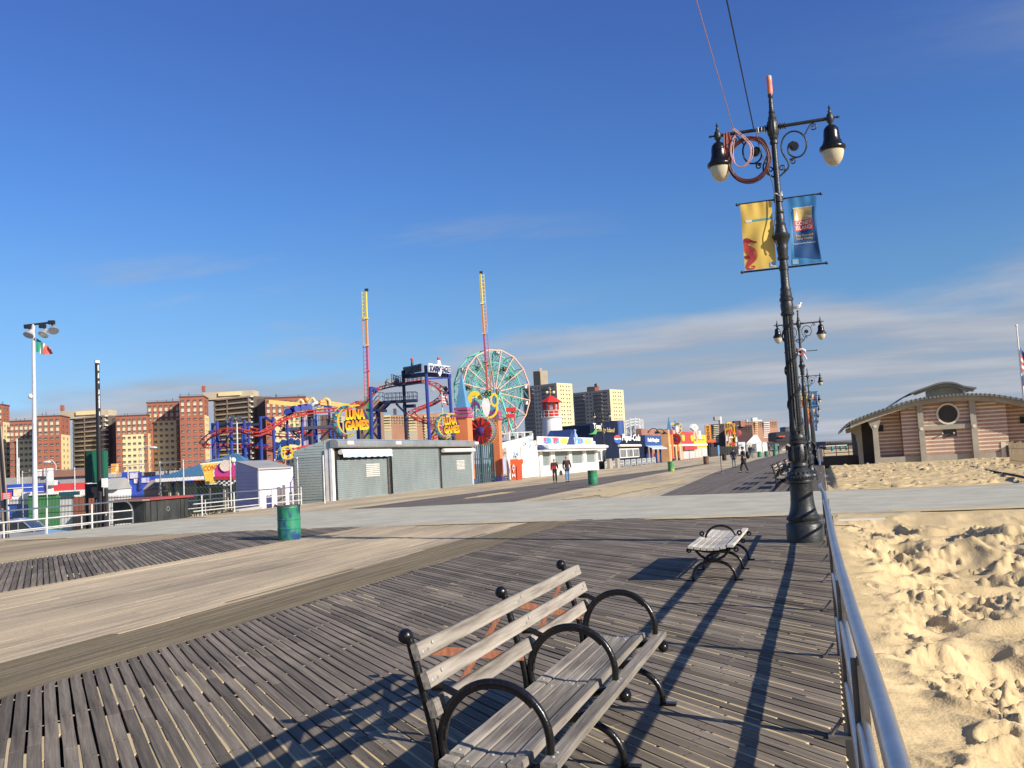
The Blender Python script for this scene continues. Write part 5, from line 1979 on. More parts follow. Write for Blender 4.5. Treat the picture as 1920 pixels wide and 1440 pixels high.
obj('post', b, M_steel2, t, True)

# poles and masts
def flat_pole(name, label, cat, px0, yt, px1, yb, d, r0, r1, m, group=None):
    a, c = dp(px0, yt, d), dp(px1, yb, d)
    k = (c.z - GZ) / (a.z - c.z)
    base = c + (c - a) * k
    t = thing(name, label, cat, (base.x, base.y, GZ), group)
    b = MB()
    b.tube([base, a], [r1, r0], 12)
    obj('pole', b, m, t, True)
    return t, a, base


t, a, base = flat_pole('light_mast', 'tall white floodlight mast flying a green white and red flag', 'light mast', 62.5, 608, 66, 950, 55, 0.085, 0.17, mat('mast white', (0.66, 0.66, 0.66), 0.45, 0.1))
b = MB()
b.beam(a + LU * -0.55 + UZ * -0.05, a + LU * 1.0 + UZ * 0.05, 0.10)
obj('cross_arm', b, M_black, t)
for (px, py) in ((55, 625), (83, 624), (100, 617)):
    q = dp(px, py, 54.8)
    b = MB()
    ax = (LN * 0.5 - UZ * 0.8 + LU * (0.3 if px > 90 else -0.1)).normalized()
    b.lathe([(0.05, -0.30), (0.10, -0.26), (0.14, -0.1), (0.27, 0.05), (0.30, 0.16), (0.05, 0.16)], 14, q, axis=ax)
    fl = obj('floodlight', b, mat('flood reflector', (0.62, 0.62, 0.62), 0.25, 0.5), t, True)
    b = MB()
    b.beam(q - ax * 0.28, q + UZ * 0.35 - LU * 0.12, 0.07)
    b.box(q + UZ * 0.40 - LU * 0.1, (0.34, 0.22, 0.22), LU, LN, UZ)
    obj('ballast', b, M_black, fl)
q = dp(58, 743, 55)
b = MB()
b.sphere(q, 0.16, 10, 6)
b.beam(q + UZ * 0.05, q + LU * 0.2 + UZ * 0.1, 0.06)
obj('camera_dome', b, M_whitepaint, t, True)


def flag(label, corners, cols, group=None, stripes='v', d=55, nm='flag'):
    """corners: hoist top, hoist bottom, fly bottom, fly top in sight lines at distance d"""
    A, B_, C_, D_ = [dp(x, y, d) for x, y in corners]
    t = thing(nm, label, 'flag', tuple(B_), group)
    n = len(cols)
    for k, m in enumerate(cols):
        b = MB()
        N = 6
        g = []
        for j in range(N + 1):
            for i in range(N + 1):
                u, v = i / N, j / N
                if stripes == 'v':
                    U, V = (k + u) / n, v
                else:
                    U, V = u, (k + v) / n
                p = B_.lerp(A, V).lerp(C_.lerp(D_, V), U) + LN * (0.10 * math.sin(7 * U + 2 * V) * U)
                g.append(p)
        fs = [(j * (N + 1) + i, j * (N + 1) + i + 1, (j + 1) * (N + 1) + i + 1, (j + 1) * (N + 1) + i) for j in range(N) for i in range(N)]
        b.add(g, fs)
        b.add([p - LN * 0.012 for p in g], [f[::-1] for f in fs])
        obj('stripe', b, m, t, True)
    return t


flag('green white and red flag streaming from the tall floodlight mast', [(68, 634), (68, 659), (81, 665), (85, 645)], [plain('flag green', (0.02, 0.30, 0.16), 0.7), M_whiteprint])
flag('red end of the tricolour flag on the floodlight mast', [(81.2, 645), (80, 665), (100.5, 663), (95, 652)], [plain('flag red', (0.70, 0.13, 0.08), 0.7)])
for o_ in [o for o in bpy.data.objects if o.get('label') == 'red end of the tricolour flag on the floodlight mast']:
    main = [o for o in bpy.data.objects if o.get('label') == 'green white and red flag streaming from the tall floodlight mast'][0]
    for ch in list(o_.children):
        dlt = POS[o_.name] - POS[main.name]
        ch.data.transform(Matrix.Translation(dlt))
        ch.parent = main
    bpy.data.objects.remove(o_)

t, a, base = flat_pole('black_pole', 'black steel pole with peeling white tape and a green cabinet behind it', 'pole', 182, 680, 189, 975, 45, 0.10, 0.16, M_black)
rr = random.Random(9)
b = MB()
for k in range(12):
    f_ = rr.uniform(0.02, 0.36)
    p = a.lerp(base, f_)
    b.box(p + LU * (0.075 + 0.03 * f_) + LN * 0.06, (0.05, 0.05, rr.uniform(0.08, 0.28)), LU, LN, UZ)
b.cyl(a - UZ * 0.02, a + UZ * 0.10, 0.12, 10)
obj('peeling_tape', b, M_whiteprint, t, kind='stuff')
q = dp(196.5, 905, 44.8)
b = MB()
b.box(q, (0.22, 0.22, 0.42), LU, LN, UZ)
obj('white_box', b, M_whitepaint, t)
p = dp(176, 875, 45.6)
t = thing('sign_cabinet', 'big dark green cabinet on posts behind the black pole', 'cabinet', (p.x, p.y, GZ))
for x0, x1, nm in ((158.5, 171.5, 'shaded_side'), (172, 194, 'front')):
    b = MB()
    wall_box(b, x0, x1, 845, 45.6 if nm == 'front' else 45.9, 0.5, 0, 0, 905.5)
    obj(nm, b, M_darkgreen if nm == 'front' else mat('shaded green sheet', (0.006, 0.055, 0.032), 0.5), t)  # shade on the left side is painted as a darker green
b = MB()
wall_box(b, 159, 182, 907, 45.7, 0.4, 0, 0, 934)
obj('base_box', b, M_black, t)
for px in (163, 180):
    q = dp(px, 930, 45.9)
    b = MB()
    b.cyl((q.x, q.y, GZ), (q.x, q.y, q.z), 0.07, 8)
    obj('leg', b, M_black, t, True)
q = dp(199, 915, 44.9)
b = MB()
b.cyl((q.x, q.y, GZ), (q.x, q.y, q.z), 0.09, 8)
one('short_post', b, M_black, 'short thick black post just right of the black pole', 'post', None, True)

t, a, base = flat_pole('utility_pole', 'leaning wooden utility pole at the far left edge', 'utility pole', -2, 800, 10, 985, 38, 0.12, 0.16, mat('pale pole wood', (0.42, 0.33, 0.25), 0.85, 0, (0.28, 0.21, 0.16), 2.0, 6, (3, 3, 0.2)))
b = MB()
b.tube([a + LN * 0.15 + LU * 0.1, base + LN * 0.2 + LU * 0.22], 0.045, 8)
obj('conduit', b, M_black, t, True)
q = dp(13, 930, 37.5)
t = thing('notice_sign', 'small red notice board with white lines at the far left', 'notice', (q.x, q.y, GZ))
b = MB()
b.box(q, (0.37, 0.03, 0.27), LU, LN, UZ)
obj('board', b, M_awnred, t)
for dz in (-0.08, 0.0, 0.08):
    b = MB()
    b.box(q + LN * 0.02 + UZ * dz, (0.27, 0.012, 0.030), LU, LN, UZ)
    obj('white_line', b, M_whiteprint, t)
b = MB()
b.cyl((q.x, q.y, GZ), (q.x, q.y, q.z), 0.025, 8)
obj('post', b, M_steel, t, True)
for px, lb_ in ((5.5, 'leftmost'), (10.5, 'middle'), (14.5, 'rightmost'), (33, 'tall'), (36, 'half height')):
    q = dp(px, 955, 39)
    zt = dp(px, 950 if px < 20 else 822, 39).z
    if px > 30:
        q = dp(px, 955, 90)
        zt = dp(px, 822 + (px - 33) * 12, 90).z
    b = MB()
    b.cyl((q.x, q.y, GZ), (q.x, q.y, zt), 0.06 if px < 20 else 0.07, 8)
    one('thin_post', b, M_whiterail, ('thin pale post by the red notice board at the far left, %s of three' if px < 20 else 'thin white %s mast left of the floodlight mast') % lb_, 'post', 'thin posts at the far left', True)

for (px, yt, d, lab, lx) in ((262, 845, 118, 'thin cobra head street light in front of the cream apartment wall', 287), (105, 872, 120, 'thin cobra head street light before the second red apartment block', 88)):
    t, a, base = flat_pole('street_light', lab, 'street light', px, yt, px, 900, d, 0.06, 0.10, M_whiterail)
    e = dp(lx, yt - 4, d)
    b = MB()
    b.tube(catmull([a, a.lerp(e, 0.5) + UZ * 0.5, e + UZ * 0.15], 5), 0.05, 6)
    obj('arm', b, M_whiterail, t, True)
    b = MB()
    b.sphere(e + UZ * 0.1, 0.4, 8, 5, (1.6, 1, 0.45))
    obj('head', b, M_whitepaint, t, True)
q = dp(230, 913, 70)
t = thing('warning_sign', 'yellow diamond crossing sign in front of the blue hall', 'road sign', (q.x, q.y, GZ))
b = MB()
b.prism([(0, 0.42), (0.42, 0), (0, -0.42), (-0.42, 0)], 0.03, q, LU, UZ)
obj('diamond', b, M_yellow, t)
b = MB()
b.sphere(q + LN * 0.03 + UZ * 0.16, 0.05, 6, 4)
b.box(q + LN * 0.03, (0.09, 0.02, 0.22), LU, LN, UZ)
b.beam(q + LN * 0.03 + UZ * -0.08, q + LN * 0.03 + UZ * -0.24 + LU * 0.08, 0.04)
b.beam(q + LN * 0.03 + UZ * -0.08, q + LN * 0.03 + UZ * -0.24 - LU * 0.08, 0.04)
obj('walker_symbol', b, M_black, t, kind='stuff')
b = MB()
b.cyl((q.x, q.y, GZ), (q.x, q.y, q.z - 0.3), 0.035, 6)
obj('post', b, M_steel, t, True)
q = dp(215.5, 879, 92)
b = MB()
b.box(q, (0.62, 0.3, 1.0), LU, LN, UZ)
one('roof_sign', b, mat('orange and yellow sign', (0.80, 0.32, 0.05), 0.6, 0, (0.85, 0.70, 0.35), 1.6, 3, (1, 1, 1), 0.48, 0.54), 'small orange and yellow sign on the hall roof right of the green cabinet', 'sign')


# fences of the lot
def chain_fence(label, pxs, yt, d0, d1, z_bottom=GZ, step=0.32):
    P0 = [dp(px, yt + (pxs[-1] - px) * 0.054 * 0 + (px - pxs[0]) * 0, d0 + (d1 - d0) * i / (len(pxs) - 1)) for i, px in enumerate(pxs)]
    zt = P0[0].z
    t = thing('chain_link_fence', label, 'fence', (P0[0].x, P0[0].y, z_bottom))
    for p in P0:
        b = MB()
        b.cyl((p.x, p.y, z_bottom), (p.x, p.y, zt + 0.1), 0.045, 8)
        obj('post', b, M_whiterail, t, True)
    b = MB()
    w = MB()
    for p, q in zip(P0[:-1], P0[1:]):
        a, c = Vector((p.x, p.y, zt)), Vector((q.x, q.y, zt))
        b.cyl(a, c, 0.025, 6)
        L = (c - a).length
        u = (c - a).normalized()
        H_ = zt - z_bottom
        s_ = -H_
        while s_ < L:
            for sg in (1, -1):
                s0, s1 = (s_, s_ + H_)
                z0, z1 = (z_bottom, zt) if sg > 0 else (zt, z_bottom)
                a0, a1 = max(0, s0), min(L, s1)
                if a1 > a0:
                    za = z0 + (z1 - z0) * (a0 - s0) / H_
                    zb = z0 + (z1 - z0) * (a1 - s0) / H_
                    pa, pb = a + u * a0, a + u * a1
                    pa.z, pb.z = za, zb
                    w.tube([pa, pb], 0.0045, 3, cap=False)
            s_ += step
    obj('top_rail', b, M_whiterail, t, True)
    obj('wire_mesh', w, M_steel2, t, kind='stuff')
    return t


chain_fence('long chain link fence across the lot behind the left handrails', (42, 88, 140, 196, 240, 300, 344, 432), 886, 72, 60)
p0, p1 = dp(550, 864, 52), dp(608, 862, 50)
chain_fence('chain link fence in front of the pale green siding by the shutters', (515, 557, 606), 864, 54, 49.5, -0.1, 0.2)


def pickets(label, px0, px1, yt, d, n, m):
    a, c = dp(px0, yt, d), dp(px1, yt, d)
    c.z = a.z
    t = thing('picket_fence', label, 'fence', (a.x, a.y, GZ))
    for k in range(n + 1):
        p = a.lerp(c, k / n)
        b = MB()
        b.box((p.x, p.y, (GZ + p.z) / 2), (0.024, 0.03, p.z - GZ), LU, LN, UZ)
        obj('picket', b, m, t)
    for dz in (-0.12, -1.0):
        b = MB()
        b.beam(a + UZ * dz, c + UZ * dz, 0.05)
        obj('rail', b, m, t)
    return t


pickets('dark picket fence in front of the green container', 18, 185, 936, 60, 62, mat('dark green picket', (0.022, 0.05, 0.04), 0.5))
pickets('dark picket fence right of the black pole', 186, 300, 931, 57, 40, M_black)
pickets('dark green picket fence below the kart sign', 300, 445, 915, 63, 48, mat('dark green picket', (0.022, 0.05, 0.04), 0.5))


# parked car below the boardwalk edge
def car(loc, rz, label):
    t = thing('parked_car', label, 'car', loc, None, rz)
    L, Wd = 4.7, 1.85
    prof = [(-2.35, 0.35), (-2.33, 0.75), (-2.15, 1.0), (-1.95, 1.08), (-1.55, 1.60), (-1.1, 1.70), (0.2, 1.70), (0.65, 1.62), (1.25, 1.08), (2.1, 0.95), (2.32, 0.75), (2.35, 0.35)]
    b = MB()
    b.prism(prof[:4] + [(-1.95, 1.08), (1.25, 1.08)][1:] + prof[9:], Wd, (0, 0, 0), VX, UZ)
    silver = mat('silver car paint', (0.48, 0.50, 0.54), 0.25, 0.6, (0.44, 0.46, 0.50), 2.0, 2, (1, 1, 1), 0.4, 0.6, 0, None, 0, 0.6)
    obj('body', b, silver, t, world=False)
    b = MB()
    b.prism([(-1.9, 1.08), (-1.55, 1.58), (0.62, 1.58), (1.22, 1.08)], Wd - 0.16, (0, 0, 0), VX, UZ)
    obj('windows', b, M_glass, t, world=False)
    b = MB()
    b.prism([(-1.56, 1.58), (-1.1, 1.70), (0.2, 1.70), (0.64, 1.58)], Wd - 0.14, (0, 0, 0), VX, UZ)
    for x in (-1.72, -0.55, 0.5, 0.93):
        sgn = 0.34 if x > 0.8 else (-0.18 if x < -1.5 else 0.0)
        for sy in (-1, 1):
            b.beam((x + sgn * 0.8, sy * (Wd / 2 - 0.075), 1.08), (x - sgn * 0.7, sy * (Wd / 2 - 0.09), 1.60), 0.10, 0.03)
    obj('roof', b, silver, t, world=False)
    b = MB()
    for sy in (-1, 1):
        b.beam((-1.3, sy * 0.62, 1.735), (0.2, sy * 0.62, 1.735), 0.05, 0.04)
    obj('roof_rack', b, M_black, t, kind='stuff', world=False)
    for x in (-1.45, 1.45):
        for sy in (-1, 1):
            b = MB()
            b.lathe([(0.25, -0.11), (0.34, -0.10), (0.345, 0.10), (0.25, 0.11)], 20, (x, sy * (Wd / 2 - 0.08), 0.345), axis=VY)
            obj('wheel', b, M_black, t, True, world=False)
    for sy in (-1, 1):
        b = MB()
        b.box((2.30, sy * 0.65, 0.80), (0.12, 0.36, 0.16))
        obj('headlight', b, M_whiteprint, t, world=False)
    return t


b = MB()
b.bx((-48, 18, -2.0), (-33.2, 46, -1.42))
obj('driveway', b, M_ground, kind='structure')
c_ = dp(26, 1003, 43)
car((c_.x, c_.y, -1.42), math.atan2(LU.y, LU.x) + R(8), 'silver estate car roof parked below the boardwalk at the far left')

# dry shrubs under the handrail
def shrub(label, x, y, z0, rx, ry, h, n, seed, m, cat='shrub'):
    r = random.Random(seed)
    t = thing('shrub', label, cat, (x, y, z0), 'dry shrubs on the left')
    b = MB()
    for k in range(7):
        a = r.uniform(0, 6.28)
        b.tube([(x, y, z0), (x + 0.3 * rx * math.cos(a), y + 0.3 * ry * math.sin(a), z0 + h * 0.5), (x + 0.7 * rx * math.cos(a), y + 0.7 * ry * math.sin(a), z0 + h * r.uniform(0.7, 1))], [0.03, 0.02, 0.008], 5)
    obj('stems', b, plain('twig brown', (0.10, 0.07, 0.045), 0.9), t, kind='stuff')
    b = MB()
    for k in range(n):
        a, q, s_ = r.uniform(0, 6.28), r.random() ** 0.5, r.uniform(0.03, 0.09) * (1 if h < 2 else 3)
        p = Vector((x + rx * q * math.cos(a), y + ry * q * math.sin(a), z0 + h * r.uniform(0.1, 1) * (1 - 0.4 * q)))
        u = Vector((r.uniform(-1, 1), r.uniform(-1, 1), r.uniform(-1, 1))).normalized()
        w = u.orthogonal().normalized()
        b.add([p - u * s_, p + w * s_ * 0.6, p + u * s_, p - w * s_ * 0.6], [(0, 1, 2, 3)])
    obj('leaves', b, m, t, kind='stuff')


M_dry = mat('dry leaves', (0.11, 0.095, 0.035), 0.9, 0, (0.06, 0.065, 0.02), 4.0)
M_bare = mat('bare twigs', (0.20, 0.155, 0.115), 0.9, 0, (0.15, 0.115, 0.085), 2.0)
for i, (x, y, h) in enumerate(((-27.3, 36.2, 0.45), (-27.3, 37.6, 0.5), (-27.4, 39.0, 0.42), (-27.5, 29.9, 0.25))):
    shrub('dry leafy shrub below the left handrail, %s' % ('first past the counter', 'second past the counter', 'third past the counter', 'left of the counter')[i], x, y, -0.85, 0.5, 0.8, h + 0.75, 420, i, M_dry)
for i, (px, yt, d) in enumerate(((163, 872, 150), (136, 878, 150), (335, 866, 150), (60, 872, 160))):
    q = dp(px, yt, d)
    shrub('bare brown tree in front of the apartments, %s' % ('left of the green cabinet', 'over the rust brown roof', 'left of the blue roofed pavilion', 'at the far left')[i], q.x, q.y, GZ, 2.2, 2.2, q.z - GZ, 420, 30 + i, M_bare, 'tree')


# ---------------------------------------------------------------- shops on the inland side
def wall_panel(b, x, y0, y1, z0, z1, th=0.06, mi=0):
    b.bx((x - th, y0, z0), (x, y1, z1), mi)


def shutter(t, x, y0, y1, z0, z1, pitch=0.115, m=M_shutter, nm='shutter'):
    n = max(2, int(round((z1 - z0) / pitch)))
    h = (z1 - z0) / n
    b = MB()
    for k in range(n):
        z = z0 + k * h
        b.add([(x, y0, z), (x, y1, z), (x + 0.013, y1, z + h * 0.45), (x + 0.013, y0, z + h * 0.45), (x, y1, z + h * 0.92), (x, y0, z + h * 0.92), (x - 0.008, y1, z + h), (x - 0.008, y0, z + h)],
              [(0, 1, 2, 3), (3, 2, 4, 5), (5, 4, 6, 7)])
    return obj(nm, b, m, t, kind='stuff')


def grey_shop():
    X0 = -26.3
    t = thing('shop', 'long grey shop with three closed roller shutters and a steel fascia', 'shop', (-29, 58, 0))
    prof = []
    for (px, py) in ((549, 846), (606, 826), (613, 823)):
        q = ay_(px, py, 47.05)
        prof.append((q.x, q.z))
    prof = [(prof[0][0], -0.3), prof[0], prof[1], (prof[2][0], prof[2][1]), (X0 - 0.05, 3.40), (X0 - 0.05, -0.05)]
    b = MB()
    b.prism([(x, z) for x, z in prof], 22.6, (0, 47.1 + 11.3, 0), VX, UZ)
    obj('walls', b, M_siding, t)
    zt = prof[3][1]
    n = 22
    for k in range(n):
        z = 0.12 + (zt - 0.2) * k / n
        # clapboard shadow lines on the gable end
        xl = prof[0][0]
        zz_ = z + 0.14
        if zz_ > prof[1][1]:
            f_ = (zz_ - prof[1][1]) / max(1e-3, prof[2][1] - prof[1][1])
            xl = prof[1][0] + (prof[2][0] - prof[1][0]) * f_
            if f_ > 1:
                break
        b = MB()
        b.bx((xl + 0.05, 47.075, z), (X0 - 0.45, 47.098, z + 0.022))
        b.bx((xl + 0.05, 47.088, z + 0.024), (X0 - 0.45, 47.099, z + 0.13))
        obj('clapboard', b, M_siding, t)
    b = MB()
    b.bx((X0 - 0.42, 47.0, 0), (X0 - 0.12, 47.09, 2.9))
    obj('corner_post', b, M_whitepaint, t)
    b = MB()
    b.bx((X0 - 0.10, 46.96, 0), (X0 + 0.06, 47.25, 2.95))
    obj('downpipe', b, M_whitepaint, t)
    # bull-nosed steel fascia
    b = MB()
    q = [(0.0, 2.98), (0.42, 2.98), (0.50, 3.05), (0.52, 3.25), (0.46, 3.38), (0.34, 3.45), (0.0, 3.46)]
    b.prism([(X0 - 0.05 + x, z) for x, z in q], 7.45, (0, 47.0 + 3.725, 0), VX, UZ)
    obj('fascia', b, M_fascia, t)
    b = MB()
    b.prism([(X0 - 0.05 + x * 0.94, z) for x, z in q], 15.2, (0, 54.46 + 7.6, 0), VX, UZ)
    obj('fascia', b, M_fascia, t)
    for y in (48.1, 54.6, 69.0):
        b = MB()
        b.bx((X0 + 0.42, y, 3.15), (X0 + 0.485, y + 0.75, 3.36))
        obj('paper_notice', b, mat('pink notice', (0.72, 0.50, 0.47), 0.7, 0, (0.75, 0.70, 0.68), 5.0), t)
    for (y0, y1, zt_, xx) in ((47.62, 54.05, 2.28, 0.0), (54.62, 62.35, 2.92, 0.10), (63.05, 69.2, 2.36, 0.0)):
        shutter(t, X0 + xx, y0, y1, 0.02, zt_)
        b = MB()
        b.bx((X0 - 0.02, y0 - 0.02, 0.0), (X0 + 0.05 + xx, y1 + 0.02, 0.06))
        obj('bottom_bar', b, M_fascia, t)
    for (y0, y1) in ((47.28, 47.60), (54.08, 54.58), (62.40, 63.02)):
        b = MB()
        b.bx((X0 - 0.04, y0, 0.0), (X0 - 0.005, y1, 2.97))
        obj('dark_jamb', b, M_black, t)
    b = MB()
    b.bx((X0 - 0.03, 54.10, 0), (X0 + 0.10, 54.22, 2.97))
    b.bx((X0 - 0.03, 62.42, 0), (X0 + 0.10, 62.52, 2.97))
    obj('guide_rail', b, M_steel2, t, kind='stuff')
    for (y0, y1, z0, z1, mm_) in ((47.75, 54.3, 2.62, 2.90, M_whitepaint), (63.1, 69.4, 2.60, 2.88, M_whitepaint)):
        b = MB()
        b.cyl((X0 + 0.17, y0, z1 - 0.16), (X0 + 0.17, y1, z1 - 0.16), 0.15, 12)
        obj('awning_roll', b, mm_, t, True)
    m_v = mat('striped valance', (0.72, 0.74, 0.76), 0.8, 0, (0.36, 0.50, 0.68), 0.9, 2, (1, 5.0, 0.2), 0.46, 0.52)
    b = MB()
    r = random.Random(3)
    n = 60
    vs = []
    for k in range(n + 1):
        y = 47.9 + 6.4 * k / n
        vs += [(X0 + 0.28 + 0.02 * math.sin(k * 1.7), y, 2.64), (X0 + 0.30 + 0.03 * math.sin(k * 1.7), y, 2.42 + 0.02 * math.sin(k * 0.8))]
    b.add(vs, [(2 * k, 2 * k + 1, 2 * k + 3, 2 * k + 2) for k in range(n)])
    obj('valance', b, m_v, t, True)
    b = MB()
    b.bx((X0 - 0.02, 47.65, 2.28), (X0 - 0.01, 54.05, 2.97))
    b.bx((X0 - 0.02, 63.05, 2.36), (X0 - 0.01, 69.2, 2.97))
    obj('dark_header', b, M_black, t, kind='stuff')
    for (y0, y1, z0, z1) in ((51.15, 52.95, 1.22, 2.03), (65.95, 67.6, 1.28, 2.0)):
        n = 7
        for k in range(n):
            z = z0 + (z1 - z0) * k / n
            b = MB()
            b.bx((X0 + 0.022, y0, z), (X0 + 0.036, y1, z + (z1 - z0) / n * 0.62))
            obj('white_patch', b, mat('cream patch', (0.66, 0.63, 0.56), 0.6), t)
    return t


grey_shop()


# crescent moon signs on the shop roof
def flame_mat():
    m = bpy.data.materials.new('flame enamel')
    m.use_nodes = True
    n, l = m.node_tree.nodes, m.node_tree.links
    b = n['Principled BSDF']
    b.inputs['Roughness'].default_value = 0.4
    tcn = n.new('ShaderNodeTexCoord')
    sp = n.new('ShaderNodeSeparateXYZ')
    l.new(tcn.outputs['Generated'], sp.inputs[0])
    nz = n.new('ShaderNodeTexNoise')
    nz.inputs['Scale'].default_value = 7
    l.new(tcn.outputs['Generated'], nz.inputs['Vector'])
    ad = n.new('ShaderNodeMath')
    ad.operation = 'MULTIPLY_ADD'
    l.new(nz.outputs[0], ad.inputs[0])
    ad.inputs[1].default_value = 0.9
    l.new(sp.outputs[2], ad.inputs[2])
    cr_ = n.new('ShaderNodeValToRGB')
    cr_.color_ramp.elements[0].position = 0.55
    cr_.color_ramp.elements[0].color = (0.95, 0.70, 0.03, 1)
    cr_.color_ramp.elements[1].position = 1.1
    cr_.color_ramp.elements[1].color = (0.85, 0.32, 0.02, 1)
    l.new(ad.outputs[0], cr_.inputs[0])
    l.new(cr_.outputs[0], b.inputs['Base Color'])
    return m


M_flame = flame_mat()


def moon_sign(cx, cy, d, wpx, hpx, label):
    """crescent and two lettered panels, facing the viewer's side; size from sight lines"""
    k = d / F
    w, h = wpx * k, hpx * k
    o = dp(cx, cy, d)
    t = thing('moon_sign', label, 'sign', (o.x, o.y, 3.4), 'crescent moon signs on the grey shop roof')
    u = LU
    n = u.cross(UZ)
    r = h / 2
    c = o - u * (w * 0.18)

    def cres(ro, ri, sh, th, pr):
        pts = []
        N = 22
        for i in range(N + 1):
            a = R(62) + (R(298) - R(62)) * i / N
            pts.append((ro * math.cos(a) * 0.80, ro * math.sin(a)))
        for i in range(N + 1):
            a = R(298) - (R(298) - R(62)) * i / N
            pts.append((ri * math.cos(a) * 0.80 + sh, ri * math.sin(a) * 0.97))
        # thicken as quads, both skins
        b = MB()
        P = [[c + u * x + UZ * y + n * (pr + s_ * th / 2) for x, y in pts] for s_ in (-1, 1)]
        M = N + 1
        T = 2 * M
        vs = P[0] + P[1]
        fs = []
        for i in range(N):
            a0, a1, b1, b0 = i, i + 1, T - 2 - i, T - 1 - i
            fs += [(a0, b0, b1, a1), (T + a0, T + a1, T + b1, T + b0), (a0, a1, T + a1, T + a0), (b0, T + b0, T + b1, b1)]
        fs += [(0, T, T + T - 1, T - 1), (M - 1, M, T + M, T + M - 1)]
        return b.add(vs, fs)
    obj('crescent', cres(r, r * 0.84, r * 0.22, 0.25, 0), M_yellow, t)
    obj('crescent_face', cres(r * 0.92, r * 0.86, r * 0.16, 0.10, 0.16), mat('moon face blue', (0.03, 0.14, 0.26), 0.5, 0, (0.05, 0.25, 0.30), 2.0), t)
    rr = random.Random(2)
    cols = [M_red, mat('moon cyan', (0.05, 0.35, 0.50), 0.5), mat('moon pink', (0.65, 0.06, 0.30), 0.5), M_yellow, mat('moon orange', (0.75, 0.20, 0.04), 0.5)]
    for i in range(9):
        a = R(85 + 190 * i / 8)
        p = c + u * (r * 0.80 * 0.84 * math.cos(a) + r * 0.075) + UZ * (r * 0.89 * math.sin(a)) + n * 0.24
        b = MB()
        s_ = r * (0.085 if 0 < i < 8 else 0.05)
        b.prism([(s_ * (1 if q % 2 == 0 else 0.55) * math.cos(q * math.pi / 6), s_ * (1 if q % 2 == 0 else 0.55) * math.sin(q * math.pi / 6)) for q in range(12)], 0.05, p, u, UZ)
        obj('star_shape', b, cols[i % 5], t)
    b = MB()
    b.prism([(0, 0), (r * 0.55, 0.04 * r), (r * 0.5, 0.12 * r), (0, 0.14 * r)], 0.2, c + u * (r * 0.30) + UZ * (r * 0.82), u, UZ)
    obj('crescent_tip', b, M_yellow, t)
    pc = o + u * (w * 0.15)
    b = MB()
    b.prism([(-w * 0.36, h * 0.02), (-w * 0.32, h * 0.33), (w * 0.24, h * 0.31), (w * 0.36, h * 0.06), (w * 0.38, -h * 0.06), (w * 0.34, -h * 0.26), (-w * 0.32, -h * 0.26)], 0.12, pc - n * 0.0, u, UZ)
    obj('purple_backing', b, mat('deep violet panel', (0.055, 0.035, 0.16), 0.5), t)
    b = MB()
    b.text('luna', pc + n * 0.12 + UZ * (h * 0.17) - u * (w * 0.03), u, UZ, w * 0.60, h * 0.31, 0.12)
    obj('lettering', b, M_flame, t)
    b = MB()
    b.text('games', pc + n * 0.12 - UZ * (h * 0.15) + u * (w * 0.01), u, UZ, w * 0.74, h * 0.31, 0.12)
    obj('lettering', b, M_flame, t)
    # legs: back from the face to the roof
    for f_ in (-0.25, 0.28):
        b = MB()
        p = o + u * (w * f_) - n * 0.2
        b.beam((p.x, p.y, 3.2), (p.x, p.y, p.z), 0.08)
        b.beam((p.x, p.y, p.z), (p.x - n.x * 0.9, p.y - n.y * 0.9, 3.2), 0.06)
        obj('strut', b, M_steel2, t)
    return t


moon_sign(660, 788.5, 61, 60, 62, 'large crescent moon sign lettered LUNA GAMES on the near end of the shop roof')
moon_sign(841, 798, 73.5, 39, 49, 'smaller crescent moon sign lettered LUNA GAMES at the far end of the shop roof')


# ---------------------------------------------------------------- pinwheel gate
def pinwheel(b_t, o, r, dep, u, n):
    """drum with painted vanes: face at o + n*dep"""
    f_ = o + n * dep
    b = MB()
    b.lathe([(r * 0.93, -0.02), (r * 0.95, dep)], 28, o, axis=n)
    obj('drum', b, mat('grey drum', (0.16, 0.16, 0.18), 0.6), b_t, True)
    for k in range(12):
        a = 2 * math.pi * k / 12 + 0.13
        d = u * math.cos(a) + UZ * math.sin(a)
        q = u * -math.sin(a) + UZ * math.cos(a)
        b = MB()
        b.add([f_ + d * r * 0.26 + q * r * 0.045 + n * 0.03, f_ + d * r * 0.26 - q * r * 0.045 + n * 0.03, f_ + d * r * 0.95 - q * r * 0.16 + n * 0.02, f_ + d * r * 0.95 + q * r * 0.14 + n * 0.16,
               f_ + d * r * 0.26 + q * r * 0.045, f_ + d * r * 0.26 - q * r * 0.045, f_ + d * r * 0.95 - q * r * 0.16, f_ + d * r * 0.95 + q * r * 0.14],
              [(0, 1, 2, 3), (4, 7, 6, 5), (0, 3, 7, 4), (1, 5, 6, 2), (2, 6, 7, 3), (0, 4, 5, 1)])
        obj('vane', b, M_red, b_t)
    b = MB()
    b.lathe([(r * 0.30, 0.02), (r * 0.31, 0.10), (r * 0.25, 0.16), (0.02, 0.18)], 20, f_, axis=n)
    obj('boss', b, mat('indigo boss', (0.05, 0.03, 0.20), 0.5, 0, (0.10, 0.05, 0.25), 9.0), b_t, True)
    b = MB()
    for rr_, pr in ((1.02, 0.0), (1.02, -dep)):
        for k in range(34):
            a = 2 * math.pi * k / 34
            b.sphere(f_ + (u * math.cos(a) + UZ * math.sin(a)) * r * rr_ + n * (pr + 0.03), r * 0.055, 6, 4)
    obj('bulb_ring', b, M_gold, b_t, True, kind='stuff')


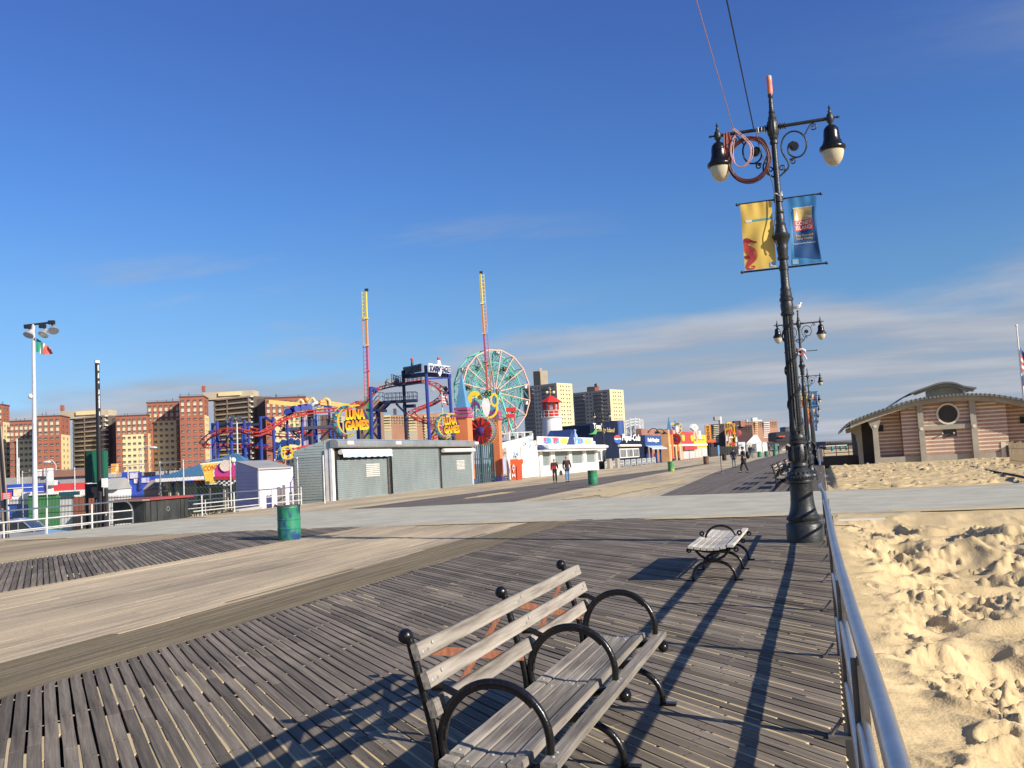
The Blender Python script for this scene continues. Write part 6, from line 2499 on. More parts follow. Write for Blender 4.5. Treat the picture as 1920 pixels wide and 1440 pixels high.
def gate(label, group):
    t = thing('park_gate', label, 'gate', (-27.0, 73.5, 0), group)
    pil = ((-27.1, 70.0, 1.05), (-27.0, 77.5, 0.78))
    for (x, y, w) in pil:
        b = MB()
        b.bx((x - w / 2, y - w / 2, 0.42), (x + w / 2, y + w / 2, 5.45))
        obj('pillar', b, M_orange, t)
        b = MB()
        b.bx((x - w / 2 - 0.12, y - w / 2 - 0.12, 0.0), (x + w / 2 + 0.12, y + w / 2 + 0.12, 0.43))
        obj('plinth', b, M_indigo, t)
        for k, z in enumerate((5.36, 5.66, 5.95)):
            b = MB()
            b.bx((x - w / 2 - 0.10 + 0.03 * k, y - w / 2 - 0.10 + 0.03 * k, z), (x + w / 2 + 0.10 - 0.03 * k, y + w / 2 + 0.10 - 0.03 * k, z + 0.22))
            obj('magenta_band', b, M_pink, t)
        b = MB()
        h = 8.75 if y < 72 else 8.3
        s_ = w / 2 - 0.05
        b.add([(x - s_, y - s_, 6.1), (x + s_, y - s_, 6.1), (x + s_, y + s_, 6.1), (x - s_, y + s_, 6.1), (x - 0.04, y - 0.04, h), (x + 0.04, y - 0.04, h), (x + 0.04, y + 0.04, h), (x - 0.04, y + 0.04, h)],
              [(3, 2, 1, 0), (0, 1, 5, 4), (1, 2, 6, 5), (2, 3, 7, 6), (3, 0, 4, 7), (4, 5, 6, 7)])
        obj('pyramid', b, M_skyblue, t)
    b = MB()
    b.bx((-26.52 + 0.20, 76.85, 0.62), (-26.52 + 0.24, 77.55, 2.1))
    obj('rules_board', b, mat('periwinkle board', (0.40, 0.42, 0.66), 0.6), t)
    # barred gates
    for k in range(13):
        y = 70.6 + 5.6 * k / 12
        b = MB()
        b.box((-27.0, y, 1.65), (0.06, 0.06, 3.2))
        obj('bar', b, M_teal, t)
    for (y0, y1) in ((70.45, 73.35), (73.45, 76.4)):
        b = MB()
        for z in (0.25, 0.8, 2.0, 3.25):
            b.box((-27.0, (y0 + y1) / 2, z), (0.08, y1 - y0, 0.10))
        for y in (y0, y1):
            b.box((-27.0, y, 1.7), (0.12, 0.14, 3.3))
        obj('gate_leaf', b, M_teal, t)
    b = MB()
    b.bx((-29.5, 70.3, 0.02), (-29.4, 76.5, 4.0))
    obj('back_screen', b, mat('dull teal screen', (0.035, 0.085, 0.10), 0.6, 0, (0.10, 0.13, 0.13), 0.8), t)
    n = (LN * 0.86 - LU * 0.5).normalized()
    u = UZ.cross(n)
    if u.dot(LU) < 0:
        u = -u
    o = dp(910, 808, 76.5)
    pinwheel(t, o, 1.12, 0.72, u, n)
    # crest: two yellow crescents, purple sequins, plain pale oval and dark curls
    cz = dp(908, 760, 76.8)
    u, n = LU, LN
    k = 76.8 / F

    def P(px, py, pr=0.0):
        return dp(px, py, 76.8) + n * pr
    b = MB()
    b.ring(13.5 * k, 6.5 * k, 0.22, P(890.5, 750), u, UZ, 26, R(5), R(205), ey=1.25)
    obj('crescent', b, M_yellow, t)
    b = MB()
    b.ring(9.0 * k, 3.5 * k, 0.16, P(891.5, 764), u, UZ, 20, R(-20), R(200), ey=1.3)
    obj('sequin_patch', b, M_purple, t)
    b = MB()
    b.ring(7.2 * k, 4.6 * k, 0.24, P(927, 750), u, UZ, 28, ey=1.9)
    obj('crescent', b, M_yellow, t)
    b = MB()
    b.ring(19.5 * k, 15.5 * k, 0.22, P(914.5, 766), u, UZ, 22, R(-90), R(12), ey=1.0)
    obj('crescent', b, M_yellow, t)
    b = MB()
    b.ring(15.2 * k, 10 * k, 0.14, P(914.5, 768), u, UZ, 16, R(-80), R(0), ey=0.9)
    obj('sequin_patch', b, M_purple, t)
    b = MB()
    pts = []
    for i in range(28):
        a = 2 * math.pi * i / 28
        pts.append((7.6 * k * math.cos(a) * (1 - 0.22 * max(0, -math.sin(a))), 19 * k * math.sin(a)))
    b.prism(pts, 0.25, P(911.5, 763, 0.1), u, UZ)
    obj('pale_oval', b, mat('pale enamel', (0.78, 0.70, 0.68), 0.5), t)
    for (px, py, rr_) in ((906, 740, 3.4), (912, 738.5, 3.8), (918, 740, 3.2)):
        b = MB()
        b.ring(rr_ * k, rr_ * k * 0.45, 0.16, P(px, py, 0.28), u, UZ, 14)
        obj('curl', b, M_black, t)
    b = MB()
    b.beam(P(868, 790, -0.5), P(948, 786, -0.5), 0.12)
    for px in (890, 911, 930):
        b.beam(P(px, 786, -0.5), P(px, 745, -0.25), 0.08)
    obj('frame', b, M_steel2, t, kind='stuff')
    return t


g1 = gate('near park gate with orange pillars, light blue pyramids and a red pinwheel', 'park gates with pinwheels')
g2 = copy_tree(g1, (-28.2, 189.0, 0), 0.0, 'small distant park gate with blue pyramids beyond the navy shop', 'park gates with pinwheels')

# white picket gate, ATM
t = thing('white_fence', 'tall white slatted fence with a door right of the near park gate', 'fence', (-26.8, 83.5, 0))
y = 78.9
r = random.Random(6)
while y < 88.4:
    if not (83.0 < y < 86.4):
        b = MB()
        b.bx((-26.66, y, 0.05), (-26.60, y + 0.17, 3.05 + 0.25 * math.sin((y - 79) * 0.7)))
        obj('slat', b, M_whitepaint, t)
    y += 0.27
b = MB()
b.bx((-26.70, 83.0, 0.05), (-26.60, 86.4, 2.95))
obj('door', b, mat('cream door', (0.74, 0.71, 0.62), 0.6), t)
b = MB()
b.bx((-26.80, 78.8, 0.3), (-26.70, 88.5, 0.42))
b.bx((-26.80, 78.8, 2.6), (-26.70, 88.5, 2.72))
obj('back_rail', b, M_whitepaint, t, kind='stuff')
b = MB()
b.add([(-27.2, 78.9, 0), (-27.2, 88.9, 0), (-27.2, 88.9, 4.1), (-27.2, 78.9, 3.3), (-27.5, 78.9, 0), (-27.5, 88.9, 0), (-27.5, 88.9, 4.1), (-27.5, 78.9, 3.3)],
      [(0, 1, 2, 3), (7, 6, 5, 4), (3, 2, 6, 7), (0, 3, 7, 4)])
obj('back_board', b, M_whitepaint, t)
for (px, py, s_) in ((994, 825, 2.4), (994, 836, 2.0)):
    q = ax_(px, py, -26.56)
    b = MB()
    b.text('atm24', q, VY, UZ, s_ * 0.45, s_ * 0.16, 0.02)
    obj('blue_mark', b, mat('bright blue print', (0.10, 0.35, 0.75), 0.5), t)
t = thing('atm', 'orange red cash machine lettered ATM before the white slatted fence', 'cash machine', (-26.0, 79.4, 0))
a, c = dp(957, 865, 82.4), dp(971.5, 899, 82.4)
k = 82.4 / F
o = dp(964.5, 880, 82.4)
M_atm = mat('orange red panel', (0.72, 0.105, 0.035), 0.5, 0, (0.64, 0.09, 0.03), 1.0)
b = MB()
b.box((o.x, o.y, 0.92), (14.5 * k, 0.7, 1.84), LU, LN, UZ)
obj('cabinet', b, M_atm, t)
b = MB()
q = dp(976, 868, 82.4)
b.prism([(-9 * k, 6 * k), (5 * k, 7 * k), (5 * k, 0), (1 * k, -6 * k), (-9 * k, -6 * k)], 0.5, q, LU, UZ)
obj('canopy', b, M_atm, t)
b = MB()
q = dp(974, 888, 82.2)
b.box((q.x, q.y, 0.62), (9 * k, 0.5, 1.24), LU, LN, UZ)
obj('keypad_box', b, M_atm, t)
for ch, py in (('A', 873.5), ('T', 882), ('M', 891.5)):
    b = MB()
    b.text(ch, dp(963.0, py, 82.0) + LN * 0.03, LU, UZ, 6.2 * k, 6.4 * k, 0.03)
    obj('letter', b, M_whiteprint, t)
b = MB()
q = dp(966, 858, 82.6)
b.prism([(-5 * k, -3.5 * k), (5 * k, -3.5 * k), (3.6 * k, 2 * k), (0, 4 * k), (-3.6 * k, 2 * k)], 0.2, q, LU, UZ)
obj('cream_crest', b, mat('cream crest', (0.78, 0.66, 0.40), 0.6), t)
b = MB()
b.text('atm24', dp(966.5, 852, 82.4), LU, UZ, 10 * k, 8 * k, 0.05)
obj('blue_number', b, mat('bright blue print', (0.10, 0.35, 0.75), 0.5), t)


# ---------------------------------------------------------------- white snack stand
def snack_stand():
    X0 = -26.8
    t = thing('snack_stand', 'white snack stand with grey green shutters and fruit posters along its fascia', 'snack stand', (-29, 101, 0))
    b = MB()
    b.bx((-31.5, 88.9, 0), (X0 - 0.02, 114.5, 3.6))
    obj('walls', b, M_whitepaint, t)
    b = MB()
    b.bx((X0, 89.0, 0.0), (X0 + 0.28, 114.4, 1.02))
    obj('counter_wall', b, M_whitepaint, t)
    wins = ((90.0, 93.1), (94.6, 100.4), (101.6, 107.0), (108.4, 113.3))
    for y0, y1 in wins:
        shutter(t, X0 + 0.02, y0, y1, 1.05, 2.42, 0.14)
    ys = [89.0] + [y for w in wins for y in w] + [114.4]
    for y0, y1 in zip(ys[::2], ys[1::2]):
        b = MB()
        b.bx((X0, y0, 1.02), (X0 + 0.24, y1, 2.5))
        obj('pier', b, M_whitepaint, t)
    b = MB()
    b.bx((X0 - 0.1, 88.4, 2.46), (X0 + 0.95, 116.2, 2.62))
    obj('canopy', b, M_whitepaint, t)
    b = MB()
    b.bx((X0 - 0.05, 90.6, 2.72), (X0 + 0.75, 117.0, 3.12))
    obj('awning_box', b, M_whitepaint, t)
    b = MB()
    b.add([(X0, 88.4, 3.1), (X0, 91.2, 3.2), (X0 + 0.8, 91.2, 2.62), (X0 + 0.8, 88.4, 2.62), (X0, 88.4, 2.62), (X0, 91.2, 2.62)], [(0, 3, 2, 1), (0, 4, 3), (1, 2, 5)])
    obj('tarpaulin', b, mat('navy tarpaulin', (0.02, 0.04, 0.13), 0.5), t)
    b = MB()
    b.bx((X0 + 0.02, 89.0, 3.15), (X0 + 0.10, 112.8, 4.0))
    obj('sign_fascia', b, M_whitepaint, t)
    m1 = mat('fruit poster blue', (0.06, 0.30, 0.62), 0.6, 0, (0.72, 0.10, 0.14), 0.45, 2, (1, 1, 1), 0.50, 0.53)
    m2 = mat('fruit poster yellow', (0.85, 0.62, 0.10), 0.6, 0, (0.25, 0.55, 0.75), 0.5, 2, (1, 1, 1), 0.48, 0.56)
    for (y0, y1, m, sh) in ((91.0, 94.0, m1, 0), (94.3, 97.0, m1, 1), (97.2, 100.8, m2, 1), (104.5, 107.8, m1, 0), (108.2, 111.8, m2, 1)):
        b = MB()
        c = (y0 + y1) / 2
        b.prism([(y0 - c + (0.3 if sh else 0), -0.26), (0, -0.36), (y1 - c, -0.2), ((y1 - c) * 0.8, 0.28), (0, 0.34), ((y0 - c) * 0.9, 0.30)], 0.03, (X0 + 0.125, c, 3.58), VY, UZ)
        obj('fruit_poster', b, m, t)
    b = MB()
    for (y0, y1, h) in ((100.0, 103.6, 4.9),):
        b.add([(X0 + 0.15, y0, 3.15), (X0 + 0.15, y1, 3.15), (X0 + 0.15, y1 - 0.8, h), (X0 - 2.5, y0, 3.6), (X0 - 2.5, y1, 3.6), (X0 - 2.5, y1 - 0.8, h)], [(0, 1, 2), (5, 4, 3), (0, 2, 5, 3), (1, 4, 5, 2)])
    obj('gablet', b, M_skyblue if False else mat('navy gablet', (0.02, 0.045, 0.15), 0.5, 0, (0.60, 0.60, 0.60), 0.4, 2, (1, 1, 1), 0.58, 0.6), t)
    b = MB()
    b.lathe([(0.28, 0), (0.30, 0.8), (0.22, 1.0), (0.14, 1.15), (0.14, 1.35), (0.2, 1.4), (0.18, 1.5), (0.02, 1.6)], 14, (X0 + 0.1, 104.0, 3.35))
    obj('bottle_figure', b, mat('white and blue bottle', (0.74, 0.74, 0.72), 0.4, 0, (0.20, 0.32, 0.62), 0.9, 2, (1, 1, 1), 0.56, 0.6), t, True)
    b = MB()
    b.bx((-31.5, 88.9, 3.6), (-27.6, 100.0, 3.75))
    obj('roof', b, M_navy, t)
    return t


snack_stand()

# lighthouse lantern on the roof behind
t = thing('lighthouse', 'little white lighthouse with a red lantern room behind the snack stand', 'lighthouse', (-31.6, 112.0, 0))
c = (-31.6, 112.0, 0)
b = MB()
b.lathe([(1.48, 0.0), (1.42, 2.5), (1.30, 4.5), (1.12, 6.72)], 28, c)
obj('tower', b, M_whitepaint, t, True)
b = MB()
b.lathe([(1.1, 6.70), (1.34, 6.80), (1.36, 6.90), (1.1, 6.92)], 24, c)
obj('gallery', b, M_whitepaint, t, True)
b = MB()
b.lathe([(0.98, 6.9), (0.98, 7.62), (0.2, 7.63)], 8, c)
obj('parapet', b, M_red, t)
for k in range(12):
    a = 2 * math.pi * k / 12
    b = MB()
    b.cyl((c[0] + 1.26 * math.cos(a), c[1] + 1.26 * math.sin(a), 6.9), (c[0] + 1.26 * math.cos(a), c[1] + 1.26 * math.sin(a), 7.65), 0.03, 6)
    obj('baluster', b, M_whitepaint, t, True)
b = MB()
for z in (7.25, 7.65):
    b.tube([(c[0] + 1.26 * math.cos(2 * math.pi * k / 24), c[1] + 1.26 * math.sin(2 * math.pi * k / 24), z) for k in range(24)], 0.03, 6, True)
obj('gallery_rail', b, M_whitepaint, t, True)
for k in range(8):
    a = 2 * math.pi * (k + 0.5) / 8
    a0, a1 = 2 * math.pi * k / 8, 2 * math.pi * (k + 1) / 8
    b = MB()
    b.beam((c[0] + 0.92 * math.cos(a0), c[1] + 0.92 * math.sin(a0), 7.6), (c[0] + 0.92 * math.cos(a0), c[1] + 0.92 * math.sin(a0), 8.72), 0.17)
    obj('mullion', b, M_red, t)
    b = MB()
    p0, p1 = Vector((c[0] + 0.84 * math.cos(a0), c[1] + 0.84 * math.sin(a0), 7.68)), Vector((c[0] + 0.84 * math.cos(a1), c[1] + 0.84 * math.sin(a1), 7.68))
    b.add([p0, p1, p1 + UZ * 0.98, p0 + UZ * 0.98], [(0, 1, 2, 3)])
    obj('pane', b, mat('lantern pane', (0.45, 0.44, 0.42), 0.2, 0, (0.10, 0.09, 0.10), 2.5), t)
b = MB()
b.lathe([(0.95, 8.70), (1.42, 8.66), (1.40, 8.74), (0.75, 9.22), (0.12, 9.55), (0.06, 9.62)], 8, c)
obj('roof', b, M_red, t)
b = MB()
b.cyl((c[0], c[1], 9.55), (c[0], c[1], 10.65), 0.05, 8)
b.sphere((c[0], c[1], 10.3), 0.14, 8, 6)
b.beam((c[0] - 0.1, c[1] - 0.5, 10.0), (c[0] + 0.1, c[1] + 0.5, 10.0), 0.06)
obj('weather_vane', b, M_gold, t, True)
for sg in (-1, 1):
    b = MB()
    b.sphere(Vector(c) + LU * (sg * 0.42) + UZ * 9.95, 0.20, 8, 6)
    obj('lamp_ball', b, mat('cream globe', (0.78, 0.70, 0.50), 0.4), t, True)

# ---------------------------------------------------------------- navy drinks shop
X0 = -27.5
t = thing('shop', 'navy blue shop with a Pepsi-Cola sign and a white framed window', 'shop', (-30, 140, 0))
M_shopnavy = mat('navy stucco', (0.008, 0.014, 0.038), 0.7, 0, (0.006, 0.011, 0.030), 0.5, 6, spec=0.15)
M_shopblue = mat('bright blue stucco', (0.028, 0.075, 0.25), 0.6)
b = MB()
b.bx((-34, 116.5, 0), (X0, 152.0, 4.55))
obj('walls', b, M_shopnavy, t)
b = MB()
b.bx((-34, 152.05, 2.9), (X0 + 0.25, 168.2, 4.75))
obj('corner_panel', b, M_shopblue, t)  # brighter blue stands in for a face turned more to the sun
b = MB()
b.bx((-34, 152.05, 0), (X0 - 2.2, 168.2, 2.9))
obj('recess', b, M_shopnavy, t)
b = MB()
b.add([(X0 + 0.25, 152.2, 3.0), (X0 + 0.25, 168.0, 3.0), (X0 + 1.25, 168.0, 2.55), (X0 + 1.25, 152.2, 2.55), (X0 + 1.25, 168.0, 2.35), (X0 + 1.25, 152.2, 2.35)], [(0, 3, 2, 1), (3, 5, 4, 2)])
obj('awning', b, mat('pale blue awning', (0.45, 0.55, 0.66), 0.7), t)
b = MB()
b.text('tbg', (X0 + 0.28, 160, 3.9), VY, UZ, 11.5, 0.85, 0.04)
obj('lettering', b, M_whiteprint, t)
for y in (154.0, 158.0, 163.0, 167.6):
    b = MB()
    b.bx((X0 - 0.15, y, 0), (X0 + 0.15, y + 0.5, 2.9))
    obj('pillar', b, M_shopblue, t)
b = MB()
b.bx((X0 - 2.0, 152.6, 0.3), (X0 - 1.9, 155.4, 2.2))
obj('menu_board', b, M_signs[1], t)
b = MB()
b.bx((X0 - 2.0, 164.2, 0.4), (X0 - 1.9, 166.8, 2.3))
obj('menu_board', b, M_signs[2], t)
for (y0, y1, z0, z1, npan) in ((132.0, 147.0, 1.25, 2.62, 3), (117.5, 122.5, 1.05, 2.5, 2)):
    b = MB()
    b.bx((X0, y0, z0), (X0 + 0.06, y1, z1))
    w_ = obj('window', b, M_whitepaint, t)
    for k in range(npan):
        s_ = (y1 - y0) / npan
        b = MB()
        b.bx((X0 + 0.05, y0 + k * s_ + 0.35, z0 + 0.14), (X0 + 0.075, y0 + (k + 1) * s_ - 0.35, z1 - 0.14))
        obj('pane', b, mat('shop glass', (0.06, 0.065, 0.07), 0.15, 0, (0.22, 0.22, 0.21), 0.35, 3), w_)
    b = MB()
    b.cyl((X0 + 0.2, y0 - 0.8, z1 + 0.42), (X0 + 0.2, y1 + 0.8, z1 + 0.42), 0.2, 10)
    obj('awning_roll', b, M_whitepaint, t, True)
q = ax_(1158, 822, X0 + 0.03)
b = MB()
b.prism([(2.4 * math.cos(a), 0.48 * math.sin(a)) for a in (math.pi * k / 14 for k in range(15))], 0.06, (q.x, q.y, q.z), VY, UZ)
obj('badge_red', b, M_redprint, t)
b = MB()
b.prism([(-2.4, 0), (2.4, 0), (2.3, -0.16), (0.6, -0.10), (-0.8, -0.22), (-2.25, -0.12)], 0.062, (q.x, q.y, q.z), VY, UZ)
obj('badge_white', b, M_whiteprint, t)
b = MB()
b.prism([(2.4 * math.cos(a), 0.48 * math.sin(a) - 0.12 * (1 if 0 < k < 14 else 0)) for k, a in enumerate(-math.pi * k / 14 for k in range(15))], 0.05, (q.x, q.y, q.z - 0.12), VY, UZ)
obj('badge_blue', b, mat('badge blue', (0.03, 0.12, 0.48), 0.5), t)
q = ax_(1184, 822, X0 + 0.05)
b = MB()
b.text('pepsi', q, VY, UZ, 14.5, 1.30, 0.05)
obj('lettering', b, M_whiteprint, t)
b = MB()
for k in range(9):
    y = 118 + 4.4 * k
    b.bx((X0 + 0.9, y, 0), (X0 + 0.96, y + 0.15, 0.95))
    b.bx((X0 + 0.9, y + 3.3, 0), (X0 + 0.96, y + 3.45, 0.95))
    for z in (0.92, 0.48):
        b.bx((X0 + 0.9, y, z), (X0 + 0.96, y + 3.4, z + 0.06))
    for j in range(6):
        b.bx((X0 + 0.91, y + 0.5 + j * 0.5, 0.1), (X0 + 0.95, y + 0.62 + j * 0.5, 0.92))
    if k in (3, 6):
        pass
mbx = b
one('terrace_railing', mbx, mat('white terrace rail', (0.62, 0.64, 0.62), 0.5), 'row of white terrace railings in front of the navy shop', 'railing')
for y in (119.2, 124.2):
    b = MB()
    b.bx((X0 + 0.8, y, 0), (X0 + 1.3, y + 1.6, 1.3))
    one('planter', b, mat('stone planter', (0.36, 0.31, 0.26), 0.8), 'stone planter by the navy shop terrace, %s' % ('left of the lone lamp' if y < 120 else 'right of the lone lamp'), 'planter')
t = thing('shop', 'upper blue storey lettered Tom\u2019s behind the navy shop', 'shop', (-36, 150, 0))
b = MB()
q0, q1 = ax_(1106, 797, -34.2), ax_(1163, 790, -34.2)
b.add([(-34.2, q0.y, 0), (-34.2, q1.y, 0), (-34.2, q1.y, q1.z), (-34.2, q0.y, q0.z), (-40, q0.y, 0), (-40, q1.y, 0), (-40, q1.y, q1.z), (-40, q0.y, q0.z)],
      [(0, 1, 2, 3), (7, 6, 5, 4), (3, 2, 6, 7), (0, 3, 7, 4), (1, 5, 6, 2)])
obj('walls', b, M_shopnavy, t)
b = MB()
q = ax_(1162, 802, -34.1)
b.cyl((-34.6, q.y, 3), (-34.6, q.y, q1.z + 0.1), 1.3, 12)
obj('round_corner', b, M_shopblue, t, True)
q = ax_(1122, 799, -34.1)
b = MB()
b.text('toms', q, VY, UZ, 7.2, 0.95, 0.05)
obj('lettering', b, M_whiteprint, t)
q = ax_(1136, 807, -34.1)
b = MB()
b.text('ci', q, VY, UZ, 14, 1.0, 0.05)
obj('lettering', b, M_goldprint, t)
q = ax_(1112, 810, -34.05)
b = MB()
b.prism([(-3, -0.4), (0, -0.1), (2, 0.6), (3, 0.2), (1.5, -0.5), (-1, -0.8)], 0.06, q, VY, UZ)
obj('green_leaf', b, mat('leaf green', (0.10, 0.42, 0.10), 0.6), t)

# red roof with gooseneck lamps, then the painted shop fronts further on
q0, q1 = ax_(1203, 815, -30), ax_(1240, 815, -30)
t = thing('roof_parapet', 'dull red parapet with black gooseneck lamps beyond the navy shop', 'parapet', (-30, (q0.y + q1.y) / 2, 0))
b = MB()
b.bx((-31, q0.y, 0), (-30, q1.y, ax_(1220, 805, -30).z))
obj('wall', b, M_terra, t)
for k in range(3):
    y = q0.y + 6 + 7.5 * k
    b = MB()
    z = 5.2
    b.tube(catmull([(-29.9, y, z + 0.3), (-29.3, y + 0.6, z + 1.0), (-28.6, y + 1.2, z + 0.9), (-28.3, y + 1.4, z + 0.4)], 4), 0.09, 6)
    b.lathe([(0.1, 0.2), (0.55, -0.15), (0.6, -0.25)], 10, (-28.3, y + 1.4, z + 0.3))
    obj('gooseneck_lamp', b, M_black, t, True)


def front(label, px0, px1, yt, x, dep, m, cat='shop'):
    a, c = ax_(px0, 850, x), ax_(px1, 850, x)
    z = ax_((px0 + px1) / 2, yt, x).z
    t = thing('shop', label, cat, (x - dep / 2, (a.y + c.y) / 2, 0), 'painted shop fronts far along the boardwalk')
    b = MB()
    b.bx((x - dep, a.y, -0.05), (x, c.y, z))
    obj('walls', b, m, t)
    return t, a.y, c.y, z


def pane(t, nm, x, y0, y1, z0, z1, m, th=0.1):
    b = MB()
    b.bx((x, y0, z0), (x + th, y1, z1))
    return obj(nm, b, m, t)


t, y0, y1, z = front('tan shop front with dark doorways beside the small distant gate', 1255, 1278.5, 807, -28.2, 5, mat('tan painted mural', (0.62, 0.42, 0.20), 0.6, 0, (0.50, 0.28, 0.14), 0.35, 5))
pane(t, 'cream_band', -28.2, y0, y1, 2.9, 3.2, M_cream)
for f_ in (0.30, 0.62):
    pane(t, 'doorway', -28.2, y0 + (y1 - y0) * f_, y0 + (y1 - y0) * (f_ + 0.14), 0.1, 2.7, M_black)
for f_ in (0.05, 0.24, 0.48, 0.80, 0.95):
    pane(t, 'post', -28.2, y0 + (y1 - y0) * f_, y0 + (y1 - y0) * (f_ + 0.04), 0, 2.9, M_cream, 0.2)
t, y0, y1, z = front('red shop front with two yellow ovals and pale shutters', 1278.6, 1302.5, 810, -28.2, 5, M_red)
pane(t, 'cream_band', -28.2, y0, y1, 2.9, 3.35, M_whitepaint, 0.25)
pane(t, 'red_awning', -28.2, y0, y1, 2.05, 2.75, mat('crimson awning', (0.52, 0.03, 0.05), 0.6), 0.7)
for f_ in (0.06, 0.54):
    pane(t, 'shutter', -28.2, y0 + (y1 - y0) * f_, y0 + (y1 - y0) * (f_ + 0.42), 0.05, 2.1, mat('pale shutter', (0.55, 0.55, 0.53), 0.5, 0, (0.48, 0.48, 0.47), 0.4), 0.12)
for f_ in (0.13, 0.82):
    b = MB()
    b.prism([(2.4 * math.cos(2 * math.pi * k / 16), 0.8 * math.sin(2 * math.pi * k / 16)) for k in range(16)], 0.1, (-28.1, y0 + (y1 - y0) * f_, 4.7), VY, UZ)
    obj('yellow_oval', b, M_yellow, t)
b = MB()
q = ax_(1301, 801, -28.3)
b.prism([(6 * math.cos(2 * math.pi * k / 16) * (1 + 0.1 * math.cos(5 * k)), 0.75 * math.sin(2 * math.pi * k / 16)) for k in range(16)], 0.5, q, VY, UZ)
obj('cloud_emblem', b, M_whitepaint, t)
b = MB()
b.box(q + Vector((0.3, 0, 0.1)), (0.2, 5, 0.5))
b.box(q + Vector((0.0, 0.6, -2.0)), (0.5, 3.5, 2.5))
obj('red_figure', b, mat('red and pink emblem', (0.60, 0.08, 0.10), 0.6, 0, (0.75, 0.62, 0.60), 0.4, 2, (1, 1, 1), 0.48, 0.52), t, kind='stuff')
t, y0, y1, z = front('yellow shop front with pale shutters beside the red one', 1302.6, 1326, 815, -28.2, 5, M_yellow)
pane(t, 'white_band', -28.2, y0, y1, 2.95, 3.45, M_whitepaint, 0.25)
for f_ in (0.04, 0.54):
    pane(t, 'shutter', -28.2, y0 + (y1 - y0) * f_, y0 + (y1 - y0) * (f_ + 0.42), 0.05, 2.3, mat('pale shutter', (0.55, 0.55, 0.53), 0.5), 0.12)
pane(t, 'chimney_box', -28.5, y0 + 9, y0 + 13, 4.6, 6.6, M_whitepaint, 0.5)
pane(t, 'orange_mark', -28.2, y0 + 4, y1 - 5, 4.35, 4.55, M_orange, 0.1)
# vertical sign
q = dp(1327.5, 812, 268)
t = thing('sign', 'tall orange sign with dark vertical lettering beside the yellow shop', 'sign', (q.x, q.y, 0))
k = 268 / F
b = MB()
b.box(q, (10.5 * k, 0.6, 31 * k), LU, LN, UZ)
obj('board', b, mat('orange board', (0.78, 0.30, 0.03), 0.5), t)
b = MB()
b.box(q - UZ * (15 * k) + LU * 0.8, (16 * k, 0.7, 6 * k), LU, LN, UZ)
obj('red_foot', b, mat('orange red board', (0.72, 0.13, 0.04), 0.5), t)
for i, ch in enumerate('NATHANS'):
    b = MB()
    b.text('n' + ch, q + UZ * ((11.5 - 3.7 * i) * k) + LN * 0.35, LU, UZ, 4.6 * k, 3.0 * k, 0.06)
    obj('letter', b, M_black, t)
b = MB()
b.cyl((q.x, q.y, 0), (q.x, q.y, q.z), 0.25, 8)
obj('post', b, M_black, t)


# ---------------------------------------------------------------- rides behind the shops
def track(name, pts, parent, gauge=0.72, ties=0.8):
    """two running rails over a spine with ties; pts are sight lines with a distance"""
    q = catmull([dp(x, y, d) for x, y, d in pts], 7)
    Lr, Rr, Sp = [], [], []
    for i, p in enumerate(q):
        tdir = (q[min(i + 1, len(q) - 1)] - q[max(i - 1, 0)]).normalized()
        s_ = tdir.cross(UZ)
        s_ = s_.normalized() if s_.length > 1e-4 else LN
        Lr.append(p + s_ * gauge / 2)
        Rr.append(p - s_ * gauge / 2)
        Sp.append(p - UZ * 0.34)
    b = MB()
    for z in (Lr, Rr):
        b.tube(z, 0.065, 6)
    obj('running_rails', b, M_cored, parent, True, kind='stuff')
    b = MB()
    b.tube(Sp, 0.10, 6)
    obj('spine', b, M_cored, parent, True)
    b = MB()
    acc = 0
    for i in range(1, len(q)):
        acc += (q[i] - q[i - 1]).length
        if acc > ties:
            acc = 0
            b.beam(Lr[i], Sp[i], 0.07)
            b.beam(Rr[i], Sp[i], 0.07)
            b.beam(Lr[i], Rr[i], 0.07)
    obj('ties', b, M_cored, parent, kind='stuff')


def column(t, px, yt, d, r=0.22, m=M_blue, pxb=None, bottom=None):
    a = dp(px, yt, d)
    b = MB()
    if pxb:
        c = dp(pxb, bottom, d)
        b.cyl((c.x, c.y, GZ), (a.x, a.y, a.z), r, 8)
    else:
        b.cyl((a.x, a.y, GZ), (a.x, a.y, a.z), r, 8)
    return obj('column', b, m, t, True)


def pbeam(t, nm, p, q, d0, d1, w, m=M_blue, h=None):
    b = MB()
    b.beam(dp(p[0], p[1], d0), dp(q[0], q[1], d1), w, h)
    return obj(nm, b, m, t)


def train(t, pts, m, nm='train_car'):
    q = [dp(x, y, d) for x, y, d in pts]
    for a, c in zip(q[:-1], q[1:]):
        u = (c - a).normalized()
        w = u.cross(UZ).normalized()
        k = w.cross(u)
        L = (c - a).length
        b = MB()
        b.prism([(-L * 0.48, -0.15), (L * 0.44, -0.18), (L * 0.52, 0.12), (L * 0.30, 0.40), (-L * 0.1, 0.46), (-L * 0.46, 0.34)], 1.1, (a + c) / 2 + k * 0.2, u, k)
        car_ = obj(nm, b, m, t)
        b = MB()
        b.box((a + c) / 2 + k * 0.62 - u * (L * 0.1), (L * 0.25, 0.8, 0.22), u, w, k)
        obj('seat_shell', b, M_blue, car_)


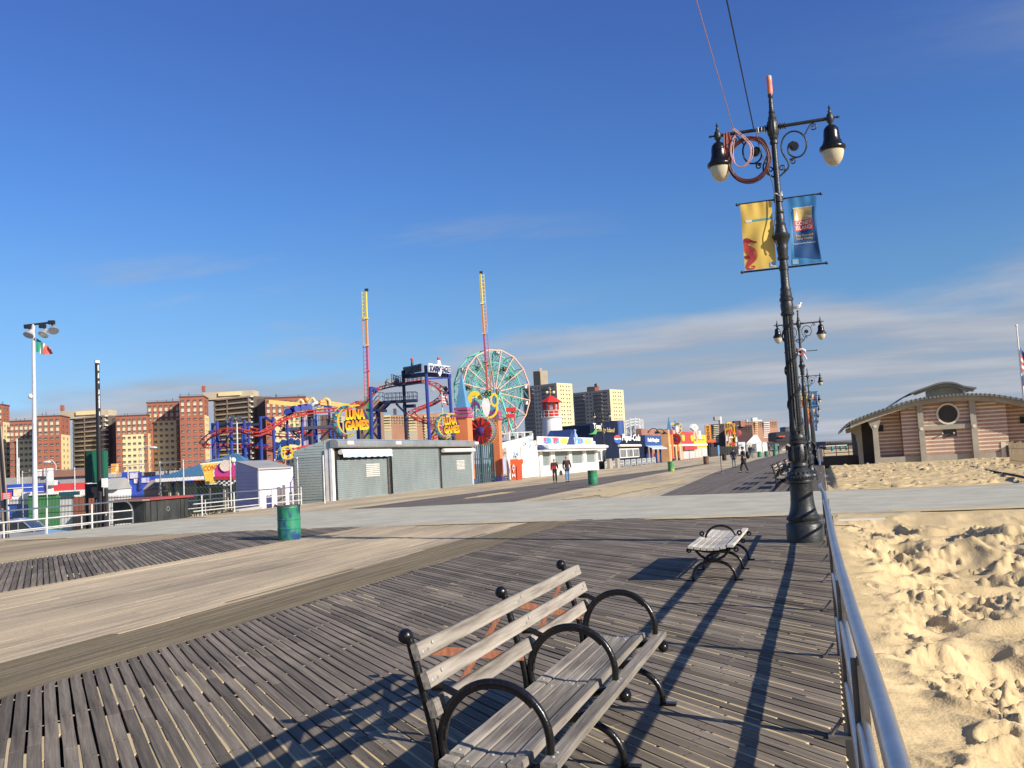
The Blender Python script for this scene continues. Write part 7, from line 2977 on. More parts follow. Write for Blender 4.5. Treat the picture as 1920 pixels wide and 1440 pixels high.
p = dp(500, 870, 102)
t = thing('roller_coaster', 'blue and red roller coaster with a lying train behind the lilac shed', 'roller coaster', (p.x, p.y, GZ))
track('track', [(380, 829, 101), (396, 814, 99), (420, 805, 98), (440, 803, 98), (460, 806, 98), (482, 811, 98), (502, 804, 99), (522, 790, 101), (545, 778, 103), (580, 770, 104), (620, 766, 105), (650, 763, 106), (672, 752, 108)], t)
track('track', [(380, 830, 101), (388, 834, 104), (412, 833, 105), (450, 834, 105), (485, 835, 104), (505, 839, 103), (525, 845, 102), (548, 843, 101), (570, 837, 102), (600, 833, 104), (645, 829, 106)], t)
track('track', [(452, 801, 112), (470, 802, 112), (490, 806, 112), (515, 812, 112), (545, 814, 112), (575, 811, 112), (610, 806, 112), (640, 803, 112)], t)
track('track', [(500, 790, 116), (525, 794, 116), (550, 803, 115), (575, 810, 114)], t)
for px, yt, d in ((398.5, 793, 102), (407, 790, 100), (433, 789, 99), (454, 795, 108), (458, 787, 99.5), (465.6, 793, 108), (488, 781, 100), (512, 782, 101), (538, 781, 104), (565.5, 782, 105), (589, 785, 110), (592, 777, 107), (617, 764, 107), (625, 775, 112), (633, 790, 112)):
    column(t, px, yt, d, 0.14 if d > 103 else 0.17)
for a_, b_, d0, d1 in (((398, 796), (433, 795), 102, 99), ((447, 797), (470, 794), 100, 99.5), ((488, 783), (497, 782), 100, 103), ((497, 782), (512, 792), 103, 101), ((465, 797), (488, 795), 104, 100), ((607, 762), (622, 763), 107, 107), ((393, 810), (400, 807), 99, 101), ((433, 829), (458, 829), 100, 100), ((480, 834), (502, 835), 103, 103)):
    pbeam(t, 'crossbeam', a_, b_, d0, d1, 0.22)
for a_, b_, d in (((408, 815), (432, 853), 99.5), ((432, 813), (408, 850), 99.5), ((398, 840), (407, 820), 101), ((458, 845), (488, 828), 101), ((538, 805), (552, 816), 104), ((553, 822), (566, 808), 105)):
    pbeam(t, 'brace', a_, b_, d, d, 0.13)
b = MB()
a, c = dp(529, 806, 105), dp(622, 800, 107)
b.beam(a, c, 1.6, 0.35)
obj('platform', b, M_navy, t)
b = MB()
for h in (0.5, 1.0):
    b.beam(a + UZ * (0.3 + h) + LN * 0.7, c + UZ * (0.3 + h) + LN * 0.7, 0.05)
for k in range(14):
    q = a.lerp(c, k / 13) + LN * 0.7
    b.beam(q, q + UZ * 1.3, 0.05)
obj('platform_rail', b, M_steel2, t, kind='stuff')
for a_, b_ in (((620, 803), (600, 824)), ((622, 803), (640, 822)), ((545, 806), (563, 822)), ((585, 806), (567, 820))):
    pbeam(t, 'brace', a_, b_, 106, 106, 0.18, M_navy)
train(t, [(538, 780, 103), (549, 774, 103), (560, 771, 103.5), (571, 770, 104), (582, 768, 104.5)], M_blue)
train(t, [(517, 843, 102), (529, 838, 102), (541, 834, 102), (553, 834, 102), (560, 836, 102)], mat('dull blue train', (0.02, 0.06, 0.20), 0.5))

# spinning ride with looping orange arms behind the train
p = dp(580, 760, 130)
t = thing('arm_ride', 'orange armed ride with a pale disc seen over the blue train', 'ride', (p.x, p.y, GZ))
M_oarm = mat('orange arm', (0.80, 0.36, 0.09), 0.5)
M_carm = mat('cream arm', (0.82, 0.55, 0.22), 0.5)
for a_, b_ in (((503, 752), (560, 757)), ((503, 755), (575, 763)), ((600, 757), (660, 764)), ((600, 752), (655, 760))):
    pbeam(t, 'arm', a_, b_, 128, 131, 0.30, M_oarm)
b = MB()
k = 130 / F
b.lathe([(0.02, -0.3), (5.6 * k, -0.25), (6.2 * k, 0), (5.6 * k, 0.25), (0.02, 0.3)], 20, dp(591, 757, 129), axis=LN)
obj('disc', b, M_whitepaint, t, True)
b = MB()
for loop in ([(560, 760), (566, 766), (574, 764), (580, 752), (586, 747), (590, 752)], [(558, 755), (563, 750), (568, 754), (564, 760), (559, 758)], [(604, 765), (606, 752), (611, 748), (617, 751), (618, 760)], [(592, 764), (600, 768), (606, 762)]):
    b.tube(catmull([dp(x, y, 128.5) for x, y in loop], 6), 0.20, 8)
obj('looping_arm', b, M_carm, t, True)
b = MB()
for (x, y, r_) in ((575, 750, 5), (600, 755, 5), (570, 757, 4), (580, 762, 4.5)):
    b.sphere(dp(x, y, 130), r_ * k, 10, 6)
obj('hub_cluster', b, M_oarm, t, True)
b = MB()
q = dp(582, 768, 130)
b.cyl((q.x, q.y, GZ), (q.x, q.y, q.z), 0.45, 10)
obj('mast', b, M_navy, t, True)

# second coaster tower with lettered signs
DT = 118
p = dp(790, 800, DT)
t = thing('roller_coaster', 'tall blue coaster tower with SOARIN\u2019 EAGLE signs and a curling red track', 'roller coaster', (p.x, p.y, GZ))
track('track', [(668, 765, 118), (690, 748, 118), (703, 731, 118), (722, 723, 119), (745, 718.5, 120), (770, 715, 121), (792, 713.5, 122), (812, 718, 123), (826, 728, 125), (832, 738, 126), (824, 748, 124), (808, 756, 121),
                (790, 763, 118), (776, 769, 116), (771, 775, 115), (780, 782, 114), (797, 788, 114), (818, 795, 115), (840, 803, 117)], t, 1.0)
track('track', [(800, 824, 116), (815, 817, 116), (832, 810, 117), (848, 803, 118)], t, 1.0)
column(t, 694.5, 727, 116, 0.22, M_blue, 696, 822)
column(t, 709.5, 773, 121, 0.27)
column(t, 755.5, 695, 118, 0.22, M_navy, 763, 825)
column(t, 798, 685, 114, 0.22, M_blue, 806, 824)
column(t, 841.5, 698, 119, 0.22, M_blue, 850, 826)
column(t, 671, 800, 122, 0.22)
column(t, 639, 793, 119, 0.22)
pbeam(t, 'crossbeam', (694.5, 728), (706, 731), 116, 118, 0.40)
pbeam(t, 'crossbeam', (757, 762), (778, 761), 118, 117, 0.42, M_navy)
pbeam(t, 'crossbeam', (802, 710.5), (842, 708.5), 114, 119, 0.16)
pbeam(t, 'crossbeam', (842, 736.5), (834, 737), 119, 124, 0.40)
pbeam(t, 'crossbeam', (757, 706), (798, 702), 119, 115, 0.5, mat('sign truss', (0.03, 0.04, 0.12), 0.6))
pbeam(t, 'crossbeam', (798, 702), (843, 705), 115, 120, 0.5, mat('sign truss', (0.03, 0.04, 0.12), 0.6))
for a_, b_ in (((697, 783), (711, 768)), ((697, 800), (709, 780)), ((694, 815), (709, 795)), ((806, 820), (821, 797)), ((682, 822), (695, 806)), ((697, 806), (709, 822)), ((743, 757), (759, 773))):
    pbeam(t, 'brace', a_, b_, 117, 118, 0.20, M_navy)
# platforms, rails and stair
for (x0, y0, x1, y1, th) in ((736, 719, 750, 723, 0.25), (750, 722, 790, 716, 0.25), (720, 754.5, 782, 751, 0.30), (688, 769, 724, 770, 0.30)):
    a, c = dp(x0, y0, DT), dp(x1, y1, DT)
    b = MB()
    b.beam(a, c, 1.8, th)
    obj('platform', b, M_navy, t)
    b = MB()
    n_ = max(3, int((x1 - x0) / 7))
    if x0 != 688:
        for h in (0.55, 1.1):
            b.beam(a + UZ * h + LN * 0.85, c + UZ * h + LN * 0.85, 0.055)
            b.beam(a + UZ * h - LN * 0.85, c + UZ * h - LN * 0.85, 0.055)
        for k in range(n_ + 1):
            for sg in (1, -1):
                q = a.lerp(c, k / n_) + LN * 0.85 * sg
                b.beam(q, q + UZ * 1.1, 0.055)
        obj('platform_rail', b, M_navy, t, kind='stuff')
for (xa, ya, xb, yb) in ((703, 768, 716, 754), (716, 769, 730, 754)):
    for sg in (0.8, -0.8):
        b = MB()
        b.beam(dp(xa, ya, DT) + LN * sg, dp(xb, yb, DT) + LN * sg, 0.14, 0.3)
        obj('stair_string', b, M_navy, t)
for k in range(9):
    q0 = dp(703, 768, DT).lerp(dp(716, 754, DT), k / 8)
    b = MB()
    b.beam(q0 + LN * 0.8, q0 - LN * 0.8 + LU * 0.9, 0.30, 0.05)
    obj('tread', b, M_navy, t)
b = MB()
for h in (0.6, 1.1):
    b.beam(dp(703, 768, DT) + LN * 0.85 + UZ * h, dp(716, 754, DT) + LN * 0.85 + UZ * h, 0.055)
    b.beam(dp(697, 768, DT) + LN * 0.85 + UZ * h, dp(708, 753, DT) + LN * 0.85 + UZ * h, 0.055)
    b.beam(dp(708, 753, DT) + LN * 0.85 + UZ * h, dp(722, 753, DT) + LN * 0.85 + UZ * h, 0.055)
obj('stair_rail', b, M_navy, t, kind='stuff')
train(t, [(724, 723, 118.5), (737, 720, 118.8), (748, 718, 119)], mat('grey coaster car', (0.26, 0.25, 0.24), 0.5))


def eagle_sign(pts, d0, d1, m_face, m_text, yaw):
    (x0, y0), (x1, y1) = pts
    a, c = dp(x0, y0, d0), dp(x1, y1, d1)
    u = (c - a).normalized()
    n = u.cross(UZ).normalized()
    L = (c - a).length
    o = (a + c) / 2
    b = MB()
    b.prism([(-L / 2, -0.42), (-0.5, -0.42), (0, -0.95), (0.5, -0.42), (L / 2, -0.5), (L / 2, 0.5), (0.5, 0.5), (0.1, 1.25), (-0.1, 1.25), (-0.5, 0.5), (-L / 2, 0.6)], 0.16, o, u, UZ)
    obj('sign_board', b, m_face, t)
    b = MB()
    b.text('eagle', o + n * 0.12, u, UZ, L * 0.95, 0.82, 0.06)
    obj('lettering', b, m_text, t)
    b = MB()
    b.sphere(o + UZ * 1.3, 0.22, 8, 6)
    obj('red_finial', b, M_redprint, t, True)


eagle_sign(((803, 690), (843, 694)), 113.5, 118.5, M_whitepaint, mat('navy letters', (0.02, 0.03, 0.14), 0.5), 0)
eagle_sign(((757, 697), (791, 689)), 121, 113, mat('shaded sign board', (0.10, 0.10, 0.13), 0.6), mat('dark letters', (0.015, 0.015, 0.03), 0.5), 0)  # left sign: its unlit side is painted in dark colours
# flag mast and floodlight in front of the curl
p = dp(829, 800, 100)
t = thing('light_mast', 'thin mast with two floodlights and a striped flag in front of the curling track', 'light mast', (p.x, p.y, GZ))
q = dp(828, 727, 100)
b = MB()
b.cyl((p.x, p.y, GZ), (q.x, q.y, q.z), 0.06, 8)
obj('pole', b, M_whiterail, t, True)
b = MB()
b.beam(dp(823, 726, 100), dp(838, 725, 100), 0.10)
obj('cross_arm', b, M_black, t)
for (x, y, m) in ((836, 729, M_black), (811, 731, M_whitepaint)):
    b = MB()
    b.lathe([(0.05, -0.2), (0.22, 0), (0.24, 0.1), (0.02, 0.12)], 12, dp(x, y, 99.8), axis=(LN - UZ * 0.6))
    obj('floodlight', b, m, t, True)
flag('limp red and white striped flag by the curling coaster track', [(829.5, 742), (830, 757), (842, 760), (838, 744)], [M_redprint, M_whiteprint, M_redprint, M_whiteprint, M_redprint, M_whiteprint], None, 'h', 99.5)

# left floodlight over the coaster
p = dp(445, 860, 92)
t = thing('light_mast', 'thin pale floodlight mast in front of the low coaster', 'light mast', (p.x, p.y, GZ))
q = dp(444, 788, 92)
b = MB()
b.cyl((p.x, p.y, GZ), (q.x, q.y, q.z), 0.08, 8)
obj('pole', b, M_whiterail, t, True)
for (x, y) in ((428, 785), (436, 782), (450, 783)):
    b = MB()
    b.lathe([(0.05, -0.3), (0.16, 0), (0.30, 0.15), (0.02, 0.16)], 12, dp(x, y, 91.8), axis=(LN - UZ * 0.5 - LU * 0.4))
    b.beam(dp(x, y, 92), q, 0.06)
    obj('floodlight', b, M_steel, t, True)

# sling towers
M_sy, M_so, M_sp, M_sr = mat('tower yellow', (0.82, 0.62, 0.10), 0.5), mat('tower orange', (0.80, 0.36, 0.10), 0.5), mat('tower magenta', (0.52, 0.13, 0.24), 0.5), mat('tower red', (0.66, 0.14, 0.11), 0.5)
for (xt, yt, xb, yb, d, lab, side) in ((685.5, 546, 691, 742, 150, 'left slim ladder tower, banded yellow to red, with a black cap', -1), (900.5, 513, 914, 730, 165, 'right slim ladder tower rising in front of the big wheel', 1)):
    a, c = dp(xt, yt, d), dp(xb, yb, d)
    k = (c.z - GZ) / (a.z - c.z)
    base = c + (c - a) * k
    t = thing('sling_tower', lab, 'ride tower', tuple(base), 'slim ladder towers of the sling ride')
    fr = (0, 0.26, 0.52, 0.76, 1.0, 1 + k)
    for i, m in enumerate((M_sy, M_so, M_sp, M_sr, mat('tower green', (0.06, 0.42, 0.14), 0.5))):
        p0, p1 = a.lerp(c, fr[i]), a.lerp(c, fr[i + 1])
        b = MB()
        b.beam(p0, p1, 0.32, 0.32)
        for s_ in (0.36,):
            b.beam(p0 + LU * side * 0.62, p1 + LU * side * 0.62, 0.09)
            n_ = int((p1 - p0).length / 0.62)
            for j in range(n_):
                q = p0.lerp(p1, (j + 0.5) / n_)
                b.beam(q, q + LU * side * 0.66, 0.10)
        b.box(p1, (0.62, 0.62, 0.22), LU, LN, UZ)
        obj('segment', b, m, t)
    b = MB()
    b.box(a + UZ * 0.2 + LU * 0.15, (0.55, 0.4, 0.4), LU, LN, UZ)
    obj('cap', b, M_black, t)

# the big wheel
DW = 455
k = DW / F
cen = dp(924, 736, DW)
yaw = R(39)
U = (LU * math.cos(yaw) + LN * -math.sin(yaw)).normalized()
N = UZ.cross(U).normalized()
if N.dot(LN) < 0:
    N = -N
RW = 80 * k
t = thing('ferris_wheel', 'huge ferris wheel with salmon front rim and mint green lattice', 'ferris wheel', (cen.x, cen.y, GZ))
HW = 3.4


def rim(off, r, w, m, nm, n=16, lattice=True):
    c = cen + N * off
    P = [c + U * (r * math.cos(2 * math.pi * (i + 0.5) / n)) + UZ * (r * math.sin(2 * math.pi * (i + 0.5) / n)) for i in range(n)]
    for i in range(n):
        b = MB()
        p, q = P[i], P[(i + 1) % n]
        b.beam(p, q, w, w)
        obj(nm, b, m, t)
    return P


Pf = rim(HW, RW, 0.50, M_wheelpink, 'rim_segment')
Pb = rim(-HW, RW, 0.55, M_wheelgreen, 'back_rim_segment')
Pi = rim(HW * 0.9, RW * 0.70, 0.28, M_wheelgreen, 'inner_ring')
Pj = rim(-HW * 0.9, RW * 0.70, 0.28, M_wheelgreen, 'inner_ring')
for i in range(16):
    b = MB()
    b.beam(cen + N * HW * 0.6, Pf[i], 0.34)
    obj('spoke', b, M_wheelpink, t)
b = MB()
rr = random.Random(8)
for i in range(16):
    b.beam(cen - N * HW * 0.6, Pb[i], 0.32)
    b.beam(Pf[i], Pb[i], 0.3)
    b.beam(Pf[i], Pb[(i + 1) % 16], 0.22)
    b.beam(Pb[i], Pi[i], 0.22)
    b.beam(Pf[i], Pj[i], 0.22)
    b.beam(Pb[i], Pi[(i + 1) % 16], 0.2)
    b.beam(Pi[i], Pj[(i + 1) % 16], 0.2)
    b.beam(Pi[i], Pb[(i + 2) % 16], 0.16)
    for f_ in (0.3, 0.5):
        b.beam(cen + N * HW * 0.5 + (Pf[i] - cen) * f_, cen - N * HW * 0.5 + (Pb[(i + 1) % 16] - cen) * (f_ + 0.12), 0.18)
        b.beam(cen - N * HW * 0.5 + (Pb[i] - cen) * f_, cen - N * HW * 0.5 + (Pb[(i + 1) % 16] - cen) * f_, 0.18)
for i in range(230):
    f0, f1 = rr.uniform(0.25, 1), rr.uniform(0.25, 1)
    a_ = rr.randrange(16)
    b.beam(cen + (Pb[a_] - cen) * f0, cen + ((Pb if i % 3 else Pf)[(a_ + rr.choice((0, 1, 2))) % 16] - cen) * f1, 0.16)
obj('lattice', b, M_wheelgreen, t, kind='stuff')
b = MB()
b.cyl(cen - N * HW * 1.4, cen + N * HW * 1.4, 1.4, 14)
obj('axle', b, mat('dark hub', (0.16, 0.11, 0.08), 0.6), t, True)
for i in range(16):
    f_ = 1.0 if i % 3 == 0 else 0.72
    q = cen + (Pf[i] - cen - N * HW) * f_
    b = MB()
    b.box(q - UZ * 1.0, (2.0, 1.6, 1.8), U, N, UZ)
    b.box(q - UZ * 0.0, (2.3, 1.9, 0.25), U, N, UZ)
    obj('cabin', b, mat('wheel cabin', (0.20, 0.13, 0.09), 0.6) if i % 3 else mat('white cabin', (0.6, 0.58, 0.54), 0.6), t)
for sg in (1, -1):
    for sx in (-1, 1):
        b = MB()
        b.beam(cen + N * HW * 1.5 * sg, Vector((cen.x, cen.y, GZ)) + N * HW * 2.2 * sg + U * sx * 11, 0.7)
        obj('support_leg', b, M_wheelgreen, t)
p = dp(958, 768, 430)
b = MB()
b.box(p, (4.6, 0.6, 2.0), LU, LN, UZ)
b.box(p - UZ * 2.9 - LU * 0.4, (4.0, 0.6, 1.8), LU, LN, UZ)
for sx in (-1.5, 1.5):
    b.beam((p + LU * sx)[:2] + (GZ,), p + LU * sx, 0.3)
one('ride_sign', b, M_red, 'red ride sign standing in front of the big wheel', 'sign')
t = thing('ride_building', 'white roofed ride deck below the big wheel', 'building', tuple(dp(960, 815, 160))[:2] + (GZ,))
for (x0, x1, y0, y1, m, pr) in ((950, 998, 810, 812, M_whitepaint, 0), (952, 992, 817, 840, M_grey, -1)):
    b = MB()
    wall_box(b, x0, x1, y0, 160 - pr, 3, 0, 0, y1)
    obj('deck', b, m, t)
for px in (953, 968, 981, 996):
    q = dp(px, 812, 160)
    b = MB()
    b.bx((q.x - 0.25, q.y - 0.25, GZ), (q.x + 0.25, q.y + 0.25, q.z))
    obj('post', b, M_whitepaint, t)

# lilac pylons and a sail sign between coaster and apartments, small blue spire with a hoop
for px, x1 in ((567, 573), (574.5, 580)):
    b = MB()
    wall_box(b, px, x1, 783, 135, 1.0)
    one('lilac_pylon', b, M_lilac, 'pale lilac pylon behind the low coaster, %s of the pair' % ('left' if px < 570 else 'right'), 'pylon')
a = dp(525, 832, 62)
t = thing('spire', 'small light blue spire with a yellow hoop behind the lilac shed', 'spire', (a.x, a.y, GZ))
b = MB()
s_ = 0.22
zb = dp(525, 863, 62).z
b.add([(a.x - s_, a.y - s_, zb), (a.x + s_, a.y - s_, zb), (a.x + s_, a.y + s_, zb), (a.x - s_, a.y + s_, zb), (a.x, a.y, a.z)], [(0, 1, 4), (1, 2, 4), (2, 3, 4), (3, 0, 4), (3, 2, 1, 0)])
obj('pyramid', b, M_skyblue, t)
b = MB()
b.bx((a.x - 0.25, a.y - 0.25, GZ), (a.x + 0.25, a.y + 0.25, zb))
obj('pillar', b, M_orange, t)
b = MB()
q = dp(538, 849, 61.5)
b.ring(0.40, 0.31, 0.08, q, LU, UZ, 22, ey=1.15)
b.ring(0.22, 0.16, 0.06, q + LU * 0.02, LU, UZ, 16, R(60), R(300), ey=1.2)
obj('hoop', b, M_yellow, t)

# white wooden coaster beyond the navy shop
t = thing('wooden_coaster', 'white lattice of a wooden coaster beyond the navy shop', 'roller coaster', tuple(dp(1185, 810, 240))[:2] + (GZ,))
top = [(1163, 797), (1172, 791), (1181, 787), (1190, 785.5), (1198, 786), (1204, 790)]
b = MB()
P = [dp(x, y, 240) for x, y in top]
for i in range(len(P) - 1):
    for dz in (0, -0.7, -1.5):
        b.beam(P[i] + UZ * dz, P[i + 1] + UZ * dz, 0.3)
obj('crest', b, M_whitepaint, t)
for (x, y) in ((1172, 789), (1181, 784), (1190, 783), (1197, 784), (1202, 786), (1204.5, 786)):
    q = dp(x, y, 240)
    b = MB()
    b.beam((q.x, q.y, GZ), q, 0.35)
    obj('post', b, M_whitepaint, t)
b = MB()
rr = random.Random(5)
for k_ in range(60):
    x = 1176 + 28 * rr.random()
    y = 795 + 20 * rr.random()
    b.beam(dp(x, y, 241), dp(x + rr.uniform(-5, 5), y + rr.uniform(3, 8), 241), 0.16)
obj('lattice', b, M_whitepaint, t, kind='stuff')

# far fairground past the shops: black fence, gaunt yellow ride, tents, kiosks
t = thing('ride', 'tall yellow and red fairground ride above the black fence far down the boardwalk', 'ride', tuple(dp(1372, 840, 300))[:2] + (0,))
for (x, y0, m) in ((1361, 792, M_yellow), (1366, 793, M_yellow), (1371, 796, M_yellow), (1376, 794, M_yellow), (1380, 795, M_steel2)):
    a = dp(x, y0, 300)
    b = MB()
    b.beam((a.x, a.y, -0.1), a, 0.42)
    obj('mast', b, m, t)
for (x, y, w, h, m) in ((1366, 793, 12, 2.5, M_yellow), (1374, 795, 10, 2, M_orange), (1368, 808, 9, 6, M_red), (1376, 812, 6, 5, M_orange), (1370, 820, 10, 3, M_whitepaint), (1362, 822, 3.5, 10, M_whitepaint), (1367, 825, 3.5, 9, mat('pale pink canvas', (0.7, 0.5, 0.52), 0.6)), (1380, 824, 4, 9, M_whitepaint), (1374, 832, 6, 5, M_red)):
    kk = 300 / F
    b = MB()
    b.prism([(-w / 2 * kk, -h / 2 * kk), (w / 2 * kk, -h / 2 * kk), (w * 0.3 * kk, h / 2 * kk), (-w * 0.2 * kk, h * 0.6 * kk)], 1.0, dp(x, y, 299), LU, UZ)
    obj('painted_panel', b, m, t)
b = MB()
b.lathe([(0.3, -0.3), (6.2 * 300 / F, -0.2), (6.2 * 300 / F, 0.2), (0.3, 0.3)], 20, dp(1384.5, 812, 305), axis=LN)
one('round_sign', b, mat('maroon disc', (0.25, 0.03, 0.04), 0.6, 0, (0.40, 0.06, 0.05), 0.6), 'round maroon ride disc right of the yellow fairground ride', 'sign')
t = thing('fence', 'long black screen fence beyond the yellow shop', 'fence', tuple(dp(1365, 855, 285))[:2] + (0,))
for k_ in range(7):
    b = MB()
    wall_box(b, 1348.5 + 5.0 * k_, 1353.2 + 5.0 * k_, 837, 285 - k_ * 2, 0.4, 0, 0, 861)
    obj('panel', b, mat('black screen', (0.022, 0.024, 0.024), 0.7, 0, (0.035, 0.038, 0.036), 0.3), t)
b = MB()
wall_box(b, 1332, 1347, 838, 275, 2.0, 0, 0, 861)
one('gate_house', b, mat('dark gateway', (0.05, 0.045, 0.045), 0.7, 0, (0.16, 0.15, 0.16), 0.25, 3, (1, 1, 1), 0.55, 0.6), 'dark gateway between the yellow shop and the black fence', 'gateway')
b = MB()
wall_box(b, 1345.5, 1348.5, 835, 272, 0.4, 0, 0, 857)
one('banner_pole', b, mat('sky blue feather flag', (0.15, 0.40, 0.75), 0.6), 'sky blue feather flag by the dark gateway', 'flag')
# white marquee and booths
t = thing('marquee', 'big white peaked marquee far along the boardwalk', 'marquee', tuple(dp(1412, 840, 330))[:2] + (0,))
kk = 330 / F
M_tentw = mat('white canvas', (0.70, 0.70, 0.68), 0.7, 0, (0.60, 0.60, 0.58), 0.15)
c = dp(1412, 832, 330)
b = MB()
e = [c + LU * (x * kk) + LN * (y * kk) for x, y in ((-17, 12), (14, 12), (16, -14), (-12, -14))]
pk = [dp(1414, 815.5, 330), dp(1420, 816, 330)]
b.add(e + pk, [(0, 1, 5, 4), (1, 2, 5), (2, 3, 4, 5), (3, 0, 4)])
obj('roof', b, M_tentw, t)
b = MB()
wall_box(b, 1399, 1412, 832, 326, 6, 0, 0, 860)
obj('wall', b, mat('pale grey canvas', (0.42, 0.43, 0.45), 0.7), t)
b = MB()
wall_box(b, 1400, 1409, 829.5, 324, 0.4, 0, 0, 836)
obj('sign_board', b, M_whitepaint, t)
b = MB()
wall_box(b, 1401, 1408, 831, 323, 0.3, 0, 0, 833.5)
obj('ochre_mark', b, M_goldprint, t)
for (x0, x1, y0, lab) in ((1382, 1397, 836, 'white booth right of the black fence'), (1418, 1428, 832, 'left white tent front far along the boardwalk'), (1429, 1438.5, 831.5, 'right white tent front far along the boardwalk')):
    b = MB()
    wall_box(b, x0, x1, y0, 318, 5, 0, 0, 859 - (x0 - 1382) * 0.04)
    b.add([dp(x0, y0, 318), dp(x1, y0, 318), dp(x1 - 1.5, y0 - 3, 321), dp(x0 + 1.5, y0 - 3, 321)], [(0, 1, 2, 3)])
    one('booth', b, M_tentw, lab, 'booth', 'white booths and tents far along the boardwalk')
b = MB()
wall_box(b, 1380, 1397, 829, 316, 1, 0, 0, 836)
one('booth_sign', b, mat('white and violet sign', (0.65, 0.65, 0.66), 0.6, 0, (0.20, 0.20, 0.45), 0.3, 2, (1, 1, 1), 0.50, 0.54), 'white and violet sign on the booth right of the black fence', 'sign')
b = MB()
wall_box(b, 1448, 1457.5, 843, 345, 3, 0, 0, 857)
q = dp(1455, 838, 345)
b.box(q, (1.2, 2, 2.4), LU, LN, UZ)
one('kiosk', b, mat('sea green kiosk', (0.06, 0.26, 0.20), 0.6), 'sea green kiosk far along the boardwalk', 'kiosk')
b = MB()
wall_box(b, 1466, 1482, 842, 400, 3, 0, 0, 852)
one('low_wall', b, mat('cream wall', (0.66, 0.62, 0.52), 0.7), 'cream wall at the far end of the boardwalk', 'wall')
for i, (px, yt, d, w) in enumerate(((1444, 830, 420, 9), (1462, 832, 430, 10), (1474, 834, 440, 9), (1403, 824, 380, 7))):
    q = dp(px, yt, d)
    shrub('bare brown trees far beyond the white tents, %s clump' % ('first', 'second', 'third', 'leftmost')[i], q.x, q.y, GZ, w * 0.8, 3, q.z - GZ, 500, 60 + i, M_bare, 'tree')


# ---------------------------------------------------------------- apartment towers
def facing(rot):
    """horizontal frame: u to the right along a facade, n out of it; rot > 0 turns it towards the right"""
    c, s_ = math.cos(rot), math.sin(rot)
    n = (LN * c + LU * s_).normalized()
    return UZ.cross(n).normalized(), n


def window_grid(b, o, u, n, xs, z0, dz, nf, w, h, pr=0.10):
    for x in xs:
        for k in range(nf):
            p = o + u * x + UZ * (z0 + dz * k)
            b.box(p + n * (pr / 2 - 0.02), (w, pr, h), u, n, UZ)
            b.box(p + n * (pr / 2 + 0.02) - UZ * h * 0.30, (w * 0.92, pr, h * 0.12), u, n, UZ, 1)


def hit(px, py, P, n):
    r = ray(px, py)
    E_ = Vector((0, 0, EYE))
    return E_ + r * ((P - E_).dot(n) / r.dot(n))


def apartments(label, d, blocks, group='brick apartment towers'):
    """blocks: (px0, px1, ytop, setback, depth, kind, window columns); the facades face a little towards the sea"""
    q = dp((blocks[0][0] + blocks[-1][1]) / 2, 880, d)
    t = thing('apartment_building', label, 'apartment building', (q.x, q.y, GZ), group)
    wins = MB()
    u, n = facing(R(11))
    q.z = 0
    dz = 2.62
    for (a, c, yt, sb, dep, kind, cols) in blocks:
        P = q - n * sb
        p0, p1 = hit(a, yt, P, n), hit(c, yt, P, n)
        zt = (p0.z + p1.z) / 2
        o = p0.copy()
        o.z = 0
        w = (p1 - p0).length
        b = MB()
        b.box(o + u * (w / 2) - n * (dep / 2) + UZ * ((zt + GZ) / 2), (w, dep, zt - GZ), u, n, UZ)
        obj('wall', b, M_redbrick, t)
        b = MB()
        b.box(o + u * (w / 2) - n * (dep / 2) + UZ * (zt + 0.25), (w + 0.5, dep + 0.5, 0.5), u, n, UZ)
        obj('parapet', b, mat('dark coping', (0.13, 0.06, 0.05), 0.8), t)
        nf = int((zt - GZ - 3) / dz)
        if kind == 'cream':
            b = MB()
            m0, m1 = w * 0.20, w * 0.88
            zc = zt - 3.1 * dz
            b.box(o + u * ((m0 + m1) / 2) + n * 0.06 + UZ * ((zc + GZ) / 2), (m1 - m0, 0.14, zc - GZ), u, n, UZ)
            obj('cream_panel', b, M_cream, t)
        b = MB()
        xs = [w * (j + 0.5) / cols for j in range(cols)]
        for x in xs:
            b.box(o + u * x + n * 0.05 + UZ * (zt - 1.9 * dz + 0.4), (1.15, 0.10, dz * 2.5), u, n, UZ)
        obj('top_window_band', b, M_winframe, t, kind='stuff')
        window_grid(wins, o + n * 0.12, u, n, xs, zt - 1.7 - dz * (nf - 1), dz, nf, 1.25, 1.15)
        b = MB()
        b.box(o + u * (w + 0.06) - n * (dep / 2 + 0.4) + UZ * ((zt - 3 * dz + GZ) / 2), (0.14, dep - 1.0, zt - 3 * dz - GZ), u, n, UZ)
        obj('cream_return', b, M_cream, t)
        window_grid(wins, o + u * (w + 0.12), -n, u, [dep * 0.3, dep * 0.7], zt - 1.7 - dz * (nf - 1), dz, nf, 1.2, 1.15)
        b = MB()
        rr_ = random.Random(int(a))
        for j in range(3):
            x = w * rr_.random()
            b.beam(o + u * x - n * 2 + UZ * zt, o + u * x - n * 2 + UZ * (zt + rr_.uniform(1.0, 2.2)), 0.14)
        b.beam(o + u * 0.2 - n * 1 + UZ * (zt + 1.1), o + u * (w - 0.2) - n * 1 + UZ * (zt + 1.1), 0.07)
        obj('roof_rail', b, M_black, t, kind='stuff')
    obj('windows', wins, [M_win, M_winframe], t, kind='stuff')
    return t


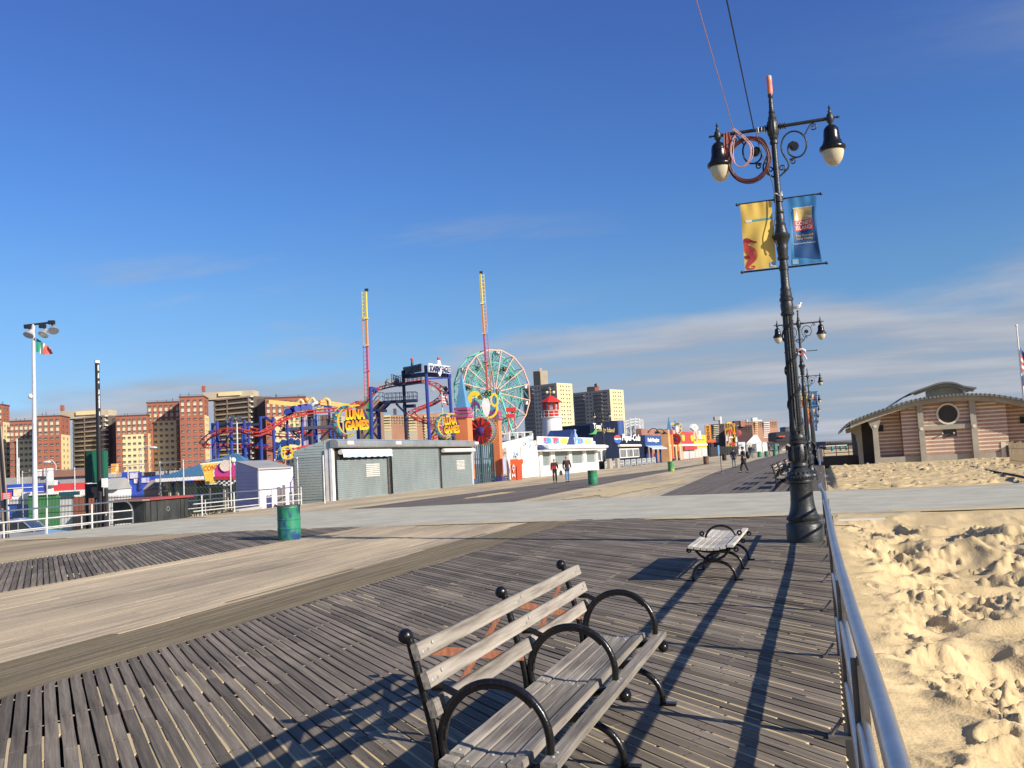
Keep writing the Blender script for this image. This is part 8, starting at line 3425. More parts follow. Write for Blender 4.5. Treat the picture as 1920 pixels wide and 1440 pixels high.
DA = 400
apartments('red and cream apartment slab at the far left edge behind the utility pole', 430, [(-40, 4, 760, 0, 10, 'red', 5), (4, 19, 803, 6, 10, 'cream', 3)])
apartments('red apartment block with a diagonal shadow left of the green cabinet', DA, [(18, 70, 790, 15, 14, 'cream', 6), (69.5, 113, 781, 0, 15, 'red', 4)])
apartments('wide cream and red apartment block with a big diagonal shadow in the middle left', DA, [(217, 276, 780, 9.0, 14, 'cream', 6), (275, 337, 755, 15, 13, 'cream', 6), (336, 382, 744.5, 0, 15, 'red', 4)])
apartments('red topped cream apartment block behind the blue coaster columns', DA, [(497, 572, 746, 9, 13, 'cream', 7)])


def balcony_block(label, px0, px1, ytop, d, floors, ypent, strip, rot, m_wall=M_darkbrick, m_slab=M_slab):
    """dark slab block with a balcony at every floor, set at an angle"""
    q = dp((px0 + px1) / 2, 880, d)
    t = thing('apartment_building', label, 'apartment building', (q.x, q.y, GZ), 'balconied apartment towers')
    k = d / F
    u, n = facing(rot)
    w = (px1 - px0) * k / max(0.3, abs(u.dot(LU)))
    zt = dp((px0 + px1) / 2, ytop, d).z
    o = dp((px0 + px1) / 2, ytop, d)
    o.z = 0
    dep = 12
    b = MB()
    b.box(o - n * (dep / 2 + 1.6) + UZ * ((zt + GZ) / 2), (w, dep, zt - GZ), u, n, UZ)
    obj('wall', b, m_wall, t)
    dz = (zt - GZ - 2) / floors
    gl = MB()
    for f_ in range(floors):
        z = zt - dz * (f_ + 1)
        b = MB()
        b.box(o - n * 0.8 + UZ * (z + dz - 0.15), (w, 1.7, 0.62), u, n, UZ)
        obj('balcony_slab', b, m_slab, t)
        b = MB()
        for j in range(40):
            x = -w / 2 + w * (j + 0.5) / 40
            b.beam(o + u * x - n * 0.05 + UZ * z, o + u * x - n * 0.05 + UZ * (z + 1.0), 0.07)
        b.beam(o - u * w / 2 - n * 0.05 + UZ * (z + 1.0), o + u * w / 2 - n * 0.05 + UZ * (z + 1.0), 0.08)
        obj('balcony_rail', b, mat('dull balcony rail', (0.20, 0.17, 0.13), 0.7), t, kind='stuff')
        for j in range(10):
            x = -w / 2 + w * (j + 0.5) / 10
            gl.box(o + u * x - n * 1.56 + UZ * (z + dz * 0.45), (w / 10 * (0.62 if j % 3 else 0.85), 0.1, dz * 0.62), u, n, UZ)
    obj('windows', gl, mat('blueish dark glass', (0.035, 0.045, 0.065), 0.15, 0, (0.09, 0.085, 0.08), 0.4, 2), t, kind='stuff')
    for j in range(3):
        x = -w / 2 + w * (0.02, 0.36, 0.93)[j]
        b = MB()
        b.box(o + u * x - n * 0.8 + UZ * ((zt + GZ) / 2), (0.55, 1.75, zt - GZ - 0.3), u, n, UZ)
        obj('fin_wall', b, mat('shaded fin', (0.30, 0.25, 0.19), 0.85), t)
    if strip:
        b = MB()
        wall_box(b, px1 + 0.5, px1 + strip, ytop + 1.5, d - 2, 8)
        obj('dark_wing', b, m_wall, t)
    if ypent:
        for (a, c, y0, y1) in ypent:
            b = MB()
            wall_box(b, a, c, y0, d + 4, 9, 0, 0, y1)
            obj('penthouse', b, M_tan, t)
            b = MB()
            wall_box(b, a + (c - a) * 0.32, c - (c - a) * 0.25, y0 + 1.0, d + 3.2, 6, 0, 0, y0 + (y1 - y0) * 0.55)
            obj('cornice', b, M_cream, t)
        b = MB()
        q = dp(ypent[0][0] + 4, ypent[0][2], d + 4)
        b.box(q + UZ * 1.2, (1.4, 1.4, 2.6), LU, LN, UZ)
        obj('chimney', b, M_redbrick, t)
    return t


balcony_block('dark balconied tower with a cream roof storey left of the black pole', 126, 206, 782, 420, 15, [(113, 203, 770, 784)], 12, R(-28))
balcony_block('dark balconied tower with a cream roof storey behind the low coaster', 393, 476, 746, 420, 16, [(378, 475, 734, 748)], 21, R(-28))


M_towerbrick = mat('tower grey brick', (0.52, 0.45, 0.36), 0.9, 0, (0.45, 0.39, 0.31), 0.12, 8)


def corner_tower(label, pxl, pxc, pxr, yc, d, floors, rot, m_left, m_right, roofbox=None, group='far apartment towers on the right', balc=True):
    q = dp(pxc, yc, d)
    t = thing('apartment_building', label, 'apartment building', (q.x, q.y, GZ), group)
    k = d / F
    u, n = facing(rot)                 # left facade faces n; the right end faces u
    zt = q.z
    c = Vector((q.x, q.y, 0))
    # lengths chosen so that the far corners fall on the sight lines
    def reach(px, dirv):
        r = ray(px, yc)
        r.z = 0
        # c + dirv * s parallel to r
        den = dirv.x * r.y - dirv.y * r.x
        return (-(c.x * r.y - c.y * r.x)) / den
    L1 = abs(reach(pxl, -u))
    L2 = abs(reach(pxr, -n))
    b = MB()
    b.box(c - u * (L1 / 2) - n * (L2 / 2) + UZ * ((zt + GZ) / 2), (L1, L2, zt - GZ), u, n, UZ)
    obj('wall', b, m_left, t)
    b = MB()
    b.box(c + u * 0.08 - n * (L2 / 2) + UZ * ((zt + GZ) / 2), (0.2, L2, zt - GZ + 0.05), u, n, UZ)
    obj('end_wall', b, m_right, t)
    dz = (zt - GZ - 2) / floors
    wn_ = MB()
    window_grid(wn_, c + u * 0.2, -n, u, [L2 * f_ for f_ in (0.25, 0.40, 0.62, 0.78)], zt - 2.0 - dz * (floors - 1), dz, floors, L2 * 0.075, dz * 0.42)
    bays = ((0.06, 0.20, 0), (0.20, 0.46, 1), (0.46, 0.68, 0), (0.68, 1.0, 1))
    for (f0, f1, bal) in bays:
        xs0, xs1 = -L1 * f1, -L1 * f0
        if not bal:
            window_grid(wn_, c + n * 0.05, u, n, [xs0 + (xs1 - xs0) * g for g in (0.28, 0.72)], zt - 2.0 - dz * (floors - 1), dz, floors, L1 * 0.045, dz * 0.45)
        elif balc:
            for f_ in range(floors):
                z = zt - 2.0 - dz * f_
                b = MB()
                b.box(c + u * ((xs0 + xs1) / 2) + n * 0.5 + UZ * (z - dz * 0.28), ((xs1 - xs0) * 0.96, 1.1, 0.30), u, n, UZ)
                b.box(c + u * ((xs0 + xs1) / 2) + n * 1.0 + UZ * (z - dz * 0.05), ((xs1 - xs0) * 0.96, 0.08, 0.14), u, n, UZ)
                obj('balcony', b, M_towerbrick, t)
            b = MB()
            b.box(c + u * ((xs0 + xs1) / 2) + n * 0.04 + UZ * ((zt + GZ) / 2 - 0.6), ((xs1 - xs0) * 0.94, 0.12, zt - GZ - 1.6), u, n, UZ)
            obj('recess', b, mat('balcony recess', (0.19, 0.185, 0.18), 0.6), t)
    obj('windows', wn_, [M_win, M_winframe], t, kind='stuff')
    if roofbox:
        for (a, e, y0, y1, m) in roofbox:
            b = MB()
            wall_box(b, a, e, y0, d + 12, 8, 0, 0, y1)
            obj('roof_house', b, m, t)
    return t


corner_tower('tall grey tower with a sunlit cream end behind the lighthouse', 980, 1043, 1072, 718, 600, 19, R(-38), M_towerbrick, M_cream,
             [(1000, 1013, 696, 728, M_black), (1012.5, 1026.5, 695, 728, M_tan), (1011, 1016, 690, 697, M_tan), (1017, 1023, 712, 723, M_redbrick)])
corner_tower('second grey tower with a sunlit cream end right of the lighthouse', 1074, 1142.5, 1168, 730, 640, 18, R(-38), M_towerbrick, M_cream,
             [(1102, 1117, 725, 740, M_black), (1115, 1123, 724, 738, M_redbrick), (1116, 1119, 719, 726, M_black)])
# orange and cream slab behind the coaster tower
t = thing('apartment_building', 'long orange brown slab block with pale balconies behind the coaster tower', 'apartment building', tuple(dp(785, 800, 520))[:2] + (GZ,), 'far apartment towers on the right')
M_salmon = mat('salmon brick', (0.50, 0.265, 0.165), 0.9, 0, (0.44, 0.23, 0.14), 0.12, 8)
b = MB()
wall_box(b, 712, 858, 776, 520, 14)
obj('wall', b, M_salmon, t)
for (a, c) in ((716, 732), (766, 780), (795, 805), (836, 848)):
    b = MB()
    wall_box(b, a, c, 778, 519.4, 1.0)
    obj('balcony_bay', b, mat('pale bay', (0.52, 0.45, 0.32), 0.8), t)
    for f_ in range(12):
        b = MB()
        wall_box(b, a, c, 780 + 5.2 * f_, 518.6, 1.0, 0, 0, 782.2 + 5.2 * f_)
        obj('balcony_slab', b, M_cream, t)
        b = MB()
        wall_box(b, a + 1, c - 1, 782.4 + 5.2 * f_, 519.0, 0.6, 0, 0, 784.6 + 5.2 * f_)
        obj('balcony_glass', b, mat('slab glass', (0.16, 0.14, 0.11), 0.4), t)
wn_ = MB()
for a in (736, 741, 746, 751, 756, 761, 784, 789, 810, 815, 820, 825, 830, 852):
    for f_ in range(12):
        p = dp(a, 782 + 5.2 * f_, 519.6)
        wn_.box(p, (0.8, 0.5, 0.75), LU, LN, UZ)
obj('windows', wn_, mat('pale window', (0.52, 0.42, 0.28), 0.5, 0, (0.22, 0.17, 0.12), 1.0, 2), t, kind='stuff')
b = MB()
wall_box(b, 737, 742, 766, 526, 4, 0, 0, 777)
obj('chimney', b, M_darkbrick, t)
b = MB()
wall_box(b, 760, 812, 775, 522, 4, 0, 0, 777)
obj('roof_house', b, M_tan, t)
t = thing('apartment_building', 'brown tower with a dark left side behind the left ladder tower', 'apartment building', tuple(dp(678, 800, 380))[:2] + (GZ,), 'far apartment towers on the right')
b = MB()
wall_box(b, 667, 673, 752, 380, 10)
obj('side_wall', b, M_darkbrick, t)
b = MB()
wall_box(b, 673.1, 712, 751, 381, 10)
obj('wall', b, mat('umber brick', (0.30, 0.18, 0.12), 0.9), t)
wn_ = MB()
for a in (696, 702, 708):
    for f_ in range(14):
        wn_.box(dp(a, 772 + 6 * f_, 380.6), (0.7, 0.8, 0.7), LU, LN, UZ)
obj('windows', wn_, M_winframe, t, kind='stuff')
t = thing('apartment_building', 'dim tower between the low coaster and the large moon sign', 'apartment building', tuple(dp(620, 800, 420))[:2] + (GZ,), 'far apartment towers on the right')
b = MB()
wall_box(b, 600, 615, 779, 420, 10)
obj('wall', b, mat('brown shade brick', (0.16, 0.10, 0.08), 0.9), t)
b = MB()
wall_box(b, 615.1, 640, 780, 421, 10)
obj('wing', b, M_tan, t)
for f_ in range(12):
    b = MB()
    wall_box(b, 616, 639, 783 + 4.6 * f_, 419, 1, 0, 0, 785.5 + 4.6 * f_)
    obj('balcony_slab', b, M_darkbrick, t)
b = MB()
wall_box(b, 798, 830, 797, 300, 1, 0, 0, 806)
for px in (803, 825):
    q = dp(px, 800, 301)
    b.bx((q.x - 0.3, q.y - 0.3, GZ), (q.x + 0.3, q.y + 0.3, q.z))
one('billboard', b, mat('pale arched sign', (0.60, 0.50, 0.36), 0.7, 0, (0.30, 0.10, 0.07), 0.25, 2, (1, 1, 1), 0.52, 0.56), 'pale brown billboard on posts behind the coaster tower', 'billboard')

# far right group beyond the yellow ride
def slab(label, px0, px1, yt, d, m, bays=(), extra=(), floors=12):
    t = thing('apartment_building', label, 'apartment building', tuple(dp((px0 + px1) / 2, 840, d))[:2] + (GZ,), 'far apartment towers on the right')
    b = MB()
    wall_box(b, px0, px1, yt, d, 14)
    obj('wall', b, m, t)
    ybot = 838
    st = (ybot - yt - 2) / floors
    for (a, c, mm_) in bays:
        for f_ in range(floors):
            b = MB()
            wall_box(b, a, c, yt + 2 + st * f_, d - 1, 1.6, 0, 0, yt + 2 + st * f_ + st * 0.52)
            obj('balcony_slab', b, mm_, t)
    wn_ = MB()
    rr_ = random.Random(int(px0))
    for j in range(int((px1 - px0) / 3.2)):
        for f_ in range(floors):
            px = px0 + 1.6 + 3.2 * j
            if not any(a - 1 < px < c + 1 for a, c, _ in bays):
                wn_.box(dp(px, yt + 3 + st * f_, d - 0.2), (1.3 * d / F, 0.5, st * 0.45 * d / F), LU, LN, UZ)
    obj('windows', wn_, M_win, t, kind='stuff')
    for (a, c, y0, y1, mm_, dd) in extra:
        b = MB()
        wall_box(b, a, c, y0, d + dd, 5, 0, 0, y1)
        obj('roof_house', b, mm_, t)
    return t


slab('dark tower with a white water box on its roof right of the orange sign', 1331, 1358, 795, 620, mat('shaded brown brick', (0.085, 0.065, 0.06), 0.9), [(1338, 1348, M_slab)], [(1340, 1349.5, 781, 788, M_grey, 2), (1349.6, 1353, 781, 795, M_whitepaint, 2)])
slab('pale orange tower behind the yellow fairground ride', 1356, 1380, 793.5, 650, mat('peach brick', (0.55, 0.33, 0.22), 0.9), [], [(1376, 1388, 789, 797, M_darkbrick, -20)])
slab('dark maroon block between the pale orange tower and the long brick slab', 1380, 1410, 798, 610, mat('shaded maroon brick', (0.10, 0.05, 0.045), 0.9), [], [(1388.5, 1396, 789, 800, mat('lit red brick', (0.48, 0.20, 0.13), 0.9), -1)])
slab('long orange brick slab with white balconies at the end of the boardwalk', 1396, 1458, 789.5, 680, M_salmon, [(1416, 1421, M_cream), (1432, 1443, M_whitepaint)], [(1411, 1420, 783, 790, M_whitepaint, 3), (1420.1, 1429, 787, 790, M_whitepaint, 3), (1400, 1402, 787, 790, M_whitepaint, 3)])
slab('small grey tower seen just left of the lamp row', 1472, 1480, 800, 700, mat('bluish grey block', (0.13, 0.15, 0.18), 0.8), [], [], 8)
slab('grey tower glimpsed between the first two lamp shafts', 1500, 1508, 798, 700, mat('bluish grey block', (0.13, 0.15, 0.18), 0.8), [(1500, 1508, M_tan)], [], 9)
t = thing('arena', 'low black arena with a lit sign at the end of the boardwalk', 'arena', tuple(dp(1462, 840, 560))[:2] + (GZ,))
b = MB()
q = [(1448, 828), (1448, 812), (1452, 810.5), (1476, 809.5), (1479, 811), (1479, 828)]
facepoly(b, q, 560, 18)
obj('hall', b, mat('black cladding', (0.022, 0.024, 0.03), 0.5), t)
b = MB()
wall_box(b, 1460, 1472, 817, 550, 0.5, 0, 0, 819.5)
obj('red_lettering', b, M_redprint, t)
b = MB()
wall_box(b, 1440, 1485, 828, 556, 14)
obj('base', b, mat('tan base', (0.42, 0.34, 0.27), 0.8), t)
b = MB()
wall_box(b, 1476, 1492, 816, 570, 10)
obj('annex', b, mat('peach annex', (0.50, 0.34, 0.26), 0.8), t)


# ---------------------------------------------------------------- comfort station on the beach side
YF = 78.0


def fy(px, py, y=YF):
    q = ay_(px, py, y)
    return q.x, q.z


t = thing('comfort_station', 'striped brick comfort station with a curved metal roof on the sand', 'building', (9.6, YF, 0))
M_stationbrick = mat('pink brown brick', (0.47, 0.275, 0.205), 0.9, 0, (0.39, 0.22, 0.165), 2.2, 7)
M_stripe = mat('cream brick course', (0.76, 0.66, 0.49), 0.9, 0, (0.66, 0.57, 0.42), 1.2, 6)
M_precast = mat('grey precast', (0.40, 0.36, 0.285), 0.85, 0, (0.32, 0.285, 0.225), 0.9, 7)
M_roofmetal = mat('lead grey roof', (0.23, 0.22, 0.20), 0.45, 0.3, (0.17, 0.165, 0.15), 0.8, 6)
XC = 9.65


def arc_z(x, x0, z0, xm, zm):
    return zm - (zm - z0) * ((x - xm) / (x0 - xm)) ** 2


outer = [(1.55, 2.68), (2.25, 3.30), (3.6, 3.80), (5.05, 4.24), (6.8, 4.68), (8.3, 4.86), (XC, 4.92)]
outer = outer + [(2 * XC - x, z) for x, z in outer[-2::-1]]
oc = [(p.x, p.z) for p in catmull([(x, 0, z) for x, z in outer], 5)]


def roof_z(x):
    for (xa, za), (xb, zb) in zip(oc[:-1], oc[1:]):
        if xa <= x <= xb:
            return za + (zb - za) * (x - xa) / max(1e-6, xb - xa)
    return oc[-1][1]


def ribbon(b, crv, th, y0, y1):
    n_ = len(crv)
    vs = [(x, y, z - dz) for (x, z) in crv for y in (y0, y1) for dz in (0, th)]
    fs = []
    for i in range(n_ - 1):
        a, c = 4 * i, 4 * i + 4
        fs += [(a, c, c + 2, a + 2), (a + 1, a + 3, c + 3, c + 1), (a, a + 1, c + 1, c), (a + 2, c + 2, c + 3, a + 3)]
    fs += [(0, 2, 3, 1), (4 * n_ - 4, 4 * n_ - 3, 4 * n_ - 1, 4 * n_ - 2)]
    return b.add(vs, fs)


obj('roof', ribbon(MB(), oc, 0.16, YF - 1.1, YF + 15), M_roofmetal, t)
for i in range(1, len(oc) - 1, 1):
    x, z = oc[i]
    b = MB()
    b.beam((x, YF - 1.14, z + 0.03), (x, YF + 15, z + 0.005), 0.04, 0.035)
    b.box((x, YF - 1.115, z - 0.08), (0.035, 0.03, 0.17))
    obj('roof_seam', b, M_roofmetal, t)
inn = [(x, z - 0.17) for x, z in oc if 2.2 < x < 2 * XC - 2.2]
obj('edge_arch', ribbon(MB(), inn, 0.34, YF - 0.75, YF - 0.3), M_precast, t)
obj('soffit', ribbon(MB(), [(x, z - 0.02) for x, z in inn], 0.10, YF - 0.28, YF + 14.8), M_precast, t)
# brick walls: middle bays forward, end bays set back
for (x0, x1, y, nm) in ((6.0, 13.3, YF, 'middle'), (4.2, 5.98, YF + 1.1, 'end'), (13.32, 15.1, YF + 1.1, 'end')):
    N_ = 12
    b = MB()
    xs = [x0 + (x1 - x0) * i / N_ for i in range(N_ + 1)]
    top = [roof_z(x) - 0.45 for x in xs]
    b.prism([(x0, -0.2), (x1, -0.2)] + [(x, z) for x, z in zip(xs[::-1], top[::-1])], 1.5, (0, y + 0.75, 0), VX, UZ)
    obj('brick_wall', b, M_stationbrick, t)
    z = 0.62
    while z < 4.3:
        xa = [x for x, tp in zip(xs, top) if tp > z + 0.12]
        if len(xa) > 1:
            b = MB()
            b.bx((min(xa), y - 0.012, z), (max(xa), y - 0.002, z + 0.105))
            obj('cream_course', b, M_stripe, t)
        z += 0.285
b = MB()
b.bx((4.2, YF - 0.05, -0.3), (15.1, YF + 0.0 - 0.015, 0.42))
obj('plinth', b, M_precast, t)
for x in (4.05, 7.35, 11.0, 15.25):
    b = MB()
    zt = roof_z(x) - 0.4
    b.bx((x - 0.20, YF - 0.42, -0.4), (x + 0.20, YF - 0.02, zt))
    if x in (4.05, 15.25):
        s_ = 1 if x < XC else -1
        # flared head and a cantilevered bracket under the eave
        for sg in (-1, 1):
            b.add([(x + sg * 0.2, YF - 0.42, zt - 0.95), (x + sg * 0.2, YF - 0.02, zt - 0.95), (x + sg * 0.55, YF - 0.42, zt + (0.10 if sg * s_ > 0 else -0.18)), (x + sg * 0.55, YF - 0.02, zt + (0.10 if sg * s_ > 0 else -0.18)), (x + sg * 0.2, YF - 0.42, zt), (x + sg * 0.2, YF - 0.02, zt)],
                  [(0, 2, 4), (1, 5, 3), (0, 1, 3, 2), (2, 3, 5, 4)])
    obj('column', b, M_precast, t)
    b = MB()
    q_z = {4.05: 2.85, 15.25: 2.85}.get(x, 2.45)
    b.cyl((x, YF - 0.45, q_z), (x, YF - 0.41, q_z), 0.13, 14)
    obj('roundel', b, M_stripe, t)
b = MB()
b.bx((7.55, YF - 0.28, 2.32), (10.8, YF - 0.02, 2.66))
obj('beam', b, M_precast, t)
x, z = fy(1777, 776)
b = MB()
b.ring(0.82, 0.68, 0.14, (x, YF - 0.04, z), VX, UZ, 32)
w_ = obj('round_window', b, M_stripe, t, True)
b = MB()
b.cyl((x, YF - 0.02, z), (x, YF - 0.05, z), 0.69, 28)
obj('grille', b, mat('dark grille', (0.05, 0.038, 0.032), 0.6, 0, (0.03, 0.025, 0.02), 30.0, 1, (1, 1, 0.02)), w_)
for (px0, px1, y0, y1) in ((1768, 1794, 806, 818), ):
    x0, z1 = fy(px0, y0)
    x1, z0 = fy(px1, y1)
    b = MB()
    b.bx((x0, YF - 0.05, z0), (x1, YF - 0.01, z1))
    obj('vent', b, mat('vent dark', (0.055, 0.055, 0.05), 0.5), t)
for x in (4.5, 14.6):
    b = MB()
    b.bx((x - 0.22, YF + 0.95, 2.45), (x + 0.22, YF + 1.09, 2.95))
    obj('floodlight', b, M_black, t)
for x in (8.75, 9.55):
    b = MB()
    b.tube([(x, YF - 0.02, 1.95), (x + 0.06, YF - 0.22, 2.02)], [0.04, 0.07], 8)
    obj('wall_lamp', b, M_steel2, t, True)
# porch behind the left column, and the door end on the right
b = MB()
b.bx((2.7, YF + 2.2, -0.3), (4.1, YF + 14.5, roof_z(3.4) - 0.4))
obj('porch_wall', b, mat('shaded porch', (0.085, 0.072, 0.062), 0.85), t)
b = MB()
b.prism([(1.95, 2.45), (2.3, 2.5), (2.62, 2.3), (2.72, 1.6), (2.74, -0.3), (3.1, -0.3), (3.1, roof_z(3.1) - 0.25), (1.9, roof_z(1.9) - 0.28)], 0.4, (0, YF + 1.4, 0), VX, UZ)
obj('porch_bracket', b, M_precast, t)
b = MB()
b.bx((12.75, YF - 0.06, -0.2), (13.05, YF - 0.02, 1.15))
obj('pipe_box', b, M_stripe, t)
b = MB()
b.bx((13.1, YF - 0.30, -0.2), (13.4, YF - 0.02, 0.85))
obj('dark_locker', b, M_black, t)
# raised clerestory roof
cl = [fy(1668, 761, YF + 5), fy(1690, 746, YF + 5), fy(1706, 737, YF + 5), fy(1735, 726, YF + 5), fy(1759, 718, YF + 5), fy(1777, 716.5, YF + 5), fy(1790, 718.5, YF + 5), fy(1806, 724, YF + 5), fy(1828, 727, YF + 5)]
cc = [(p.x, p.z) for p in catmull([(x, 0, z) for x, z in cl], 4)]
obj('upper_roof', ribbon(MB(), cc[8:], 0.14, YF + 4.2, YF + 10), M_roofmetal, t)
obj('upper_roof_wing', ribbon(MB(), cc[:9], 0.12, YF + 4.6, YF + 12), M_roofmetal, t)
obj('upper_edge', ribbon(MB(), [(x, z - 0.15) for x, z in cc[9:-1]], 0.22, YF + 4.5, YF + 4.8), M_precast, t)
b = MB()
xs = [x for x, z in cc[12:-4]]
b.prism([(xs[0], 4.0), (xs[-1], 4.0)] + [(x, z - 0.36) for x, z in cc[12:-4]][::-1], 0.2, (0, YF + 5.2, 0), VX, UZ)
obj('clerestory', b, mat('pale ochre panel', (0.52, 0.47, 0.31), 0.8), t)
b = MB()
x, z = cc[-4]
b.cyl((x - 0.2, YF + 4.9, 3.9), (x - 0.2, YF + 4.9, z - 0.1), 0.11, 10)
obj('vent_pipe', b, M_whitepaint, t, True)
# ramp deck and its rail between boardwalk and porch
t = thing('access_deck', 'dark timber deck with pipe rails left of the comfort station', 'deck', (1.8, 82, 0))
b = MB()
b.bx((0.05, 80.2, -0.2), (3.0, 88, 0.62))
obj('deck', b, mat('dark deck timber', (0.06, 0.052, 0.046), 0.85), t)
for z in (0.95, 1.25, 1.58):
    b = MB()
    b.cyl((0.1, 80.3, z), (4.0, 80.3, z), 0.03, 8)
    obj('rail', b, M_steel2, t, True)
for k_ in range(5):
    b = MB()
    b.cyl((0.15 + 0.95 * k_, 80.3, 0.2), (0.15 + 0.95 * k_, 80.3, 1.58), 0.03, 8)
    obj('post', b, M_steel2, t, True)
# flagpole, slat fence, far beach buildings
q0, q1 = dp(1906, 612, 100), dp(1924, 800, 100)
k_ = (q1.z + 0.3) / (q0.z - q1.z)
base = q1 + (q1 - q0) * k_
t = thing('flagpole', 'white flagpole with a ball top behind the comfort station', 'flagpole', tuple(base))
b = MB()
b.tube([base, q0], [0.11, 0.07], 10)
obj('pole', b, M_whitepaint, t, True)
b = MB()
b.sphere(q0 + UZ * 0.08, 0.14, 10, 6)
obj('ball', b, M_whitepaint, t, True)
flag('limp striped flag with a navy corner hanging from the white flagpole', [(1912.5, 650), (1916.5, 697), (1925, 700), (1921, 664)], [M_redprint, M_whiteprint, M_redprint, M_whiteprint, M_redprint, M_navyprint, M_navyprint], None, 'h', 99.8)
flag('dark navy and white flag under the striped one on the white flagpole', [(1916.5, 702), (1920, 745), (1928, 746), (1925, 706)], [M_whiteprint, M_navyprint], None, 'h', 99.8)
t = thing('slat_fence', 'short weathered slat fence on the sand at the right edge', 'fence', (9.5, 52, 0))
for k_ in range(11):
    q = gp(1897 + 5.2 * k_, 874 + 0.8 * k_, 0.1)
    b = MB()
    b.box((q.x, q.y, 0.62 + 0.05 * math.sin(k_ * 2.1)), (0.11, 0.03, 1.35))
    obj('slat', b, mat('weathered slat', (0.40, 0.30, 0.18), 0.85), t)
b = MB()
q0, q1 = gp(1897, 874, 0.1), gp(1949, 882, 0.1)
for z in (0.4, 1.0):
    b.tube([(q0.x, q0.y + 0.03, z), (q1.x, q1.y + 0.03, z)], 0.012, 5)
obj('wire', b, M_steel2, t, kind='stuff')
t = thing('beach_hall', 'long dark low building on the beach beyond the lamp row', 'building', tuple(dp(1578, 840, 360))[:2] + (-0.3,))
b = MB()
wall_box(b, 1548, 1607, 826, 360, 20, 0, -0.3)
obj('hall', b, mat('dark beach hall', (0.14, 0.12, 0.11), 0.8, 0, (0.10, 0.085, 0.08), 0.1), t)
for k_ in range(11):
    b = MB()
    wall_box(b, 1549.5 + 5 * k_, 1553 + 5 * k_, 829, 359, 0.5, 0, 0, 831.5)
    obj('window', b, M_glass, t)
b = MB()
q = dp(1601, 823.5, 360)
b.sphere(q, 0.5, 8, 6)
obj('dome', b, M_whitepaint, t, True)
t = thing('beach_shelter', 'pale flat roofed shelter with turquoise posts before the dark beach hall', 'shelter', tuple(dp(1568, 842, 250))[:2] + (-0.3,))
b = MB()
wall_box(b, 1548, 1588, 834, 250, 5, 0, 0, 836)
obj('roof', b, M_whitepaint, t)
for px in (1560, 1576, 1587):
    b = MB()
    wall_box(b, px, px + 2.5, 836, 250, 1, 0, -0.3)
    obj('post', b, mat('turquoise post', (0.05, 0.28, 0.32), 0.6), t)
q = gp(1593, 981, 0.02)
b = MB()
b.box((q.x + 0.25, q.y + 0.4, 0.06), (0.95, 0.10, 0.03), Vector((1, 0.05, 0)).normalized(), Vector((-0.05, 1, 0)).normalized())
one('driftwood', b, M_whitepaint, 'pale plank lying on the sand just before the concrete path', 'plank')
q = gp(1908, 1411, -0.35)
b = MB()
b.box((q.x, q.y, -0.24), (0.045, 0.02, 0.012), Vector((0.9, 0.4, 0.1)).normalized(), Vector((-0.4, 0.9, 0)).normalized())
one('litter_scrap', b, mat('orange scrap', (0.85, 0.16, 0.04), 0.6), 'tiny orange scrap on the sand at the lower right', 'litter')
b = MB()
P_ = [gp(x, y, 0.17) for x, y in ((1797, 868), (1830, 877), (1862, 884), (1895, 890), (1930, 897))]
b.tube(catmull(P_, 5), 0.05, 6)
one('rope', b, mat('dark rope', (0.06, 0.045, 0.035), 0.9), 'dark rope lying across the sand below the comfort station', 'rope', None, True)
q = gp(1752, 858, 0.2)
b = MB()
b.sphere((q.x, q.y, 0.2), 0.45, 9, 6, (1.4, 0.8, 0.4))
one('dark_bundle', b, mat('dark bundle', (0.05, 0.042, 0.036), 0.9), 'dark bundle on the sand at the foot of the comfort station', 'bundle', None, True)

# ---------------------------------------------------------------- people
def person(kind, loc, rz, label, group=None, scale=1.0):
    t = thing('person', label, 'person', loc, group, rz)
    for nm, me in FIG[kind].items():
        obj(nm, me, None, t, world=False)
    t.scale = (scale,) * 3
    return t


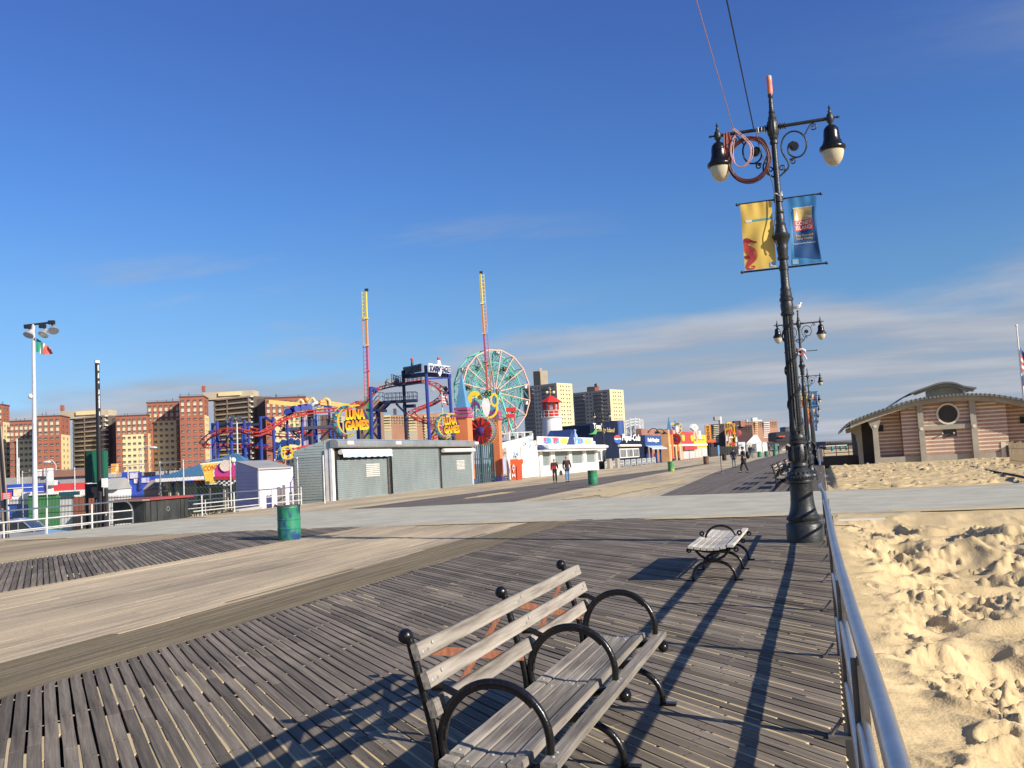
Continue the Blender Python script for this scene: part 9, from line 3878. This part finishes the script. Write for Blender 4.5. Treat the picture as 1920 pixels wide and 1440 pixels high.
p = gp(1041, 905)
wmn = person('woman', (p.x, p.y, 0), R(18), 'woman with fair hair in a black coat carrying a red bag', None, 0.97)
b = MB()
b.prism([(-0.17, -0.10), (0.17, -0.10), (0.20, 0.10), (-0.15, 0.11)], 0.09, (p.x + 0.02, p.y - 0.26, 1.08), VX, UZ)
b.tube([(p.x - 0.1, p.y - 0.24, 1.16), (p.x - 0.1, p.y - 0.16, 1.40)], 0.012, 5)
one('handbag', b, M_red, 'red handbag held in front of the strolling woman', 'bag')
b = MB()
b.prism([(-0.12, -0.16), (0.12, -0.16), (0.10, 0.08), (0.03, 0.20), (-0.03, 0.20), (-0.10, 0.08)], 0.10, (p.x + 0.47, p.y - 0.05, 0.66), VX, UZ)
one('carrier_bag', b, mat('straw bag', (0.52, 0.40, 0.20), 0.8), 'straw coloured carrier bag at the strolling woman\u2019s side', 'bag')
p = gp(1064.5, 904)
person('man', (p.x, p.y, 0), R(25), 'grey haired man in a dark jacket and blue jeans beside the woman', None, 1.05)
p = gp(1377, 877)
person('hooded', (p.x, p.y, 0), R(176), 'person in a dark hooded jacket and grey trousers walking away')
p = gp(1396, 886.5)
person('coated', (p.x, p.y, 0), R(-62), 'man in a long black coat and cap with a backpack', None, 1.03)
b = MB()
b.sphere((p.x + 0.30, p.y + 0.18, 1.22), 0.20, 10, 8, (0.75, 0.85, 1.35))
one('backpack', b, M_black, 'black backpack worn by the man in the long coat', 'backpack', None, True)
p = gp(1230, 867)
person('far', (p.x, p.y, 0), R(20), 'person in a red jacket standing at the navy shop counter', None, 1.15)
b = MB()
b.sphere((p.x + 0.6, p.y - 6.5, 0.4), 0.75, 10, 6, (0.9, 1.5, 0.6))
one('rubbish_bags', b, M_black, 'black rubbish bags heaped beside the person at the navy shop', 'rubbish bag', None, True)
for i, (px, py, kd, lb) in enumerate(((1407, 857.8, 'coated', 'left dark figure before the white tents'), (1412, 858.2, 'hooded', 'right dark figure before the white tents'), (1443, 853.8, 'hooded', 'dark figure left of the sea green kiosk'), (1461, 852.5, 'man', 'dark figure right of the sea green kiosk'), (1476, 851.5, 'coated', 'lone figure before the cream wall'))):
    p = gp(px, py)
    person(kd, (p.x, p.y, 0), R(40 * i), lb, 'people far along the boardwalk', 1.25)
# thin stand
p = gp(1353, 888.5)
t = thing('stand', 'thin black stand with a weighted foot on the boardwalk', 'stand', (p.x, p.y, 0))
b = MB()
b.cyl((p.x, p.y, 0.03), (p.x, p.y, 1.25), 0.022, 8)
obj('pole', b, M_black, t, True)
b = MB()
b.lathe([(0.20, 0.008), (0.20, 0.03), (0.05, 0.06), (0.03, 0.10)], 16, (p.x, p.y, 0))
obj('foot', b, M_steel2, t, True)
b = MB()
b.box((p.x, p.y, 1.31), (0.10, 0.05, 0.14))
obj('head', b, M_black, t)
